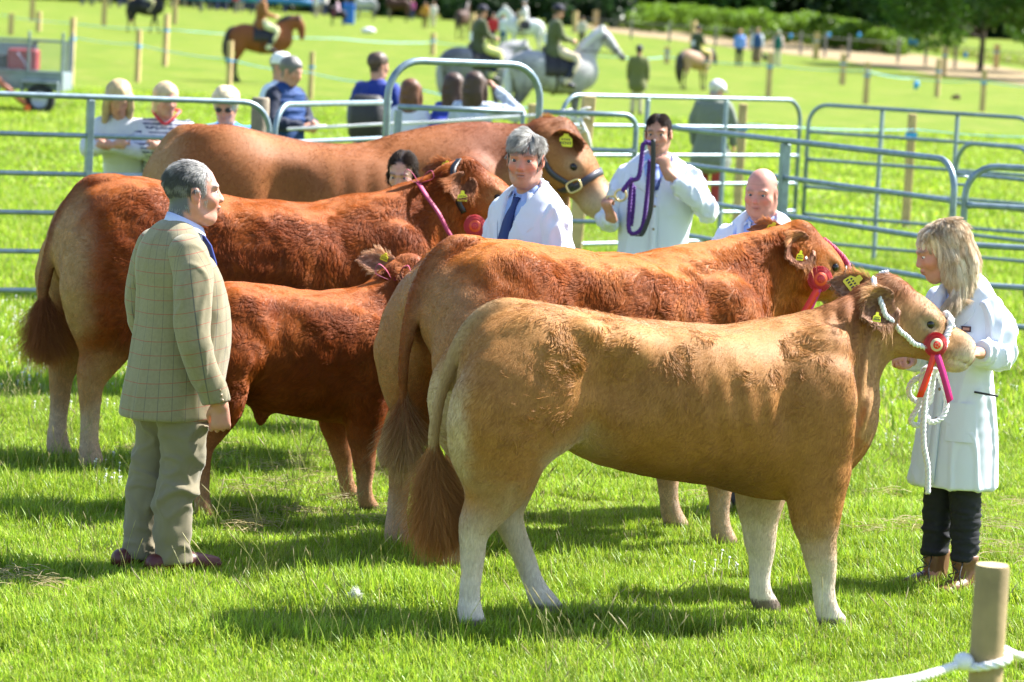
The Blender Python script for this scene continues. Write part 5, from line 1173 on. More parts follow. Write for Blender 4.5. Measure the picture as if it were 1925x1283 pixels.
if want('bald'):
    bm = lambda h: sstep(h[:, 0], .03, -.02) * sstep(h[:, 2], .075, .045) * sstep(h[:, 2], -.08, -.05) * (np.abs(h[:, 1]) > .03) * .6
    FR = FaceF((.05, 0, 1.625), 12, -8, 0, .96)
    f = dict(skin=(.54, .26, .20), brow=(.3, .18, .12), ruddy=1.0, hair=(.30, .24, .20), mask=bm, neck=(-.01, 0, 1.42), nk=1.2, fat=1.5)
    a = lambda q: [(.0, q * .20, 1.38, .06), (.04, q * .26, 1.12, .05), (.2, q * .22, 1.05, .045), (.32, q * .2, 1.1, .035)]
    pt = at_y(1424, 640, 16.65)
    def neckerchief(P, T):
        for q in (-1, 1):
            V, F = strip([surf(T, 1.475, q * 60, .006), surf(T, 1.44, q * 38, .01), surf(T, 1.38, q * 20, .012), surf(T, 1.30, q * 10, .012)], (0, 1, 0), [.03, .05, .06, .05], .008)
            C = mixc(np.tile([.70, .76, .9], (len(V), 1)), [.10, .2, .65], (np.sin(V[:, 2] * 330 + V[:, 1] * 200) > .2) * 1.0); np_mesh('scarf', V, F, M_CLOTH, P, attrs={'col': C})
    man('bald man in white coat and blue neckcloth behind the head of the red brown cow', (pt[0], 16.65, 0), -122, 1.0, FR, f, [(x, y, z, ra * 1.06, rb * 1.08) for x, y, z, ra, rb in TORSO], [a(1), a(-1)],
        [dict(w=(.32, .2, 1.1), d=(1, 0, .1), pn=(0, -.2, -1), side=-1, curl=.9), dict(w=(.32, -.2, 1.1), d=(1, 0, .1), pn=(0, .2, -1), side=1, curl=.9)],
        dict(col=(.34, .29, .26), n=2500, L=.008, lift=.5, rad=.0007),
        dict(sleeves=[[(.0, q * .175, 1.375, .09, .085), (.02, q * .225, 1.28, .082, .075), (.05, q * .25, 1.14, .075, .07), (.16, q * .235, 1.07, .065, .065), (.29, q * .205, 1.09, .055, .05)] for q in (1, -1)], open=(1.46, 1.24), neck=(.0, 0, 1.455), nr=.086, shirt=(.72, .77, .92), tie=(.5, .6, .85), tiepat=(.1, .2, .6)), seed=23, extra=neckerchief)
if want('girl'):
    rng = np.random.default_rng(31); pt = at_y(746, 640, 19.1); P = thing('person', 'dark-haired girl with her hair tied back, between the dark red cow and the bull', 'girl', (pt[0], 19.1, 0), -104)
    FR = FaceF((.04, 0, 1.505), 0, -16, 0, 1.0); gm = lambda h: np.clip(sstep(h[:, 2] + .06 * (h[:, 0] < .03), .066, .08) * sstep(h[:, 0], .075, .055) + sstep(h[:, 0], .03, .0) * sstep(h[:, 2], -.05, -.02), 0, 1)
    f = dict(skin=(.56, .31, .23), brow=(.06, .035, .025), ruddy=.3, hair=(.04, .025, .018), mask=gm, neck=(.0, 0, 1.33), nk=.85, fem=1)
    V, F, N = body(P, dict(bounds=((-.4, -.4, -.03), (.5, .4, 1.75)), trunk=[(0, 0, .85, .11, .14), (0, 0, 1.05, .10, .12), (0, 0, 1.2, .10, .13), (-.01, 0, 1.31, .08, .12)],
        arms=[[(0, q * .15, 1.28, .045), (.02, q * .20, 1.05, .038), (.18, q * .17, .98, .033), (.3, q * .12, 1.0, .025)] for q in (-1, 1)], legs=[[(0, q * .08, .8, .08), (0, q * .09, .45, .055), (0, q * .09, .08, .04), (.08, q * .1, .03, .03)] for q in (-1, 1)],
        hands=[dict(w=(.3, q * .12, 1.0), d=(1, 0, .1), pn=(0, -q, -.2), side=-q, curl=.7, s=.9) for q in (-1, 1)], face=FR, f=f), h=.0065)
    FR.eyes(P); crop_hair(P, V, F, N, FR, gm, (.045, .028, .02), 14000, .05, rng, fwd=-1.4, lift=.06, curl=.05, rad=.0009, clump=.2)
    Vs, Fs = sphere(FR((-.085, 0, .065)), (.042, .042, .04), 14); np_mesh('hair_bun', Vs, Fs, mat('bun', (.04, .025, .018), rough=.5, bump=(60, .6, .01)), P)
    rows = [(.0, 0, 1.36, .06, .07), (-.005, 0, 1.32, .085, .125), (.0, 0, 1.22, .11, .165), (.01, 0, 1.05, .115, .155), (.0, 0, .85, .13, .17), (0, 0, .6, .15, .2)]
    coat_set(P, rows, [[(.0, q * .135, 1.275, .065, .06), (.01, q * .19, 1.15, .06, .055), (.05, q * .195, 1.04, .055, .05), (.16, q * .175, .98, .05, .048), (.27, q * .13, .995, .043, .04)] for q in (1, -1)], ((-.4, -.4, .3), (.5, .4, 1.5)), (1.35, 1.15), hem=.5, h=.012)
    for q in (-1, 1): garment(P, 'trouser_leg', [[(0, q * .07, .85, .11, .10), (0, q * .085, .5, .075, .07), (0, q * .09, .05, .065, .06)]], ((-.2, -.25, -.03), (.2, .25, 1)), (.04, .045, .07), M_DENIM, h=.015, folds=.004); garment(P, 'shoe', [[(-.05, q * .09, .035, .04), (.13, q * .1, .03, .035)]], ((-.2, -.2, -.03), (.25, .2, .1)), (.05, .03, .02), M_LEATHER, h=.012, folds=0, cuts=[((0, 0, -1), 0)])

# ------------------------------------------------------------------ the young woman holding the heifer
def rope_mesh(path, r=.011, pitch=.06, n=5, step=.008):
    P = catmull(np.array(path, float), 10); L = np.r_[0, np.cumsum(np.linalg.norm(np.diff(P, axis=0), axis=1))]; s = np.arange(0, L[-1], step); Q = np.stack([np.interp(s, L, P[:, i]) for i in range(3)], 1)
    T = np.gradient(Q, axis=0); T /= np.linalg.norm(T, axis=1, keepdims=True); a = np.cross(T[0], [.3, .5, .8]); a /= np.linalg.norm(a); A = []
    for t in T: a = a - t * (a @ t); a /= np.linalg.norm(a); A.append(a)
    A = np.array(A); B = np.cross(T, A); parts = []
    for k in range(3):
        ph = 2 * math.pi * (s / pitch + k / 3); parts.append(tube(Q + (A * np.cos(ph)[:, None] + B * np.sin(ph)[:, None]) * r * .52, r * .56, n))
    return join(*parts)
M_ROPEW = mat('white_rope', (.74, .74, .75), rough=.85)
M_RED = mat('rosette_red', (.55, .012, .02), rough=.45, sheen=.3); M_MAG = mat('ribbon_magenta', (.50, .01, .16), rough=.4); M_SCAR = mat('ribbon_scarlet', (.75, .03, .01), rough=.4); M_CREAM = mat('rosette_centre', (.66, .50, .30), rough=.5); M_ORNG = mat('rosette_card', (.75, .09, .02), rough=.5)
def rosette(label, loc, rz, c, normal, r, ribbons=(), centre='cream'):
    O = thing('rosette', label, 'rosette', loc, rz); R = frame_rot(normal, (0, 0, 1)); c = np.array(c, float); n = 48
    def ring(r0, r1, z0, z1, amp, m, name):
        V = []; F = []
        for i in range(n * 2):
            a = math.pi * i / n; w = amp * (1 if i % 2 else -1)
            V += [[z0, r0 * math.cos(a), r0 * math.sin(a)], [z1 + w, r1 * math.cos(a), r1 * math.sin(a)]]
        for i in range(n * 2): j = (i + 1) % (n * 2); F.append([2 * i, 2 * i + 1, 2 * j + 1, 2 * j])
        np_mesh(name, np.array(V) @ R.T + c, F, m, O, smooth=False)
    ring(r * .55, r, .006, .0, .004, M_RED, 'pleated_ring'); ring(r * .45, r * .78, .012, .008, .003, M_RED, 'pleated_ring')
    cm = M_CREAM if centre == 'cream' else M_ORNG
    V, F = lathe([(.0005, .015), (r * .50, .015), (r * .53, .012), (r * .53, .005)], 24); np_mesh('centre_disc', V[:, [2, 0, 1]] @ R.T + c, F, cm, O)
    V, F = lathe([(.0005, .0163), (r * .32, .0163), (r * .33, .0152)], 20); np_mesh('centre_print', V[:, [2, 0, 1]] @ R.T + c, F, M_SCAR if centre == 'cream' else M_RED, O)
    for i in range(5):
        a = 2 * math.pi * i / 5; b, bf = box((.0168, r * .14 * math.cos(a), r * .16 * math.sin(a)), (.0004, r * .05, r * .03), rotx(i * 40)); np_mesh('printed_mark', b @ R.T + c, bf, cm, O, smooth=False)
    for (dx, dz, w, m, tw) in ribbons:
        e = R[:, 1] * dx + np.array([0, 0, dz]); st = c + np.array([0, 0, -r * .45]) + R[:, 0] * .004
        P = [st + e * t + R[:, 0] * (.012 * math.sin(2.2 * t * tw)) for t in np.linspace(0, 1, 8)]
        W = np.cross(e / np.linalg.norm(e), R[:, 0]); V, F = strip(P, W, w, .0015); k = 8
        tip = -e / np.linalg.norm(e) * w * .45; V[k - 1] -= tip * .8; V[3 * k + k - 1 - 0] -= tip * .8; V[2 * k - 1] -= tip * .1
        np_mesh('ribbon', V, F, m, O)
    return O
if want('woman'):
    rng = np.random.default_rng(41); pt = at_z(1781, 1112); W = thing('person', 'blonde woman in a long white coat, black jeans and boots, beside the fawn heifer', 'woman', (pt[0], pt[1], 0), 222)
    FR = FaceF((.125, -.06, 1.505), -36, -16, 0, 1.03)
    fm = lambda h: np.clip(sstep(h[:, 2] + .3 * np.abs(h[:, 1]), .055, .07) + sstep(h[:, 0], .035, .02), 0, 1)
    f = dict(skin=(.54, .27, .18), brow=(.24, .14, .08), ruddy=.5, hair=(.5, .38, .2), mask=fm, neck=(.02, 0, 1.34), nk=.86, fem=1, lip=(.50, .17, .15))
    bnd = ((-.5, -.5, -.03), (.5, .55, 1.72))
    V, F, N = body(W, dict(bounds=bnd, trunk=[(0, 0, .85, .11, .15), (0, 0, 1.0, .09, .12), (.0, 0, 1.15, .11, .13), (-.01, 0, 1.28, .08, .12)],
        arms=[[(0, .14, 1.25, .038), (-.03, .185, 1.07, .03), (.20, .25, 1.10, .024)], [(0, -.15, 1.25, .042), (.05, -.19, 1.03, .034), (.26, -.09, 1.03, .024)]],
        legs=[[(0, q * .07, .8, .07), (0, q * .07, .45, .05), (0, q * .075, .08, .038), (.08, q * .08, .03, .03)] for q in (-1, 1)],
        hands=[dict(w=(.20, .25, 1.10), d=(1, .1, .1), pn=(0, -.6, -1), side=-1, curl=1.0, s=.9), dict(w=(.26, -.09, 1.03), d=(.9, .2, .1), pn=(0, .3, -1), side=1, curl=1.1, s=.9)], face=FR, f=f), h=.006)
    FR.eyes(W, look=(1, 0, -.5))
    rows = [(.0, 0, 1.365, .06, .065), (-.005, 0, 1.335, .085, .115), (.0, 0, 1.26, .112, .158), (.02, 0, 1.15, .128, .160), (.01, 0, 1.0, .118, .15), (.005, 0, .85, .135, .17), (.0, 0, .65, .158, .19), (.0, 0, .45, .17, .20)]
    col = (.66, .70, .80)
    coat_set(W, rows, [[(.0, .132, 1.27, .066, .062), (-.015, .165, 1.19, .066, .06), (-.035, .185, 1.085, .064, .058), (.05, .215, 1.08, .056, .052), (.165, .242, 1.10, .05, .046)],
                       [(.0, -.132, 1.27, .066, .062), (.03, -.18, 1.15, .06, .056), (.07, -.19, 1.04, .056, .052), (.2, -.115, 1.03, .046, .044)]], bnd, (1.35, 1.10), hem=.475, col=col, vw=.06, folds=.007, h=.008, seed=31)
    collar_ring(W, (.005, 0, 1.335), .062, (.30, .42, .82), M_CLOTH, hgt=.04); tie(W, rows, 1.34, 1.14, (.06, .01, .03), off=.004)
    pocket(W, rows, 1.17, 42, .085, .10, col); pocket(W, rows, .86, 40, .15, .17, col, 'lower_pocket')
    V1, F1 = box((0, 0, 0), (.002, .021, .012)); q = surf(rows, 1.185, 40, .014); np_mesh('badge', V1 @ rotz(34).T + q, F1, mat('badge', (.05, .012, .03)), W, smooth=False)
    V1, F1 = box((0, 0, 0), (.0015, .014, .006)); np_mesh('badge_print', V1 @ rotz(34).T + q + rotz(34) @ [.0015, 0, 0], F1, mat('badge_print', (.5, .25, .2)), W, smooth=False)
    V1, F1 = lathe([(.0005, .003), (.024, .003), (.026, 0)], 18); q = surf(rows, .96, 4, .012); np_mesh('arm_number', V1[:, [2, 0, 1]] @ rotz(4).T + q, F1, mat('number_black', (.02, .012, .015)), W); V1, F1 = lathe([(.010, .0045), (.018, .0045)], 16); np_mesh('arm_number_print', V1[:, [2, 0, 1]] @ rotz(4).T + q, F1, M_RED, W)
    V1, F1 = tube([surf(rows, .91, 60, .0), surf(rows, .905, 78, .10)], .005, 6); np_mesh('pocket_comb', V1, F1, M_INK, W)
    for z in (.78, .66): V1, F1 = sphere(surf(rows, z, 2, .004), .007, 8); np_mesh('button', V1, F1, M_BTN, W)
    # hair: volume plus strands
    Sh = Sdf((-.3, -.3, 1.1), (.35, .35, 1.72), .007); E = lambda c, r, k, op='+': Sh.ell(FR(c), r, k, rot=FR.R, op=op)
    E((-.016, 0, .042), (.104, .084, .086), .01); L_ = lambda T, k=.02: Sh.limb([(*FR(t[:3]), t[3]) for t in T], k=k, sub=3)
    for q in (-1, 1): L_([(.03, q * .055, .085, .024), (.0, q * .080, .03, .020), (-.015, q * .086, -.04, .022), (-.03, q * .082, -.12, .024)])
    L_([(-.05, .02, .06, .08), (-.075, .035, -.03, .075), (-.07, .05, -.10, .06), (-.045, .075, -.16, .042)])
    L_([(-.03, .06, .0, .055), (-.03, .075, -.08, .05), (-.03, .085, -.15, .036)])
    E((.112, 0, -.04), (.098, .11, .094), .008, '-')
    b0 = FR((-.03, .085, -.16)); pth = [b0, b0 + [.05, .015, -.05], b0 + [.09, -.01, -.11], b0 + [.10, -.02, -.17], b0 + [.085, -.02, -.235]]
    Sh.limb([(*p, r) for p, r in zip(pth, (.032, .022, .019, .015, .006))], k=.01, sub=3)
    Vh, Fh = Sh.mesh(); Vh = relax(Vh, Fh, 2); Nh = vnormals(Vh, Fh); hl = FR.inv(Vh); Vh = Vh + Nh * (.005 * np.sin(np.arctan2(hl[:, 1], hl[:, 0] + .02) * 26 + 6 * vnoise(Vh, 9, 2)) * sstep(hl[:, 2], .13, .03))[:, None]
    Ch = mixc(np.tile([.50, .39, .27], (len(Vh), 1)), [.68, .60, .48], sstep(vnoise(hl * [3, 3, .5], 22, 5), -.3, .4)); Ch = mixc(Ch, [.30, .20, .11], np.exp(-((hl[:, 1] - .01) / .008) ** 2) * sstep(hl[:, 2], .09, .12) * .8)
    hair = np_mesh('hair', Vh, Fh, M_COAT, W, attrs={'col': Ch * 1.1})
    dn = FR.R @ np.array([0, 0, -1.0])
    fl = lambda V, N: np.tile(dn * .4 + np.array([0, 0, -.8]), (len(V), 1)) + ((hl[:, 2] > .07)[:, None] * (np.sign(hl[:, 1:2]) * FR.R[:, 1] * .9 + FR.R[:, 0] * -.5 * (hl[:, 0:1] > 0)))
    fur('hair_strands', Vh, Fh, Nh, 30000, rng, np.where((hl[:, 0] > .02) & (hl[:, 2] > .0), .03, .075), fl(Vh, Nh), Ch * 1.25, M_FUR, hair, lift=.04, clump=.35, csize=.014, curl=.25, rad=.0007, k=7, wave=16)
    bang = sstep(hl[:, 2], .065, .08) * sstep(hl[:, 0], .03, .06); flb = np.tile(FR.R @ np.array([.5, 0, -1.0]), (len(Vh), 1)) + np.sign(hl[:, 1:2]) * FR.R[:, 1] * .35
    fur('fringe', Vh, Fh, Nh, 1200, rng, np.full(len(Vh), .03), flb, Ch * 1.3, M_FUR, hair, lift=.04, clump=.3, csize=.012, curl=.2, rad=.0007, k=7, weight=bang)
    blk = lambda V, N: np.tile([.012, .013, .018], (len(V), 1))
    for q, dx in ((-1, .02), (1, -.02)):
        garment(W, 'jeans_leg', [[(0, q * .06, .8, .10, .085), (.01, q * .07, .6, .082, .076), (.015, q * .074, .47, .070, .066), (.0, q * .08, .32, .066, .062), (.005, q * .085, .14, .056, .054)]], ((-.2, -.25, .05), (.2, .25, 1)), (.014, .015, .02), M_DENIM, h=.008, folds=.004, fs=14, fold_dir=(.4, .4, 2.2), cuts=[((0, 0, -1), -.15)])
        garment(W, 'boot', [[(-.01, q * .085, .165, .058, .054), (-.01, q * .085, .10, .054, .05), (.0, q * .09, .045, .052, .046), (.08, q * .10, .035, .036, .042), (.15, q * .105, .028, .028, .04)]], ((-.15, -.22, -.03), (.25, .22, .24)), (.17, .075, .035), M_LEATHER, h=.007, folds=.003, fs=16, cuts=[((0, 0, 1), .178), ((0, 0, -1), -.006)])
        lc = [(.06 - .02 * (i % 2) * 0 - .012 * i * 0 + .045 - .0 * i, q * .09 + (.022 if i % 2 else -.022), .05 + .02 * i) for i in range(6)]; lc = [(.105 - i * .012, y, z) for i, (x, y, z) in enumerate(lc)]
        V1, F1 = tube(catmull(np.array(lc + [(.09, q * .09 + .05, .10), (.1, q * .09 + .07, .05)]), 4), .003, 5); np_mesh('lace', V1, F1, M_INK, W)

# ------------------------------------------------------------------ galvanised hurdles
M_GALV = mat('galvanised', (.21, .28, .32), rough=.42, metal=.55, noise=(14, .25), bump=(60, .2, .002))
M_WOOD = mat('stake_wood', (.50, .36, .17), rough=.85, noise=(9, .25), bump=(40, .5, .004)); M_WOODD = mat('old_post_wood', (.22, .18, .13), rough=.9, noise=(12, .3), bump=(50, .6, .006))
def hurdle(label, a, b, ztop, rails, r0=(True, True), ups=(), rad=.022, cr=.22, zbot=None, rot=0, group='galvanised cattle hurdles round the judging ring'):
    """a, b = picture points of the two ends of the top rail at height ztop; r0 = which ends are rounded"""
    A = at_z(*a, ztop); B = at_z(*b, ztop); d = (B - A)[:2]; L = np.linalg.norm(d); e = d / L
    O = thing('hurdle', label, 'hurdle', (A[0], A[1], 0), math.degrees(math.atan2(e[1], e[0])), group)
    zb = .06 if zbot is None else zbot; P = []
    if r0[0]:
        P += [(0, 0, zb), (0, 0, ztop - cr)] + [(cr - cr * math.cos(t), 0, ztop - cr + cr * math.sin(t)) for t in np.linspace(.2, 1.57, 7)]
    else: P += [(0, 0, ztop)]
    if r0[1]: P += [(L - cr + cr * math.sin(t), 0, ztop - cr + cr * math.cos(t)) for t in np.linspace(0, 1.37, 7)] + [(L, 0, ztop - cr), (L, 0, zb)]
    else: P += [(L, 0, ztop)]
    V, F = tube(P, rad, 10); np_mesh('frame', V, F, M_GALV, O)
    for i, z in enumerate(rails):
        V, F = tube([(rad * .5, 0, z), (.07, 0, z), (L - .07, 0, z), (L - rad * .5, 0, z)], [rad * 1.15, rad * .85, rad * .85, rad * 1.15], 8); np_mesh('rail', V, F, M_GALV, O)
    for u, w in ups:
        X = u * L; V, F = box((X, -.0, (ztop + zb) / 2 - rad), (w / 2, w / 2 + .004, (ztop - zb) / 2), bev=.004); np_mesh('upright', V, F, M_GALV, O, smooth=False)
    return O, L
def RL(z0, n=5, st=.288): return [z0 - st * (i + 1) for i in range(n)]
if want('fence'):
    hurdle('long metal hurdle at the left that three women lean on', (-170, 171), (508, 194), 1.66, RL(1.66), ups=((.49, .05),))
    hurdle('metal hurdle between the round wooden post and the tall arched gate', (519, 197), (733, 193), 1.66, RL(1.66), r0=(True, False))
    O, L = hurdle('tall arched gate frame standing above the hurdles', (732, 113), (1018, 124), 2.06, [], ups=(), rad=.027, cr=.26, group=None)
    hurdle('low square ended metal gate inside the arched gate frame', (748, 201), (984, 211), 1.70, [1.42, 1.13, .84], r0=(False, False), ups=((0.005, .05), (.995, .03)), group=None)
    hurdle('metal hurdle running from the arched gate to the man with the purple rope', (1022, 211), (1197, 217), 1.66, RL(1.66), r0=(False, True), cr=.12)
    hurdle('metal hurdle behind the man in the cap and red trousers', (1058, 179), (1506, 189), 1.66, RL(1.66), ups=((.34, .035), (.67, .035)))
    hurdle('metal hurdle farthest right with two thin uprights in open grass', (1522, 196), (1950, 224), 1.62, RL(1.62), ups=((.33, .035), (.66, .035)))
    hurdle('sloping metal hurdle behind the bald man and the blonde woman', (1236, 237), (1797, 302), 1.55, RL(1.55, 4), ups=((.47, .06),), rad=.024)
    hurdle('metal hurdle cut by the right edge nearest the blonde woman', (1818, 311), (2250, 335), 1.50, RL(1.50, 4), rad=.026)
    hurdle('short metal hurdle behind the right edge one, ending in a stub foot', (1801, 268), (1945, 281), 1.42, [1.13, .85, .57], rad=.022, group=None)
    # latch between the two right hurdles
    q = at_z(1806, 332, 1.42); K = thing('gate_latch', 'small metal latch joining two hurdles behind the blonde woman', 'latch', tuple(q)); V, F = tube([(-.05, 0, 0), (.05, 0, .0), (.055, 0, -.03)], .008, 6); np_mesh('hook', V, F, M_GALV, K); V, F = box((0, 0, -.06), (.03, .012, .01), bev=.003); np_mesh('plate', V, F, M_GALV, K)
    # stakes with cord
    M_CORD = mat('blue_cord', (.25, .60, .72), rough=.6); M_CORDW = mat('pale_cord', (.62, .60, .55), rough=.8); M_TIEB = mat('blue_tie', (.02, .33, .75), rough=.5)
    def stake(u, vt, vb, label, w=.07, s=None, lean=0, m=M_WOOD, roundp=False, tie=True, group='wooden stakes carrying the blue cord'):
        p = at_v(u, vb) if s is None else at_s(u, s); sc = FPX / p[1]; h = (vb - vt) / sc; w = max(w, 9 / sc)
        O = thing('stake', label, 'stake', tuple(p), 0, group); O.rotation_euler = (0, math.radians(lean), rnd.uniform(-.4, .4))
        if roundp: V, F = lathe([(.0005, h), (w / 2 - .004, h), (w / 2, h - .006), (w / 2, 0), (.0005, 0)], 14); np_mesh('post', V, F[:, ::-1], m, O)
        else: V, F = box((0, 0, h / 2 - .05), (w / 2, w / 2, h / 2 + .05), bev=.006); np_mesh('post', V, F, m, O, smooth=False)
        if tie: V, F = box((0, 0, h * .68), (w / 2 + .01, w / 2 + .01, .025)); np_mesh('tie', V, F, M_TIEB, O, smooth=False)
        return p, h
    rnd = random.Random(4)
    ST = [(258, 57, 155, 'tall pale stake between the trailer and the blonde woman in grey'), (429, 78, 192, 'stake in front of the hind legs of the brown horse'), (583, 98, 188, 'stake just right of the man in the navy gilet'), (133, 34, 160, 'stake against the rear end of the mesh trailer'),
          (310, 27, 125, 'stake right of the trailer, farther off than the tall pale one'), (72, 22, 60, 'small stake far behind the middle of the trailer'), (20, 26, 66, 'small stake above the left part of the trailer'), (60, -8, 40, 'stake near the top left corner'), (195, -6, 48, 'pale stake under the top edge left of the black horse'), (245, -6, 42, 'stake in front of the legs of the black horse'), (328, -6, 46, 'stake at the front legs of the black horse'),
          (813, 63, 104, 'thin stake above the croup of the darker grey horse'), (888, 25, 60, 'stake behind the rider of the darker grey horse'), (978, 20, 50, 'stake just left of the rider with the velvet hat'), (1080, 22, 62, 'stake behind the neck of the paler grey horse'), (1119, 20, 52, 'stake right of the one behind the grey neck'), (1444, 100, 184, 'stake between the pony rider and the three walkers'), (1583, 102, 160, 'leaning thin stake on the grass edge of the track'),
          (1627, 118, 196, 'stake in open grass right of centre of the far field'), (1761, 112, 183, 'thin stake left of the dark lump in the grass'), (1774, 88, 142, 'stake standing on the worn track'), (1846, 132, 210, 'stake right of the dark lump in the grass'), (1872, 84, 130, 'stake at the far side of the track near the right tree'), (1533, 62, 112, 'stake on the left part of the worn track'), (1650, 53, 100, 'pale square stake in front of the bracken bank'), (1302, 40, 88, 'thin stake left of the pony rider, on the track'), (1253, 88, 120, 'short stub of a stake left of the pony'), (1432, 32, 60, 'stake against the bracken behind the three walkers')]
    tops = {}
    for u, a, b, lb in ST: tops[u] = stake(u, a, b, lb, tie=b > 100)
    # broad posts close behind the ring
    def near_post(u, vt, s, lb, w, rp=False, m=M_WOOD, lean=0, tie=True, ww=0):
        p = at_s(u, s); h = CAM_H - (vt - (HORIZON + .05 * (u - 962.5))) / s; O = thing('wooden_post', lb, 'post', tuple(p)); O.rotation_euler = (0, math.radians(lean), .2)
        if rp: V, F = lathe([(.0005, h), (w / 2 - .01, h), (w / 2, h - .015), (w / 2, 0), (.0005, 0)], 18); np_mesh('post', V, F[:, ::-1], m, O)
        else: V, F = box((0, 0, h / 2), (w / 2, w / 2, h / 2), bev=.008); np_mesh('post', V, F, m, O, smooth=False)
        if tie: V, F = box((0, 0, h * .82), (w / 2 + .012, w / 2 + .012, .03)); np_mesh('tie', V, F, M_TIEB, O, smooth=False)
        return p, h
    near_post(495, 184, 243, 'round weathered wooden post between two hurdles beside the woman in blue', .14, True, M_WOODD, tie=False)
    near_post(760, 163, 150, 'square post behind the little girl in white', .10)
    near_post(1098, 180, 205, 'leaning wooden post with white twine at the corner of the far hurdle', .115, lean=2.5, tie=False)
    near_post(1404, 196, 165, 'square wooden post beside the man in the cap', .085); near_post(1724, 215, 155, 'square wooden post behind the farthest right hurdle', .09); near_post(1008, 196, 165, 'square wooden post behind the right leg of the arched gate', .10, tie=False)
    def cord(lb, pts, r, m, sag=.06, cat='cord', nm='cord', grp=None):
        P = []
        for (u, v, s), (u2, v2, s2) in zip(pts[:-1], pts[1:]):
            A = np.array(at_y(u, v, FPX / s)); B = np.array(at_y(u2, v2, FPX / s2))
            for t in np.linspace(0, 1, 9)[:-1]: P.append(A + (B - A) * t - np.array([0, 0, sag * 4 * t * (1 - t)]))
        P.append(B); V, F = tube(P, r, 5); o = np_mesh(nm, V, F, m); tag(o, lb, cat, grp)
    cord('pale blue cord sagging between stakes from the trailer past the man in the gilet', [(133, 68, 74), (258, 83, 78), (429, 111, 92), (583, 137, 92), (762, 160, 110), (1008, 205, 150)], .011, M_CORD)
    cord('thin blue cord crossing the field behind the horses', [(0, 28, 40), (133, 44, 52), (310, 55, 62), (640, 73, 60), (813, 80, 56), (1170, 108, 58), (1253, 107, 56), (1444, 122, 62), (1627, 133, 64), (1720, 148, 62), (1846, 152, 64), (1980, 165, 64)], .014, M_CORD)
    cord('thin cord behind the two right hurdles', [(1404, 233, 165), (1724, 244, 155), (1990, 258, 155)], .006, M_CORD, .03)
    wn = iter(('leftmost, right of the walkers', 'second from the left', 'left of the pale square stake', 'one of a close pair, left', 'one of a close pair, right', 'largest, near the big tree', 'hanging from the near blue cord'))
    for u, v, s in ((1486, 68, 34), (1558, 66, 34), (1615, 66, 34), (1712, 78, 38), (1722, 80, 38), (1815, 104, 42), (1722, 160, 62)):
        p = at_y(u, v, FPX / s); V, F = strip([(0, 0, .12), (.02, 0, .0), (-.02, 0, -.14)], (1, 0, 0), [.14, .18, .1], .01); o = np_mesh('marker_ribbon', V + p, F, M_TIEB); tag(o, 'little blue marker ribbon by the track, ' + next(wn), 'ribbon', 'blue marker ribbons along the track')
    Pr = [np.array(at_y(u, v, FPX / 205.)) for u, v in ((540, 243), (700, 235), (860, 227), (1022, 216))]; V, F = rope_mesh(Pr, .017, .10, 5, .03); tag(np_mesh('white_barrier_rope', V, F, M_ROPEW), 'white twisted rope stretched behind the bull between the spectators', 'rope')
    # white twine hanging round the leaning post
    O = thing('twine', 'tangle of white twine tied round the leaning wooden post', 'twine', (0, 0, 0)); c = np.array(at_y(1090, 226, FPX / 205.)); r_ = random.Random(3)
    for i in range(7):
        P = [c + [r_.uniform(-.22, .1), -.09 + r_.uniform(-.03, .03), r_.uniform(-.12, .12)] for _ in range(4)]; V, F = tube(catmull(np.array(P), 5), .007, 4); np_mesh('strand', V, F, M_ROPEW, O)
    V, F = tube([c + [.0, -.1, .02], c + [.08, -.1, -.12], c + [.12, -.1, -.26]], .01, 4); np_mesh('strand', V, F, M_ROPEW, O)
# foreground post with rope
if want('fpost'):
    yq = 9.3; top = at_y(1866, 1062, yq); s = FPX / yq; w = 66 / s
    O = thing('wooden_post', 'round pale wooden post with a white rope round it, at the lower right corner', 'post', (top[0], top[1], 0)); h = top[2]
    M_POST = mat('post_wood', (.27, .20, .09), rough=.8, noise=(7, .35), bump=(25, .5, .004))
    V, F = lathe([(w / 2, 0), (w / 2, h - .01), (w / 2 - .004, h)], 28); np_mesh('post', V, F, M_POST, O); V, F = lathe([(w / 2 - .004, h), (.0005, h + .001)], 28); np_mesh('sawn_top', V, F, mat('sawn_wood', (.62, .50, .28), rough=.8, noise=(30, .15)), O)
    z = at_y(1866, 1243, yq)[2]; R = thing('barrier_rope', 'white twisted rope looped round the foreground post', 'rope', (top[0], top[1], z))
    ring = [((w / 2 + .012) * math.cos(a), (w / 2 + .012) * math.sin(a), .012 * math.cos(a) + .01 * a / 6.28) for a in np.linspace(-2.6, 3.9, 16)]
    L_ = np.array(at_y(1560, 1300, yq - .5)) - [top[0], top[1], z]; Rr = np.array(at_y(1990, 1228, yq + .6)) - [top[0], top[1], z]
    V, F = rope_mesh([tuple(L_), tuple(L_ * .5 + [0, 0, -.012]), (-w / 2 - .03, -.03, -.01)] + ring, .0125, .07, 5); np_mesh('loop', V, F, M_ROPEW, R)
    V, F = rope_mesh([(w / 2, .03, .03), tuple(Rr * .5), tuple(Rr)], .0115, .07, 5); np_mesh('free_end', V, F, M_ROPEW, R)
    V, F = sphere((-w / 2 - .02, -.03, .0), (.03, .03, .026), 12); np_mesh('knot', V, F, M_ROPEW, R)

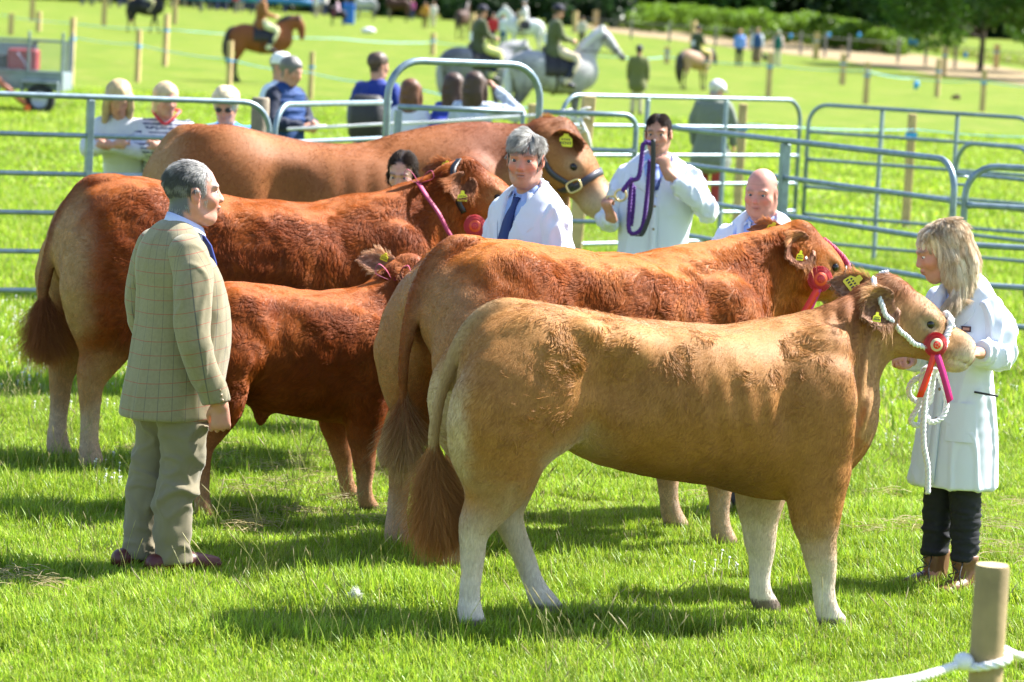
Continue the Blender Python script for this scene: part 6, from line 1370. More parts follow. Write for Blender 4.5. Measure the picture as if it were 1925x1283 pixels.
# ------------------------------------------------------------------ spectators, riders and horses in the field
M_HAIRB = mat('hair_mass', attr='col', rough=.55, bump=(70, .5, .006))
STAND = dict(pel=(0, 0, .93), ch=(0, 0, 1.28), nk=(0, 0, 1.46), hd=(.02, 0, 1.615), sh=.185, el=(.0, .24, 1.14), wr=(.06, .24, .88), kn=(.01, .10, .50), an=(-.02, .10, .08))
def figure(label, cat, pos, rz, H, top, bot, hair, skin=(.52, .27, .19), shoe=(.03, .03, .03), pose=None, L=None, R=None, legL=None, legR=None, h=.02, name='person', kind='short', hat=None, skirt=False, coat=0, gilet=None, stripes=None, parent=None, group=None, wide=1.0, yaw=0, pitch=0, face=True, hand_h=True, extra=None):
    """an everyday figure built at its own size: one body, clothes and hair on it. L/R = (elbow, wrist); legL/legR = (hip, knee, ankle, toe)"""
    J = dict(STAND); J.update(pose or {}); k = H / 1.75; O = thing(name, label, cat, pos, rz, group); O.scale = (k, k, k)
    pel, ch, nk, hd = (np.array(J[q], float) for q in ('pel', 'ch', 'nk', 'hd')); up = nk - ch; up /= np.linalg.norm(up)
    arm = {}; lg = {}
    for q, A, B in ((1, L, legL), (-1, R, legR)):
        s = ch + up * .115 + np.array([0, q * J['sh'] * wide, 0]); e, w = A if A else (np.array(J['el']) * [1, q * wide, 1], np.array(J['wr']) * [1, q * wide, 1]); arm[q] = (s, np.array(e, float), np.array(w, float))
        lg[q] = [np.array(x, float) for x in (B if B else (pel + [0, q * .09, -.02], np.array(J['kn']) * [1, q, 1], np.array(J['an']) * [1, q, 1], np.array(J['an']) * [1, q, 1] + [.14, q * .02, -.05]))]
    allp = np.array([pel, ch, nk, hd + [0, 0, .2]] + [x for q in arm.values() for x in q] + [x for q in lg.values() for x in q]); bnd = (allp.min(0) - .28, allp.max(0) + .28)
    hb = max(min(h * 1.15, .0165), .015) if h < .019 else h * .92; FR = FaceF(hd, yaw, pitch, 0, 1.0); f = dict(skin=skin, brow=np.array(hair) * .7, ruddy=.5, hair=hair, mask=short_mask, neck=tuple(nk - up * .03), lip=(.45, .18, .14))
    V, F, N = body(O, dict(bounds=bnd, trunk=[(*pel, .11, .14), (*((pel + ch) / 2), .10, .13), (*ch, .11, .15), (*(nk - up * .05), .07, .10)], arms=[[(*a, .045), (*b, .04), (*c, .028)] for a, b, c in arm.values()],
        legs=[[(*a, .08), (*b, .055), (*c, .04), (*d, .035)] for a, b, c, d in lg.values()], hands=[dict(w=c, d=(c - b), pn=(0, -q, 0) if abs(((c - b) / np.linalg.norm(c - b))[1]) < .8 else (-1, 0, 0), side=-q, curl=.7) for q, (a, b, c) in arm.items()] if hand_h else [], face=FR, f=f), h=hb)
    mid = (pel + ch) / 2; tc = (lambda V, N: top) if not callable(top) else top
    tcol = top if callable(top) else (lambda V, N: np.tile(top, (len(V), 1)))
    if stripes is not None: t0 = tcol; tcol = lambda V, N: mixc(t0(V, N), stripes[0], (np.sin(V[:, 2] * stripes[1]) > .15) * 1.0)
    rows = [(*(nk - up * .02), .065, .085), (*(nk - up * .07), .09, .14 * wide), (*(ch + up * .06), .12, .19 * wide), (*(ch - up * .06), .135, .195 * wide), (*mid, .13, .18 * wide), (*pel, .14, .185 * wide)]
    if coat: rows += [(*(pel + [0, 0, -coat * .5]), .17, .21 * wide), (*(pel + [0, 0, -coat]), .19, .235 * wide)]
    garment(O, 'top', [rows] + [[(*(a + [0, -q * .02, -.01]), .075), (*(a * .55 + b * .45), .068), (*b, .06), (*(b * .15 + c * .85), .048)] for q, (a, b, c) in arm.items()], bnd, tcol, M_CLOTH, h=h, folds=.005, k=.025)
    if gilet is not None: garment(O, 'gilet', [[(r[0], r[1], r[2], r[3] + .02, r[4] + .012) for r in rows]], bnd, gilet, M_DENIM, h=h, folds=.008, fs=12, fold_dir=(.3, .3, 1.8))
    if skirt: garment(O, 'skirt', [[(*pel, .13, .17), (*(pel + [0, 0, -.25]), .17, .2), (*(pel + [0, 0, -.55]), .2, .22)]], bnd, bot, M_CLOTH, h=h, folds=.008, fold_dir=(1, 1, .1), fs=14)
    else: garment(O, 'trousers', [[(*(pel + [0, 0, .02]), .125, .15), (*(a * .5 + b * .5), .092), (*b, .07), (*c, .062)] for a, b, c, d in lg.values()], bnd, bot, M_DENIM, h=h, folds=.004, k=.015)
    for a, b, c, d in lg.values(): garment(O, 'shoe', [[(*(c + [-.03, 0, -.02]), .05), (*(c * .4 + d * .6), .045), (*d, .036)]], bnd, shoe, M_LEATHER, h=max(h, .016), folds=0)
    S = Sdf(hd - .35, hd + .3, min(h, .012) if h < .019 else h * .6); E = lambda c, r, kk, op='+': S.ell(FR(c), r, kk, rot=FR.R, op=op)
    E((-.018, 0, .042), (.106, .086, .092), .01)
    if kind == 'long': [S.limb([(*FR((-.05, 0, .04)), .09, .10), (*FR((-.07, 0, -.08)), .07, .105), (*FR((-.075, 0, -.24)), .045, .10)], k=.02, side=FR.d((0, 1, 0)))] + [S.limb([(*FR((.02, q * .075, .03)), .035), (*FR((.02, q * .088, -.08)), .032), (*FR((.02, q * .09, -.2)), .028)], k=.02) for q in (-1, 1)]
    if kind == 'bob': S.limb([(*FR((-.03, 0, .03)), .09, .10), (*FR((-.045, 0, -.07)), .065, .09)], k=.02, side=FR.d((0, 1, 0)))
    if kind == 'curly': E((-.01, 0, .055), (.115, .10, .10), .02)
    E((.105, 0, -.035), (.07, .066, .085), .012, '-'); E((.0, 0, -.14), (.12, .07, .07), .01, '-') if kind in ('short', 'curly') else None
    Vh, Fh = S.mesh(); Nh = vnormals(Vh, Fh); Vh = Vh + Nh * (.006 * vnoise(Vh, 26, 3))[:, None]
    if hat is None or kind != 'none': np_mesh('hair', Vh, Fh, M_HAIRB, O, attrs={'col': np.tile(hair, (len(Vh), 1)) * (1 + .3 * vnoise(Vh * [1, 1, .4], 40, 4))[:, None]})
    if hat is not None:
        hc, hk = hat; prof = [(.0005, .145), (.05, .138), (.088, .105), (.104, .05), (.106, .035), (.100, .03)]; Vt, Ft = lathe(prof, 20); Vt = Vt * [1.12, .92, 1.0]; parts = [(Vt, Ft[:, ::-1])]
        if hk == 'peak': Vp, Fp = sphere((.12, 0, .040), (.055, .07, .008), 12); parts.append((Vp, Fp))
        if hk == 'brim': Vp, Fp = lathe([(.10, .04), (.16, .036), (.16, .03), (.10, .03)], 20); parts.append((Vp, Fp))
        Vt, Ft = join(*parts); Vt = Vt @ FR.R.T + FR.o; np_mesh('hat', Vt, Ft, mat('hat', hc, rough=.8), O)
    if extra: extra(O, dict(arm=arm, FR=FR, pel=pel, ch=ch, rows=rows))
    return O
def here(u, s, dz=0): p = at_s(u, s); return (p[0], p[1], p[2] + dz)
BLOND = (.45, .33, .17); BRN = (.055, .028, .017)
LEAN = dict(pel=(-.18, 0, .92), ch=(.0, 0, 1.22), nk=(.07, 0, 1.38), hd=(.13, 0, 1.50))
if want('folk'):
    def arms_on(y=.0, z=1.12): return dict(L=((.14, .22, z - .02), (.30, -.02, z + .02)), R=((.14, -.22, z - .02), (.30, .02 + y, z + .03)))
    figure('woman with long blonde hair and a pale grey cardigan, leaning on the left hurdle', 'woman', here(236, 238), -95, 1.84, (.55, .57, .62), (.45, .52, .65), BLOND, pose=dict(LEAN, hd=(.16, 0, 1.53)), pitch=-32, yaw=18, kind='long', h=.014, coat=.28, wide=.85, **arms_on(0, 1.16))
    figure('woman with short fair hair and navy striped top, arms folded on the hurdle', 'woman', here(318, 238), -85, 1.84, (.62, .64, .72), (.05, .06, .10), (.60, .45, .26), pose=dict(LEAN, hd=(.12, 0, 1.54)), pitch=-8, yaw=25, kind='bob', h=.013, wide=.92, stripes=((.03, .04, .12), 210), **arms_on(.06, 1.17),
           extra=lambda O, d: np_mesh('scarf', *tube(catmull(np.array([(.12, -.08, 1.42), (.17, 0, 1.36), (.12, .08, 1.43), (.02, .09, 1.46), (.02, -.09, 1.46), (.12, -.08, 1.42)]), 4), .012, 6), M_RED, O))
    def shades(O, d):
        FR = d['FR']
        for q in (-1, 1): V, F = sphere(FR((.092, q * .034, .0)), (.012, .026, .018), 10); np_mesh('sunglasses', V, F, M_INK, O)
    figure('woman in bright blue with sunglasses and short blonde hair, chin on her arms', 'woman', here(437, 238), -95, 1.93, (.05, .30, .72), (.1, .1, .15), (.62, .50, .32), pose=dict(LEAN, pel=(-.35, 0, .9), ch=(-.02, 0, 1.14), nk=(.08, 0, 1.30), hd=(.16, 0, 1.44)), pitch=-14, kind='curly', h=.013, wide=.95, extra=shades, L=((.12, .30, 1.15), (.32, .02, 1.22)), R=((.12, -.30, 1.15), (.32, -.02, 1.24)))
    def book(O, d): V, F = box((.36, -.02, 1.13), (.09, .055, .008), roty(-12), bev=.002); np_mesh('booklet', V, F, mat('paper', (.78, .76, .70)), O, smooth=False)
    figure('grey-haired man in a navy padded gilet reading a small booklet', 'man', here(541, 195), -35, 1.92, (.015, .02, .045), (.03, .035, .06), (.15, .14, .13), pose=dict(hd=(.06, 0, 1.60)), pitch=-14, yaw=5, gilet=(.015, .05, .17), h=.013, L=((.06, .25, 1.16), (.30, .06, 1.14)), R=((.06, -.25, 1.16), (.28, -.06, 1.12)), extra=book)
    figure('person in a white cap and pale top mostly hidden behind the man in the gilet', 'person', here(528, 185), -30, 1.90, (.62, .70, .80), (.5, .55, .6), (.3, .25, .2), hat=((.80, .80, .78), 'peak'), h=.02)
    def pack(O, d): V, F = box((-.22, 0, 1.12), (.10, .17, .22), bev=.06); np_mesh('backpack', V, F, mat('backpack', (.02, .02, .022), bump=(30, .6, .01)), O)
    figure('young man in a royal blue polo shirt with a black backpack, back to the camera', 'man', here(713, 178), 70, 1.94, (.015, .035, .22), (.02, .02, .02), (.075, .045, .03), h=.014, yaw=-40, wide=.95, extra=pack)
    figure('small girl with long auburn hair in a white T-shirt beside the low gate', 'girl', here(777, 188), 78, 1.72, (.68, .68, .78), (.55, .45, .45), (.13, .05, .02), kind='long', h=.014, wide=.8, L=((-.02, .2, 1.15), (-.1, .03, 1.05)), R=((-.02, -.2, 1.15), (-.1, -.03, 1.05)))
    figure('girl with brown hair and a blue rucksack, left of the one shading her eyes', 'girl', here(858, 188), 70, 1.80, (.03, .06, .35), (.02, .02, .02), BRN, kind='long', h=.015, wide=.8, extra=lambda O, d: np_mesh('rucksack', *box((-.2, 0, 1.12), (.09, .15, .2), bev=.05), mat('rucksack', (.01, .03, .30), bump=(30, .5, .01)), O))
    figure('girl in a striped top shading her eyes with a raised arm', 'girl', here(897, 190), 72, 1.83, (.62, .66, .74), (.04, .05, .1), BRN, kind='long', h=.014, wide=.9, stripes=((.25, .30, .45), 260), R=((.10, -.42, 1.36), (.14, -.16, 1.60)), L=((.05, .22, 1.12), (.15, .1, .95)))
    figure('rider on foot in olive tweed jacket and navy hat, walking away from the camera', 'woman', here(1203, 77), 85, 1.70, (.14, .15, .055), (.55, .47, .32), (.03, .02, .015), hat=((.012, .015, .04), 'peak'), h=.02, coat=.18, pose=dict(kn=(.02, .08, .5)), shoe=(.02, .02, .03))
    figure('old man in a pale cap, grey-green jacket and red trousers behind the hurdle', 'man', here(1348, 152), 60, 1.74, (.17, .19, .16), (.36, .045, .04), (.6, .58, .55), pose=dict(hd=(.07, 0, 1.58)), pitch=-20, yaw=-25, hat=((.62, .62, .66), 'peak'), h=.016, coat=.2, wide=1.12, R=((.05, -.26, 1.14), (.14, -.24, .92)))
    figure('walker in a light blue shirt, leftmost of the three by the track', 'person', here(1391, 42.5), -80, 1.66, (.16, .30, .75), (.02, .02, .03), (.35, .18, .1), h=.025, kind='bob')
    figure('walker in dark waistcoat and brown kilt, middle of the three by the track', 'person', here(1424, 42), -90, 1.74, (.7, .72, .8), (.20, .14, .08), (.25, .14, .09), h=.025, gilet=(.03, .08, .22), skirt=True)
    figure('walker in green waistcoat and pale trousers, rightmost of the three by the track', 'person', here(1463, 41), -75, 1.64, (.65, .45, .45), (.55, .52, .45), (.4, .38, .32), h=.025, gilet=(.01, .12, .10), hat=((.4, .42, .33), 'brim'))
    # dog with the walkers, a dark lump in the field
    figure('groom in a pale shirt standing behind the neck of the paler grey horse', 'person', here(1093, 36), -100, 1.6, (.5, .48, .42), (.03, .03, .03), BRN, h=.03)

def small_quad(name, label, pos, rz, sc, C, legs=None, neck=None, head=None, h=.028, mane=None, tail=None, body_w=1.0, extra=None, cat='horse', group=None, lo=(-1.25, -.42, -.03), hi=(1.7, .42, 2.35)):
    """horse or pony: one body, mane, tail, tack. heights are for a 1.6 m horse, scaled by sc"""
    O = thing(name, label, cat, pos, rz, group); O.scale = (sc, sc, sc); S = Sdf(lo, hi, h)
    S.limb([(x, 0, (a + b) / 2, (a - b) / 2, w * body_w) for x, a, b, w in ((-.66, 1.44, 1.05, .17), (-.56, 1.54, .95, .25), (-.40, 1.585, .90, .29), (-.15, 1.54, .83, .30), (.12, 1.50, .79, .31), (.36, 1.54, .82, .28), (.50, 1.58, .86, .22), (.58, 1.48, .92, .18))], k=.02, p=2.2)
    neck = neck or [(.42, 0, 1.30, .25, .14), (.58, 0, 1.50, .21, .11), (.74, 0, 1.72, .165, .085), (.86, 0, 1.88, .13, .075)]
    head = head or [(.86, 0, 1.93, .11, .075), (.98, 0, 1.86, .125, .08), (1.12, 0, 1.72, .095, .062), (1.24, 0, 1.60, .070, .052), (1.32, 0, 1.52, .068, .052)]
    S.limb(neck, k=.07); S.limb(head, k=.03); q0 = np.array(head[0][:3])
    for q in (-1, 1): S.limb([(*(q0 + [.0, q * .055, .09]), .028), (*(q0 + [.02, q * .065, .17]), .026), (*(q0 + [.03, q * .06, .23]), .008)], k=.01)
    HL = [(-.48, .13, 1.20, .25, .15), (-.56, .15, .98, .19, .12), (-.58, .15, .78, .11, .075), (-.66, .15, .58, .07, .05), (-.67, .15, .40, .042, .038), (-.65, .15, .2, .038, .035), (-.63, .15, .11, .045, .04), (-.60, .15, .035, .06, .055)]
    FL = [(.42, .14, 1.12, .18, .11), (.44, .15, .88, .105, .08), (.44, .15, .66, .07, .055), (.445, .15, .50, .058, .05), (.44, .15, .36, .04, .036), (.44, .15, .2, .037, .034), (.45, .15, .11, .045, .04), (.48, .15, .035, .06, .055)]
    for T, q, dx in ((HL, 1, .06), (HL, -1, -.06), (FL, 1, .10), (FL, -1, -.05)) if legs is None else legs(HL, FL):
        S.limb([(x + dx * (1 - min(z / .9, 1)), y * q, z, a, b) for x, y, z, a, b in T], k=.045)
    V, F = S.mesh(); V = relax(V, F, 2); N = vnormals(V, F); np_mesh('body', V, F, M_COAT, O, attrs={'col': C(V, N)})
    nk = np.array(neck)[:, :3]; mc = mane if mane is not None else (.02, .015, .012)
    P = catmull(np.vstack([nk[1:] + np.c_[-np.array(neck)[1:, 3] * .55, np.zeros(len(nk) - 1), np.array(neck)[1:, 3] * .80], [q0 + [.06, 0, .12]]]), 4)
    Sm = Sdf(P.min(0) - .25, P.max(0) + .25, .022); Sm.limb([(*p, .045, .05) for p in P], k=.02)
    for y in (-.06,): Sm.limb([(*(p + [-.02, y, -.08]), .05, .03) for p in P], k=.03)
    Vm, Fm = Sm.mesh(); np_mesh('mane', Vm, Fm, M_HAIRB, O, attrs={'col': np.tile(mc, (len(Vm), 1))})
    tl = tail or [(-.70, 0, 1.42, .05), (-.80, 0, 1.30, .07), (-.84, 0, 1.05, .085), (-.82, 0, .8, .08), (-.80, 0, .6, .04)]
    St = Sdf(np.array(tl)[:, :3].min(0) - .2, np.array(tl)[:, :3].max(0) + .2, .022); St.limb(tl, k=.01); Vt, Ft = St.mesh(); Nt = vnormals(Vt, Ft); Vt = Vt + Nt * (.02 * vnoise(Vt * [1, 1, .25], 22, 5))[:, None]; np_mesh('tail', Vt, Ft, M_HAIRB, O, attrs={'col': np.tile(mc, (len(Vt), 1))})
    if extra: extra(O)
    return O
M_TACK = mat('tack', (.015, .012, .012), rough=.4)
def saddle(O):
    S = Sdf((-.4, -.45, .9), (.5, .45, 1.8), .022); S.limb([(x, 0, 1.2, .375 + .02, .33) for x in (-.12, .05, .22)], k=.02); S.limb([(-.2, 0, 1.62, .05, .13), (-.0, 0, 1.575, .05, .12), (.2, 0, 1.62, .05, .10)], k=.03)
    S.plane((0, 0, -1), -1.12); S.plane((1, 0, -.2), .02 + .0); S.plane((-1, 0, 0), .22)
    V, F = S.mesh(); np_mesh('saddle', V, F, M_TACK, O)
    V, F = tube([(.02, math.cos(t) * .34, 1.18 + math.sin(t) * .40) for t in np.linspace(0, 2 * math.pi, 24)], .018, 5, closed=True, caps=False); np_mesh('girth', V, F, M_TACK, O)
def bridle(h0, h1):
    def f(O):
        h0_, h1_ = np.array(h0), np.array(h1); a = h0_ * .3 + h1_ * .7; b = h0_ * .85 + h1_ * .15
        for c, r in ((a, .09), (b, .13)):
            d = h1_ - h0_; R = frame_rot(d, (0, 0, 1)); V, F = tube([c + R @ np.array([0, r * .75 * math.cos(t), r * math.sin(t)]) for t in np.linspace(0, 6.283, 16)[:-1]], .011, 5, closed=True, caps=False); np_mesh('bridle', V, F, M_TACK, O)
        for q in (-1, 1): V, F = tube([a + [0, q * .065, -.02], b + [0, q * .09, 0], b + [-.02, q * .06, .1]], .010, 4); np_mesh('bridle', V, F, M_TACK, O); V, F = tube([a + [.02, q * .06, -.05], (.5, q * .14, 1.62), (.28, q * .06, 1.80)], .008, 4); np_mesh('rein', V, F, M_TACK, O)
    return f
def rider(label, base, rz, sc, top, horse_top=1.60, hat=(.012, .012, .03), hair=(.03, .02, .015), breech=(.62, .55, .30), num=True, lean=0.0, cat='rider', H=1.72, boot=(.012, .014, .03)):
    """seated rider whose seat is on the saddle of a horse at base"""
    z = horse_top * sc; O_base = (base[0], base[1], base[2])
    ex = (lambda O, d: np_mesh('back_number', *box((-.165, 0, 1.10), (.004, .07, .085)), mat('number_card', (.72, .75, .85)), O, smooth=False)) if num else None
    k = H / 1.75; off = z / k - .90
    P = dict(pel=(-.02, 0, .93), ch=(.0 + lean, 0, 1.27), nk=(.02 + lean, 0, 1.45), hd=(.05 + lean, 0, 1.605))
    o = figure(label, cat, (base[0], base[1], base[2] + off * k), rz, H, top, breech, hair, pose=P, L=((.10 + lean, .24, 1.14), (.34, .08, 1.08)), R=((.10 + lean, -.24, 1.14), (.34, -.08, 1.08)),
        legL=((0, .10, .92), (.36, .32, .74), (.16, .34, .32), (.32, .36, .27)), legR=((0, -.10, .92), (.36, -.32, .74), (.16, -.34, .32), (.32, -.36, .27)), h=.02, hat=(hat, 'peak'), coat=.10, extra=ex, shoe=boot)
    for q in (-1, 1): garment(o, 'riding_boot', [[(.33, q * .325, .68, .07), (.26, q * .335, .50, .068), (.17, q * .34, .34, .055), (.22, q * .345, .29, .05), (.32, q * .36, .27, .04)]], ((-.1, -.6, .1), (.6, .6, .9)), boot, M_LEATHER, h=.018, folds=0)
    return o
def col_grey(dark, light, seed=1):
    def f(V, N):
        n = .5 * vnoise(V, 4, seed) + .35 * vnoise(V, 12, seed + 1) + .25 * vnoise(V, 22, seed + 2)
        C = mixc(np.tile(light, (len(V), 1)), dark, np.clip(sstep(n, -.2, .6) * .5 + sstep(V[:, 2], 1.1, .6) * .8 + .3 * sstep(V[:, 0], -.2, -.6), 0, 1)); return mixc(C, [.05, .05, .06], sstep(V[:, 2], .5, .15) * .8 + sstep(V[:, 0], 1.24, 1.32) * .8)
    return f
def col_bay(c, low=(.015, .01, .01)):
    return lambda V, N: mixc(np.tile(c, (len(V), 1)) * (1 + .15 * vnoise(V, 5, 2))[:, None], low, np.clip(sstep(V[:, 2], .62, .4), 0, 1))
if want('horses'):
    p = here(1042, 97); small_quad('horse', 'pale grey horse looking right, its rider in olive tweed and a navy hat', p, 14, 1.05, col_grey((.12, .11, .12), (.46, .45, .46), 3), mane=(.58, .58, .60), extra=lambda O: (saddle(O), bridle((.86, 0, 1.93), (1.32, 0, 1.52))(O)), tail=[(-.70, 0, 1.42, .05), (-.80, 0, 1.30, .07), (-.84, 0, 1.05, .085), (-.82, 0, .8, .08), (-.80, 0, .5, .04)])
    rider('rider in an olive tweed jacket and navy velvet hat on the pale grey horse', p, 14, 1.05, (.10, .115, .05), breech=(.60, .50, .36), cat='rider', H=1.86)
    p = here(900, 89); small_quad('horse', 'darker grey horse standing behind the pale one, head hidden', p, 22, 1.0, col_grey((.07, .07, .085), (.24, .24, .27), 5), mane=(.33, .33, .35), extra=saddle, neck=[(.42, 0, 1.32, .25, .14), (.62, 0, 1.48, .20, .11), (.84, 0, 1.60, .16, .09), (1.0, 0, 1.62, .13, .08)], head=[(1.02, 0, 1.62, .11, .075), (1.12, 0, 1.52, .12, .08), (1.2, 0, 1.36, .09, .06), (1.27, 0, 1.22, .07, .05)])
    rider('rider in dark olive tweed with a number card on the darker grey horse', p, 22, 1.0, (.075, .085, .04), breech=(.62, .60, .22), H=1.84)
    p = here(490, 68); small_quad('horse', 'bay horse with a black tail and mane, neck arched, beyond the stakes', p, 8, 1.02, col_bay((.22, .07, .022)), extra=saddle, neck=[(.42, 0, 1.32, .27, .15), (.60, 0, 1.50, .24, .12), (.80, 0, 1.66, .20, .10), (.95, 0, 1.70, .16, .085)], head=[(.97, 0, 1.72, .13, .085), (1.06, 0, 1.58, .13, .085), (1.10, 0, 1.42, .10, .065), (1.11, 0, 1.28, .078, .055)], tail=[(-.70, 0, 1.46, .05), (-.84, 0, 1.36, .08), (-.92, 0, 1.08, .10), (-.90, 0, .75, .10), (-.84, 0, .45, .05)])
    rider('rider in a brown tweed jacket on the bay horse, head above the picture edge', p, 8, 1.02, (.24, .10, .03), breech=(.68, .68, .42), num=False, H=2.0)
    p = here(1310, 58); small_quad('pony', 'stocky dun pony with a bushy black tail, walking away from the camera', p, 42, .82, lambda V, N: mixc(np.tile([.42, .26, .17], (len(V), 1)), [.05, .035, .03], np.clip(sstep(V[:, 2], .75, .45) + sstep(V[:, 0], .55, .7), 0, 1)), body_w=1.2, extra=saddle, neck=[(.42, 0, 1.26, .26, .17), (.58, 0, 1.38, .23, .14), (.76, 0, 1.46, .19, .11), (.90, 0, 1.46, .15, .09)], head=[(.92, 0, 1.46, .12, .09), (1.02, 0, 1.34, .12, .09), (1.08, 0, 1.18, .09, .065), (1.11, 0, 1.05, .07, .055)], tail=[(-.70, 0, 1.42, .08), (-.84, 0, 1.25, .14), (-.88, 0, .95, .17), (-.86, 0, .6, .14), (-.82, 0, .3, .06)], cat='pony')
    rider('rider in dark green jacket and black hat with number card on the dun pony', p, 42, .82, (.05, .065, .03), breech=(.62, .50, .16), hat=(.01, .01, .01), H=1.62)
    # the far show lines, top left to centre
    grp = None
    p = here(272, 40); small_quad('horse', 'black horse whose legs show under the top edge at the left', p, 5, 1.0, lambda V, N: np.tile([.012, .012, .014], (len(V), 1)), extra=saddle, legs=lambda H, Fq: ((H, 1, .25), (H, -1, -.2), (Fq, 1, .2), (Fq, -1, -.25))); rider('rider on the black horse, cut off by the top edge', p, 5, 1.0, (.3, .28, .3), num=False)
    p = here(684, 27); small_quad('horse', 'small dapple grey horse in the far line, left of the brown one', p, 175, .95, col_grey((.14, .14, .15), (.5, .5, .5), 8), h=.035, mane=(.3, .3, .3))
    p = here(745, 27); small_quad('horse', 'plain dark brown horse in front of the blue panels', p, 180, 1.0, col_bay((.055, .022, .012)), h=.035)
    p = here(868, 35); small_quad('horse', 'dark brown horse tail-on left of the rider with the number card', p, 75, 1.0, col_bay((.06, .028, .018)), h=.035)
    p = here(985, 42); small_quad('horse', 'white horse high in the picture between the riders of the two grey horses', p, 185, 1.02, col_grey((.4, .42, .44), (.68, .70, .72), 9), h=.035, mane=(.6, .6, .6), extra=saddle); rider('rider in white on the white horse, at the top edge', p, 185, 1.02, (.6, .6, .62), num=False, hat=(.3, .3, .32))
    p = here(632, 31); small_quad('pony', 'little black pony ridden by a child in pink, far left of centre', p, 178, .62, lambda V, N: np.tile([.018, .012, .014], (len(V), 1)), h=.035, cat='pony'); rider('child in a pink top on the little black pony', p, 178, .62, (.62, .42, .55), num=False, hat=(.35, .33, .25), breech=(.13, .02, .04), H=1.3, boot=(.12, .02, .03))
    figure('person in a tan jacket in front of the yellow stand', 'person', here(797, 30), -95, 1.7, (.50, .24, .04), (.10, .05, .02), BRN, h=.03)
    figure('person in white in front of the yellow stand', 'person', here(812, 29), -85, 1.65, (.66, .62, .55), (.6, .5, .4), (.3, .2, .12), h=.03)
    figure('spectator in blue jeans and a pale top between the two mounted riders', 'person', here(945, 39), -100, 1.72, (.60, .66, .72), (.02, .08, .22), (.45, .33, .2), h=.03)
    figure('spectator in a red top beside the one in blue jeans', 'person', here(925, 39), -95, 1.70, (.5, .03, .04), (.02, .02, .05), BRN, h=.03)
    cr = random.Random(9); cols = [((.45, .08, .25), 'pink'), ((.10, .2, .5), 'blue'), ((.55, .5, .5), 'grey'), ((.35, .25, .45), 'lilac'), ((.05, .3, .35), 'teal'), ((.5, .06, .08), 'red'), ((.6, .6, .62), 'white'), ((.08, .08, .1), 'black')]
    spots = [(152, 27, 'lilac'), (170, 27, 'white'), (205, 27, 'teal'), (222, 27, 'grey'), (392, 26, 'pink'), (404, 26, 'blue'), (440, 27, 'red'), (452, 26, 'blue'), (470, 27, 'teal'), (592, 27, 'white'), (648, 26, 'black'), (608, 26, 'grey'), (730, 25, 'white'), (772, 26, 'pink'), (375, 27, 'teal'), (420, 26, 'white')]
    where = {152: 'first by the hedge from the left', 170: 'second from the left by the hedge', 205: 'left of the black horse', 222: 'at the tail of the black horse', 392: 'right of the black horse, in shadow', 404: 'next to the one in pink', 440: 'left of the bay horse\'s rider', 452: 'between the red top and the bay horse', 470: 'just left of the bay horse\'s rider', 592: 'behind the bay horse\'s head', 648: 'behind the child on the little pony', 608: 'left of the little black pony', 730: 'behind the dark brown horse\'s tail', 772: 'at the left edge of the yellow stand', 375: 'nearest the black horse on its right', 420: 'in pale clothes between pink and red ones'}
    cd = dict((n, c) for c, n in cols)
    for i in range(26):
        u = 165 + i * 17.5 + cr.uniform(-5, 5); n = cr.choice(list(cd)); spots.append((u, 25 + cr.uniform(-.5, .8), n)); where[u] = ('far crowd left of the black horse' if u < 240 else 'far crowd right of the black horse' if u < 430 else 'far crowd near the bay horse')
    used = set()
    for u, s, n in spots:
        for _ in range(60):
            tr = cr.choice([((.03, .04, .1), 'navy'), ((.1, .1, .1), 'dark grey'), ((.35, .3, .22), 'tan')]); ha = cr.choice([(BRN, 'brown'), (BLOND, 'fair'), ((.03, .02, .02), 'black')]); lb = f'spectator in {n}, {ha[1]} hair, {tr[1]} trousers, {where[u]}'
            if lb not in used: break
        used.add(lb); figure(lb, 'person', here(u, s), cr.uniform(-150, -30), cr.uniform(1.55, 1.8), cd[n], tr[0], ha[0], h=.042, hand_h=False, group='spectators along the far edge of the field')

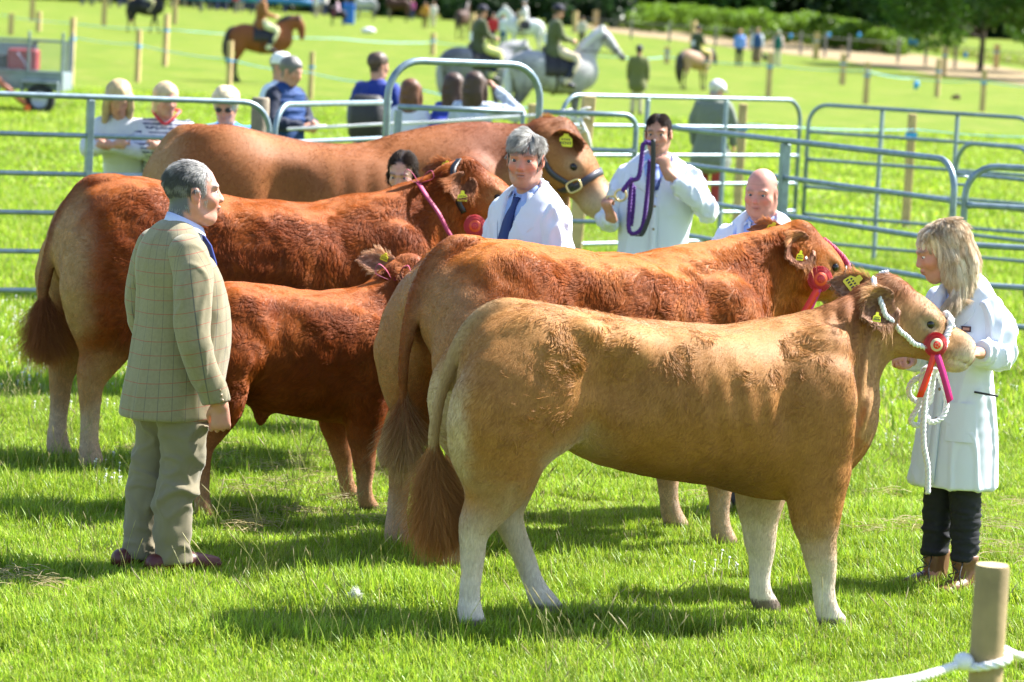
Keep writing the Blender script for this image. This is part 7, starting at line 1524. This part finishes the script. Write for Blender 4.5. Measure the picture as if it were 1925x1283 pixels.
# ------------------------------------------------------------------ trailer, far stands, rosettes and halters, trees
if want('far'):
    # mesh-sided trailer
    p = at_s(60, 98); T = thing('stock_trailer', 'grey metal trailer with mesh sides and a red engine box, cut by the left edge', 'trailer', tuple(p), 0)
    M_TR = mat('trailer_metal', (.22, .27, .29), rough=.5, metal=.3, noise=(5, .2)); M_REDB = mat('red_engine', (.30, .02, .03), rough=.5); M_TYRE = mat('tyre', (.02, .02, .022), rough=.8); M_RIM = mat('rim', (.35, .37, .42), rough=.4, metal=.4)
    def bx(nm, c, h, m, bev=.01, par=T): V, F = box(c, h, bev=bev); return np_mesh(nm, V, F, m, par, smooth=False)
    bx('bed', (-.35, 0, .62), (1.05, .7, .17), M_TR); bx('front_panel', (-.6, .66, 1.02), (.62, .02, .30), M_TR)
    for x in (.05, .69): bx('corner_post', (x, -.68, .98 + .03), (.025, .025, .55), M_TR)
    bx('corner_post', (.69, .68, 1.0), (.025, .025, .55), M_TR); bx('top_rail', (-.30, -.68, 1.40), (1.0, .02, .02), M_TR); bx('top_rail', (-.30, .68, 1.36), (1.0, .02, .02), M_TR); bx('bottom_rail', (-.30, -.70, .80), (1.0, .02, .02), M_TR)
    parts = [tube([(x, -.68, .80), (x, -.68, 1.40)], .004, 3, caps=False) for x in np.arange(-1.2, .69, .06)] + [tube([(-1.25, -.68, z), (.69, -.68, z)], .004, 3, caps=False) for z in np.arange(.85, 1.4, .06)]
    V, F = join(*parts); np_mesh('mesh_side', V, F, M_TR, T, smooth=False)
    V, F = join(*[tube([(.69, y, .80), (.69, y, 1.40)], .005, 3, caps=False) for y in np.arange(-.66, .66, .08)] + [tube([(.69, -.66, z), (.69, .66, z)], .005, 3, caps=False) for z in np.arange(.85, 1.4, .08)]); np_mesh('mesh_tailgate', V, F, M_TR, T, smooth=False)
    V, F = lathe([(.0005, .09), (.13, .09), (.14, .10), (.16, .10), (.17, .0)], 24); Wm = thing('x', 'x', 'x'); bpy.data.objects.remove(Wm)
    Wt = np_mesh('wheel', *[(lambda v, f: (v @ rotx(90).T + [.30, -.74, .28], f))(*lathe([(.17, .10), (.24, .11), (.285, .08), (.29, .0), (.285, -.08), (.24, -.11), (.17, -.10)], 28))][0], M_TYRE, T); np_mesh('rim', V @ rotx(90).T + [.30, -.74, .28], F, M_RIM, Wt)
    bx('mudguard', (.30, -.74, .61), (.36, .13, .02), M_TR); bx('mudguard', (.64, -.74, .50), (.02, .13, .11), M_TR); bx('mudguard', (-.04, -.74, .50), (.02, .13, .11), M_TR)
    E = thing('engine_unit', 'dark red boxed machine standing inside the mesh trailer', 'machine', (p[0], p[1], p[2] + .79)); bx('housing', (-.14, 0, .22), (.28, .25, .20), M_REDB, .03, E); V, F = tube([(.0, 0, .42), (.05, 0, .55), (.2, -.1, .6)], .02, 6); np_mesh('handle', V, F, M_TYRE, E); bx('tank', (-.55, 0, .16), (.10, .2, .14), M_TYRE, .03, E)
    V, F = tube([(-.22, -.27, .34), (-.10, -.28, .2), (.0, -.27, .02)], .018, 5); np_mesh('hose', V, F, mat('hose', (.5, .42, .55)), E)
    A = thing('loading_arm', 'faded orange metal bar sloping down to the trailer wheel', 'bar', (p[0], p[1], p[2])); V, F = tube([(-.9, -.85, .95), (-.4, -.88, .55), (.05, -.95, .20)], .055, 8); np_mesh('bar', V, F, mat('orange_metal', (.50, .16, .09), rough=.5), A); V, F = sphere((.1, -.97, .10), (.07, .05, .09), 10); np_mesh('end_cap', V, F, mat('orange_bright', (.75, .13, .01)), A)
    # far stands
    M_BLUEP = mat('blue_panel', (.01, .13, .55), rough=.5); M_YEL = mat('yellow_panel', (.70, .33, .01), rough=.6)
    def slab(nm, lb, cat, u, s, w, h, d, m, z0=0.0):
        q = at_s(u, s); O = thing(nm, lb, cat, (q[0], q[1], q[2] + z0)); V, F = box((0, 0, h / 2), (w / 2, d / 2, h / 2), bev=.03); np_mesh('panel', V, F, m, O, smooth=False); V, F = box((0, -d / 2 - .02, h - .12), (w / 2 - .05, .02, .06)); np_mesh('trim', V, F, m, O, smooth=False); return O
    slab('blue_barrel', 'tall blue plastic barrel beside the child on the little pony', 'barrel', 653, 29.5, .75, 1.3, .7, M_BLUEP)
    for i, (u, w, lb) in enumerate(((700, 2.6, 'blue stall behind the dapple grey horse'), (748, 2.2, 'blue stall behind the dark brown horse'))): slab('blue_stall', lb, 'stall', u, 22.5, w, 1.5, .2, M_BLUEP)
    slab('yellow_stand', 'bright yellow show stand far off above the arched gate', 'stand', 803, 23, 2.7, 2.6, 1.6, M_YEL)
    for u, w, lb in ((25, 3.6, 'black vehicle cut by the top edge at the far left'), (115, 3.2, 'dark vehicle at the top edge right of the far left one')):
        q = at_s(u, 24); O = thing('far_vehicle', lb, 'vehicle', tuple(q)); V, F = box((0, 0, 1.0), (w / 2, .9, .62), bev=.15); np_mesh('body', V, F, mat('vehicle_paint', (.02, .025, .03), rough=.3), O); V, F = box((0, 0, 1.8), (w / 2 * .8, .8, .35), bev=.12); np_mesh('cab', V, F, mat('vehicle_glass', (.03, .04, .05), rough=.1), O)
        for x in (-w * .32, w * .32): V, F = lathe([(.0005, .1), (.3, .1), (.34, 0), (.3, -.1), (.0005, -.1)], 16); np_mesh('wheel', V @ rotx(90).T + [x, -.85, .34], F, M_TYRE, O)
    q = at_s(692, 34); O = thing('white_sack', 'white sack lying on the grass below the dapple grey horse', 'sack', tuple(q)); V, F = sphere((0, 0, .14), (.42, .25, .17), 14); V = V + .04 * np.stack([vnoise(V, 4, 1), vnoise(V, 4, 2), vnoise(V, 4, 3)], 1); np_mesh('sack', V, F, mat('sack', (.75, .75, .8)), O)
    q = at_v(1797, 187); O = thing('dark_lump', 'dark reddish lump like a dropped rug in the grass at the right', 'rug', tuple(q)); V, F = sphere((0, 0, .05), (.17, .12, .09), 14); V = V + .04 * np.stack([vnoise(V, 9, 1), vnoise(V, 9, 2), vnoise(V, 9, 3)], 1); np_mesh('cloth', V, F, mat('lump', (.06, .02, .02), rough=.9), O)
    q = here(1445, 41); O = small_quad('dog', 'black dog beside the walkers', q, 190, .3, lambda V, N: np.tile([.02, .018, .018], (len(V), 1)), h=.05, cat='dog')
    q = at_z(667, 1122, .05); O = thing('wool_tuft', 'small white tuft of wool lying in the grass left of the fawn heifer', 'wool', tuple(q)); V, F = sphere((0, 0, 0), (.026, .022, .022), 14); V = V + .012 * np.stack([vnoise(V, 60, 1), vnoise(V, 60, 2), vnoise(V, 60, 3)], 1); N_ = vnormals(V, F); np_mesh('wool', V, F, mat('wool', (.7, .7, .68), rough=.95), O)
    fur('wool_fibres', V, F, N_, 500, np.random.default_rng(2), np.full(len(V), .02), np.random.default_rng(3).normal(0, 1, V.shape), np.tile([.75, .75, .72], (len(V), 1)), M_FUR, O, lift=.6, curl=1.0, rad=.0006)
if want('tack'):
    def att(o, name, label, cat, pos, rz): return thing(name, label, cat, pos, rz)
    P1 = (0.652, 13.502, 0)
    H = thing('rope_halter', 'white rope halter round the head of the fawn heifer', 'halter', P1, 18.4)
    def loop(FRh, pts, r=.011, key='heifer'): V, F = rope_mesh(snap(catmull(np.array([FRh(q) for q in pts]), 2), key, r * .8), r, .055, 5, .006); return V, F
    nb = [(.268 + .01 * math.cos(t), .098 * math.cos(t), .100 * math.sin(t) - .004) for t in np.linspace(-.3, 3.44, 14)]
    V, F = loop(HF, nb, .014); np_mesh('nose_band', V, F, M_ROPEW, H)
    V, F = loop(HF, [(.262, .0, .108), (.25, -.03, .112), (.275, -.045, .105), (.262, -.07, .09), (.282, -.09, .07)], .016); np_mesh('knot', V, F, M_ROPEW, H)
    V, F = loop(HF, [(.262, -.098, -.02), (.20, -.105, -.055), (.12, -.126, -.068), (.04, -.132, -.05), (-.04, -.135, -.02), (-.10, -.11, .04), (-.13, -.05, .10), (-.13, 0, .12)], .0115); np_mesh('cheek_rope', V, F, M_ROPEW, H)
    V, F = loop(HF, [(.262, .098, -.02), (.12, .126, -.06), (.0, .13, -.02), (-.05, .09, .10), (-.06, 0, .15)], .0115); np_mesh('cheek_rope', V, F, M_ROPEW, H)
    rosette('red pleated rosette with red and magenta ribbons on the fawn heifer\'s halter', P1, 18.4, HF((.215, -.125, -.035)), (-.05, -1, .05), .052, ribbons=((-.35, -1.0 * .19, .028, M_SCAR, 1), (.26, -.2, .030, M_MAG, 1.2)) and ((-.06, -.19, .028, M_SCAR, 1), (.075, -.205, .030, M_MAG, 1.2)))
    # lead rope coiled in front of the white coat
    L = thing('lead_rope', 'coiled white lead rope hanging in front of the woman\'s white coat', 'rope', (0, 0, 0))
    yd = 14.02; W_ = lambda pts: [tuple(at_y(u, v, yd + dy)) for u, v, dy in pts]
    V, F = rope_mesh(W_([(1778, 688, 0), (1750, 700, -.02), (1718, 715, -.02), (1708, 735, 0), (1718, 752, .02), (1745, 758, .02), (1752, 730, 0), (1754, 695, -.02)]), .0125, .06); np_mesh('loop', V, F, M_ROPEW, L)
    V, F = rope_mesh(W_([(1752, 690, -.01), (1735, 700, -.03), (1728, 760, -.03), (1712, 790, -.02), (1722, 800, 0), (1738, 790, .0), (1742, 740, .02), (1745, 695, 0)]), .0125, .06); np_mesh('loop', V, F, M_ROPEW, L)
    V, F = rope_mesh(W_([(1757, 692, .03), (1775, 730, .03), (1779, 765, .02), (1768, 788, .0), (1748, 794, -.02), (1742, 780, -.03)]), .0125, .06); np_mesh('loop', V, F, M_ROPEW, L)
    V, F = rope_mesh(W_([(1748, 695, -.04), (1738, 760, -.05), (1736, 830, -.05), (1744, 880, -.05), (1744, 930, -.05)]), .0125, .06); np_mesh('tail_end', V, F, M_ROPEW, L)
    # red brown cow: black leather head collar, rosette, pink rope
    if 'H2' in globals():
        P2 = (0.31, 15.279, 0); M_BLK = mat('black_leather', (.012, .012, .014), rough=.35); M_PINK = mat('pink_rope', (.42, .04, .10), rough=.7)
        C = thing('head_collar', 'black leather head collar on the red brown cow', 'halter', P2, 37.2)
        def strap(FRh, pts, w, par, nm='strap', m=None, key='c2'):
            Q, Nq = snap(catmull(np.array([FRh(q) for q in pts]), 5), key, .008, True)
            for _ in range(3): Q[1:-1] = (Q[:-2] + 2 * Q[1:-1] + Q[2:]) / 4; Nq[1:-1] = (Nq[:-2] + 2 * Nq[1:-1] + Nq[2:]) / 4
            T = np.gradient(Q, axis=0); Wd = np.cross(T, Nq); Wd /= np.maximum(np.linalg.norm(Wd, axis=1, keepdims=True), 1e-6); V, F = strip(Q, Wd, w, .006); np_mesh(nm, V, F, m or M_BLK, par)
        strap(H2, [(.26, -.05, .10), (.25, -.095, .04), (.24, -.10, -.03), (.14, -.128, -.075), (.05, -.135, -.06), (-.03, -.14, -.03)], .03, C)
        rosette('red pleated rosette with an orange centre on the red brown cow\'s black strap', P2, 37.2, H2((.075, -.16, -.075)), (-.45, -.95, .05), .062, ribbons=((-.09, -.21, .036, M_MAG, 1), (-.13, -.24, .036, M_SCAR, 1.2)), centre='card')
        R = thing('lead_rope', 'short crimson plaited rope over the forehead of the red brown cow', 'rope', P2, 37.2); V, F = rope_mesh(snap(catmull(np.array([H2(q) for q in ((.12, .02, .12), (.18, -.01, .12), (.24, -.05, .10), (.28, -.09, .04))]), 3), 'c2', .014), .016, .05); np_mesh('rope', V, F, M_PINK, R)
        C3 = thing('head_collar', 'black leather strap behind the ear of the dark red cow', 'halter', (-1.467, 17.477, 0), 22); strap(H3, [(-.12, -.04, .13), (-.13, -.08, .11), (-.12, -.12, .06), (-.09, -.15, .0), (-.02, -.165, -.08), (.05, -.15, -.13)], .03, C3, key='c3')
        rosette('red rosette under the ear of the dark red cow beside the grey-haired man', (-1.467, 17.477, 0), 22, H3((.115, -.175, -.15)), (-.37, -.93, .05), .06, centre='card')
        def bow(lb, pos, rz, c, fwd, sc=1.0, band=None):
            B = thing('ribbon_bow', lb, 'ribbon', pos, rz); M = mat('bow_ribbon', (.38, .03, .10), rough=.6); c = np.array(c); Rf = frame_rot(fwd, (0, 0, 1)) * sc
            for q in (-1, 1):
                P = [c + Rf @ np.array(v) for v in ((0, 0, 0), (.0, q * .03, .045), (.01, q * .06, .065), (.02, q * .07, .03), (.01, q * .03, .01), (0, 0, 0))]; V, F = strip(catmull(np.array(P), 4), Rf[:, 0], .022 * sc, .002); np_mesh('bow_loop', V, F, M, B)
            V, F = sphere(c, (.012 * sc,) * 3, 8); np_mesh('knot', V, F, M, B)
            if band is not None: V, F = strip(catmull(np.array(band, float), 6), (1, 0, 0), .026, .003); np_mesh('band', V, F, M, B)
        F3 = lambda u, v, yl: None
        a3 = math.radians(22); fx, lx = np.array([math.cos(a3), math.sin(a3), 0]), np.array([-math.sin(a3), math.cos(a3), 0])
        def loc(u, v, yl, o, fx, lx):
            o = np.array(o, float); d = _ray(u, v); t = ((o + lx * yl - CPOS) @ lx) / (d @ lx); q = CPOS + d * t - o; return (float(q @ fx), yl, float(q[2]))
        o3 = (-1.467, 17.477, 0); bow('pink tartan bow and band round the neck of the dark red cow', o3, 22, loc(787, 345, -.06, o3, fx, lx), (-.37, -.93, 0), 1.1, band=[loc(u, v, y, o3, fx, lx) for u, v, y in ((787, 345, -.10), (803, 370, -.20), (825, 402, -.25), (842, 435, -.27), (856, 456, -.27))])
        a4 = math.radians(30); fx4, lx4 = np.array([math.cos(a4), math.sin(a4), 0]), np.array([-math.sin(a4), math.cos(a4), 0]); o4 = (-1.08, 16.0, 0); bow('crimson bow behind the ears of the calf', o4, 30, loc(738, 528, -.03, o4, fx4, lx4), (-.5, -.86, 0), 1.2)
        # bull: head collar, buckle, nose clip
        Pb = (-1.11, 20.92, 0); CB = thing('head_collar', 'dark leather head collar with a brass buckle on the bull', 'halter', Pb, 10); M_DK = mat('dark_strap', (.05, .05, .07), rough=.4); M_BR = mat('brass', (.75, .60, .28), rough=.3, metal=.8)
        strap(H5, [(.26, .06, .10), (.265, 0, .115), (.262, -.07, .10), (.255, -.115, .05), (.24, -.125, -.02), (.22, -.12, -.08), (.2, -.07, -.12)], .045, CB, m=M_DK, key='bull'); strap(H5, [(.235, -.13, -.03), (.12, -.155, -.07), (.02, -.165, -.05)], .035, CB, m=M_DK, key='bull')
        c = H5((.235, -.145, -.03)); n = H5.d((0, -1, 0)); Rb = frame_rot(n, H5.d((.3, 0, 1))); V, F = tube([c + Rb @ np.array([.012, .034 * math.copysign(abs(math.cos(t)) ** .6, math.cos(t)), .045 * math.copysign(abs(math.sin(t)) ** .6, math.sin(t))]) for t in np.linspace(0, 6.283, 25)[:-1]], .007, 6, closed=True, caps=False); np_mesh('buckle', V, F, M_BR, CB)
        rosette('red rosette at the throat of the bull behind the grey-haired man', Pb, 10, H5((.02, -.20, -.09)), (0, -1, 0), .055, centre='card')
    # purple rope and stick held by the dark-haired man
    yq = 20.18; Wq = lambda pts, dy=0: [tuple(at_y(u, v, yq + dy)) for u, v in pts]; M_PUR = mat('purple_rope', (.075, .01, .19), rough=.6)
    PR = thing('purple_rope', 'purple plaited rope looped between the hands of the dark-haired man', 'rope', (0, 0, 0))
    V, F = rope_mesh(Wq([(1170, 360), (1186, 340), (1200, 334), (1206, 300), (1208, 275), (1216, 268), (1226, 272)]), .0155, .06, 5); np_mesh('upper_length', V, F, M_PUR, PR)
    V, F = rope_mesh(Wq([(1188, 335), (1184, 380), (1182, 430), (1192, 440), (1208, 425), (1216, 370), (1222, 300)], .03), .0145, .06, 5); np_mesh('hanging_loop', V, F, M_PUR, PR)
    V, F = rope_mesh(Wq([(1192, 350), (1190, 390), (1186, 425)], .06), .0145, .06, 5); np_mesh('hanging_loop', V, F, M_PUR, PR)
    ST_ = thing('leather_lead', 'black leather strap hanging in a loop beside the purple rope', 'strap', (0, 0, 0)); V, F = strip(catmull(np.array(Wq([(1228, 262), (1228, 300), (1226, 350), (1222, 400), (1206, 442), (1192, 442)], -.03)), 5), (1, 0, 0), .03, .005); np_mesh('strap', V, F, M_INK, ST_)
    CL = thing('lead_clip', 'brass snap clip and ring at the bull\'s nose', 'clip', (0, 0, 0)); c = np.array(at_y(1154, 376, yq + .15)); V, F = tube([c + np.array([.035 * math.cos(t), 0, .035 * math.sin(t)]) + [.04, 0, .03] for t in np.linspace(0, 6.283, 17)[:-1]], .008, 5, closed=True, caps=False); np_mesh('ring', V, F, M_BR, CL); V, F = tube([c + [.02, 0, .01], c + [-.01, 0, -.02], c + [-.05, 0, -.03], c + [-.04, 0, .02], c + [.0, 0, .02]], .008, 5); np_mesh('snap', V, F, M_BR, CL)
# ------------------------------------------------------------------ bracken bank, hedges, trees
if want('trees'):
    rng = np.random.default_rng(55)
    def leaf_cloud(centers, radii, n, size, rng, squash=.8, col=(.05, .12, .012), var=.35, up=.3):
        k = rng.choice(len(centers), n, p=radii ** 2 / (radii ** 2).sum()); d = rng.normal(0, 1, (n, 3)); d /= np.linalg.norm(d, axis=1, keepdims=True); r = rng.uniform(.55, 1.08, n) ** .6
        P = centers[k] + d * (r * radii[k])[:, None] * [1, 1, squash]; a = rng.normal(0, 1, (n, 3)) + [0, 0, up]; a /= np.linalg.norm(a, axis=1, keepdims=True); b = np.cross(a, rng.normal(0, 1, (n, 3))); b /= np.linalg.norm(b, axis=1, keepdims=True); c = np.cross(a, b); s = size * rng.uniform(.6, 1.4, n)[:, None]
        V = np.stack([P - b * s, P - c * s * .6, P + b * s, P + c * s * .6], 1).reshape(-1, 3); F = np.arange(4 * n).reshape(n, 4); C = np.tile(col, (n, 1)) * (1 + var * rng.normal(0, 1, n)[:, None] * .6 + var * vnoise(P, .9, 3)[:, None]); C = np.maximum(C, .004); return V, F, np.repeat(C, 4, 0)
    M_LEAF = blade_mat('leaf', None); M_BARK = mat('bark', (.10, .08, .06), rough=.95, noise=(3, .3), bump=(12, .8, .03))
    def tree(label, u, s, Ht, trunk, cw, seed, n=16000, col=(.05, .13, .012), low=.25, size=.11, lean=0):
        r = np.random.default_rng(seed); q = at_s(u, s); O = thing('broadleaf_tree', label, 'tree', tuple(q), 0, 'trees along the far side of the field')
        top = np.array([lean, 0, Ht * .55]); parts = [tube(catmull(np.array([(0, 0, -.3), (.05, 0, Ht * .2), (lean * .5, .1, Ht * .4), (lean, 0, Ht * .75)]), 4), np.linspace(trunk, trunk * .25, 13), 9)]
        cen = []; rad = []
        for i in range(16):
            a = r.uniform(0, 6.28); z0 = Ht * r.uniform(low, .6); e = np.array([math.cos(a) * cw * r.uniform(.35, .8) + lean, math.sin(a) * cw * r.uniform(.35, .8), z0 + Ht * r.uniform(.02, .35)]); st = np.array([lean * z0 / Ht, 0, z0])
            parts.append(tube([st, (st + e) / 2 + [0, 0, .15 * Ht * .2], e], [trunk * .38, trunk * .22, trunk * .06], 6)); cen.append(e); rad.append(cw * r.uniform(.28, .48))
        for i in range(7): cen.append([lean + r.uniform(-.3, .3) * cw, r.uniform(-.3, .3) * cw, Ht * r.uniform(.6, .9)]); rad.append(cw * r.uniform(.3, .45))
        V, F = join(*parts); np_mesh('trunk', V, F, M_BARK, O); V, F, C = leaf_cloud(np.array(cen), np.array(rad), n, size, r, col=col); np_mesh('crown', V, F, M_LEAF, O, smooth=False, attrs={'col': C})
    tree('big broadleaf tree at the top right corner, its trunk in view', 1846, 38, 9, .17, 4.8, 3, n=30000, col=(.07, .16, .014), low=.13, size=.13)
    tree('broadleaf tree leaving the picture at the right edge', 1985, 42, 8, .25, 3.6, 4, n=16000, col=(.06, .15, .012), low=.1, size=.12)
    tree('dark tree left of the big one, behind the bracken', 1700, 30, 10, .3, 5.0, 5, n=18000, col=(.03, .085, .01), low=.08, size=.17)
    for i, (u, lb) in enumerate(((-40, 'at the far left corner'), (150, 'second from the left edge'), (340, 'above the black horse'), (540, 'above the bay horse'), (740, 'behind the yellow stand'), (900, 'right of the yellow stand'), (1040, 'behind the white horse'), (1180, 'left of the bracken bank'), (1330, 'above the pony rider'), (1480, 'above the three walkers'), (1600, 'above the pale square stake'))):
        tree('dense dark tree of the far row ' + lb, u, 19.5 + (i % 3) * .6, 15, .4, 8.0, 20 + i, n=9000, col=((.022, .06, .010), (.03, .08, .012), (.035, .10, .012))[i % 3], low=.03, size=.34)
    # dark undergrowth that closes the far edge
    cen = []; rad = []
    for u in np.arange(-150, 2100, 14): q = at_s(u, 20.5 + rng.uniform(-.5, .5)); cen.append(q + [0, 0, rng.uniform(.5, 4.5)]); rad.append(rng.uniform(2.0, 3.2))
    V, F, C = leaf_cloud(np.array(cen), np.array(rad), 40000, .40, rng, col=(.018, .045, .008)); tag(np_mesh('far_undergrowth', V, F, M_LEAF, smooth=False, attrs={'col': C}), 'dark tangled undergrowth under the far trees', kind='stuff')
    cen = []; rad = []
    for u in np.arange(-120, 1180, 9): q = at_s(u, 24.6 + rng.uniform(-.3, .3)); cen.append(q + [0, 0, rng.uniform(.3, 2.6)]); rad.append(rng.uniform(.9, 1.5))
    V, F, C = leaf_cloud(np.array(cen), np.array(rad), 32000, .24, rng, col=(.016, .042, .010)); tag(np_mesh('hedge', V, F, M_LEAF, smooth=False, attrs={'col': C}), 'long dark hedge behind the crowd along the top left', 'hedge')
    B = thing('blue_barrier', 'long blue barrier tape band in front of the far crowd', 'barrier', (0, 0, 0)); P = [tuple(at_s(u, 26.4) + [0, 0, .95]) for u in range(285, 610, 25)]; V, F = strip(P, (0, 0, 1), .42, .03); np_mesh('band', V, F, mat('barrier_blue', (.02, .16, .38)), B)
    # bright bracken bank
    cen = []; rad = []
    for u in np.arange(1185, 1700, 5):
        t = (u - 1185) / 515; s0 = 26 + 6 * t
        for k in range(4):
            q = at_s(u + rng.uniform(-4, 4), s0 - rng.uniform(0, 4)); hh = (1.9 if t < .85 else 1.9 - (t - .85) * 8) * (1 + .08 * math.sin(u * .05)); cen.append(q + [0, 0, hh * rng.uniform(.2, .85)]); rad.append(rng.uniform(.4, .65))
    V, F, C = leaf_cloud(np.array(cen), np.array(rad), 80000, .125, rng, col=(.20, .34, .025), var=.25, up=.8); tag(np_mesh('bracken_bank', V, F, M_LEAF, smooth=False, attrs={'col': C}), 'bright green bracken bank beyond the worn track', kind='stuff')
    # long pale grass at the foot of the bank, wire fence posts
    tuft = [clump_mesh('tall_tuft', 40, .25, .3, .8, rng, wid=.02, dry=.35, segs=2, bright=1.0) for _ in range(3)]
    P = [at_v(u + rng.uniform(-4, 4), v + rng.uniform(-13, -5)) for u in np.arange(1090, 1960, 1.1) for v in [np.interp(u, [1090, 1180, 1300, 1420, 1520, 1620, 1720, 1820, 1960], [44, 52, 60, 67, 75, 88, 99, 113, 134])]]
    instancer('rough_grass', tuft, np.array(P), rng.uniform(0, 6.28, len(P)), rng.uniform(.5, 1.0, len(P)), 'rough long grass between the track and the bracken')
    M_GP = mat('grey_post', (.22, .21, .2), rough=.9)
    for i, (u, vb) in enumerate(((1186, 54), (1258, 60), (1345, 66), (1412, 70), (1506, 70), (1552, 72), (1597, 76), (1690, 90), (1742, 92), (1798, 97))):
        s = 30 + (u - 1186) * .012; q = at_s(u, s); O = thing('fence_post', ('grey post of the wire fence, ' + ('leftmost in view', 'second from the left', 'left of the three walkers', 'behind the three walkers', 'second right of the walkers', 'third right of the walkers', 'left of the pale square stake', 'at the end of the bracken bank', 'under the dark trees', 'left of the trunk of the big tree')[i]), 'post', tuple(q), 0, 'grey posts of the wire fence along the track'); V, F = box((0, 0, .62), (.07, .07, .66), bev=.01); np_mesh('post', V, F, M_GP, O, smooth=False)
    P = [tuple(at_s(u, 30 + (u - 1186) * .012) + [0, -.09, 1.05]) for u in range(1100, 1960, 40)]; V, F = tube(P, .02, 4); tag(np_mesh('fence_wire', V, F, M_GP), 'top wire of the fence in front of the bracken', 'wire')
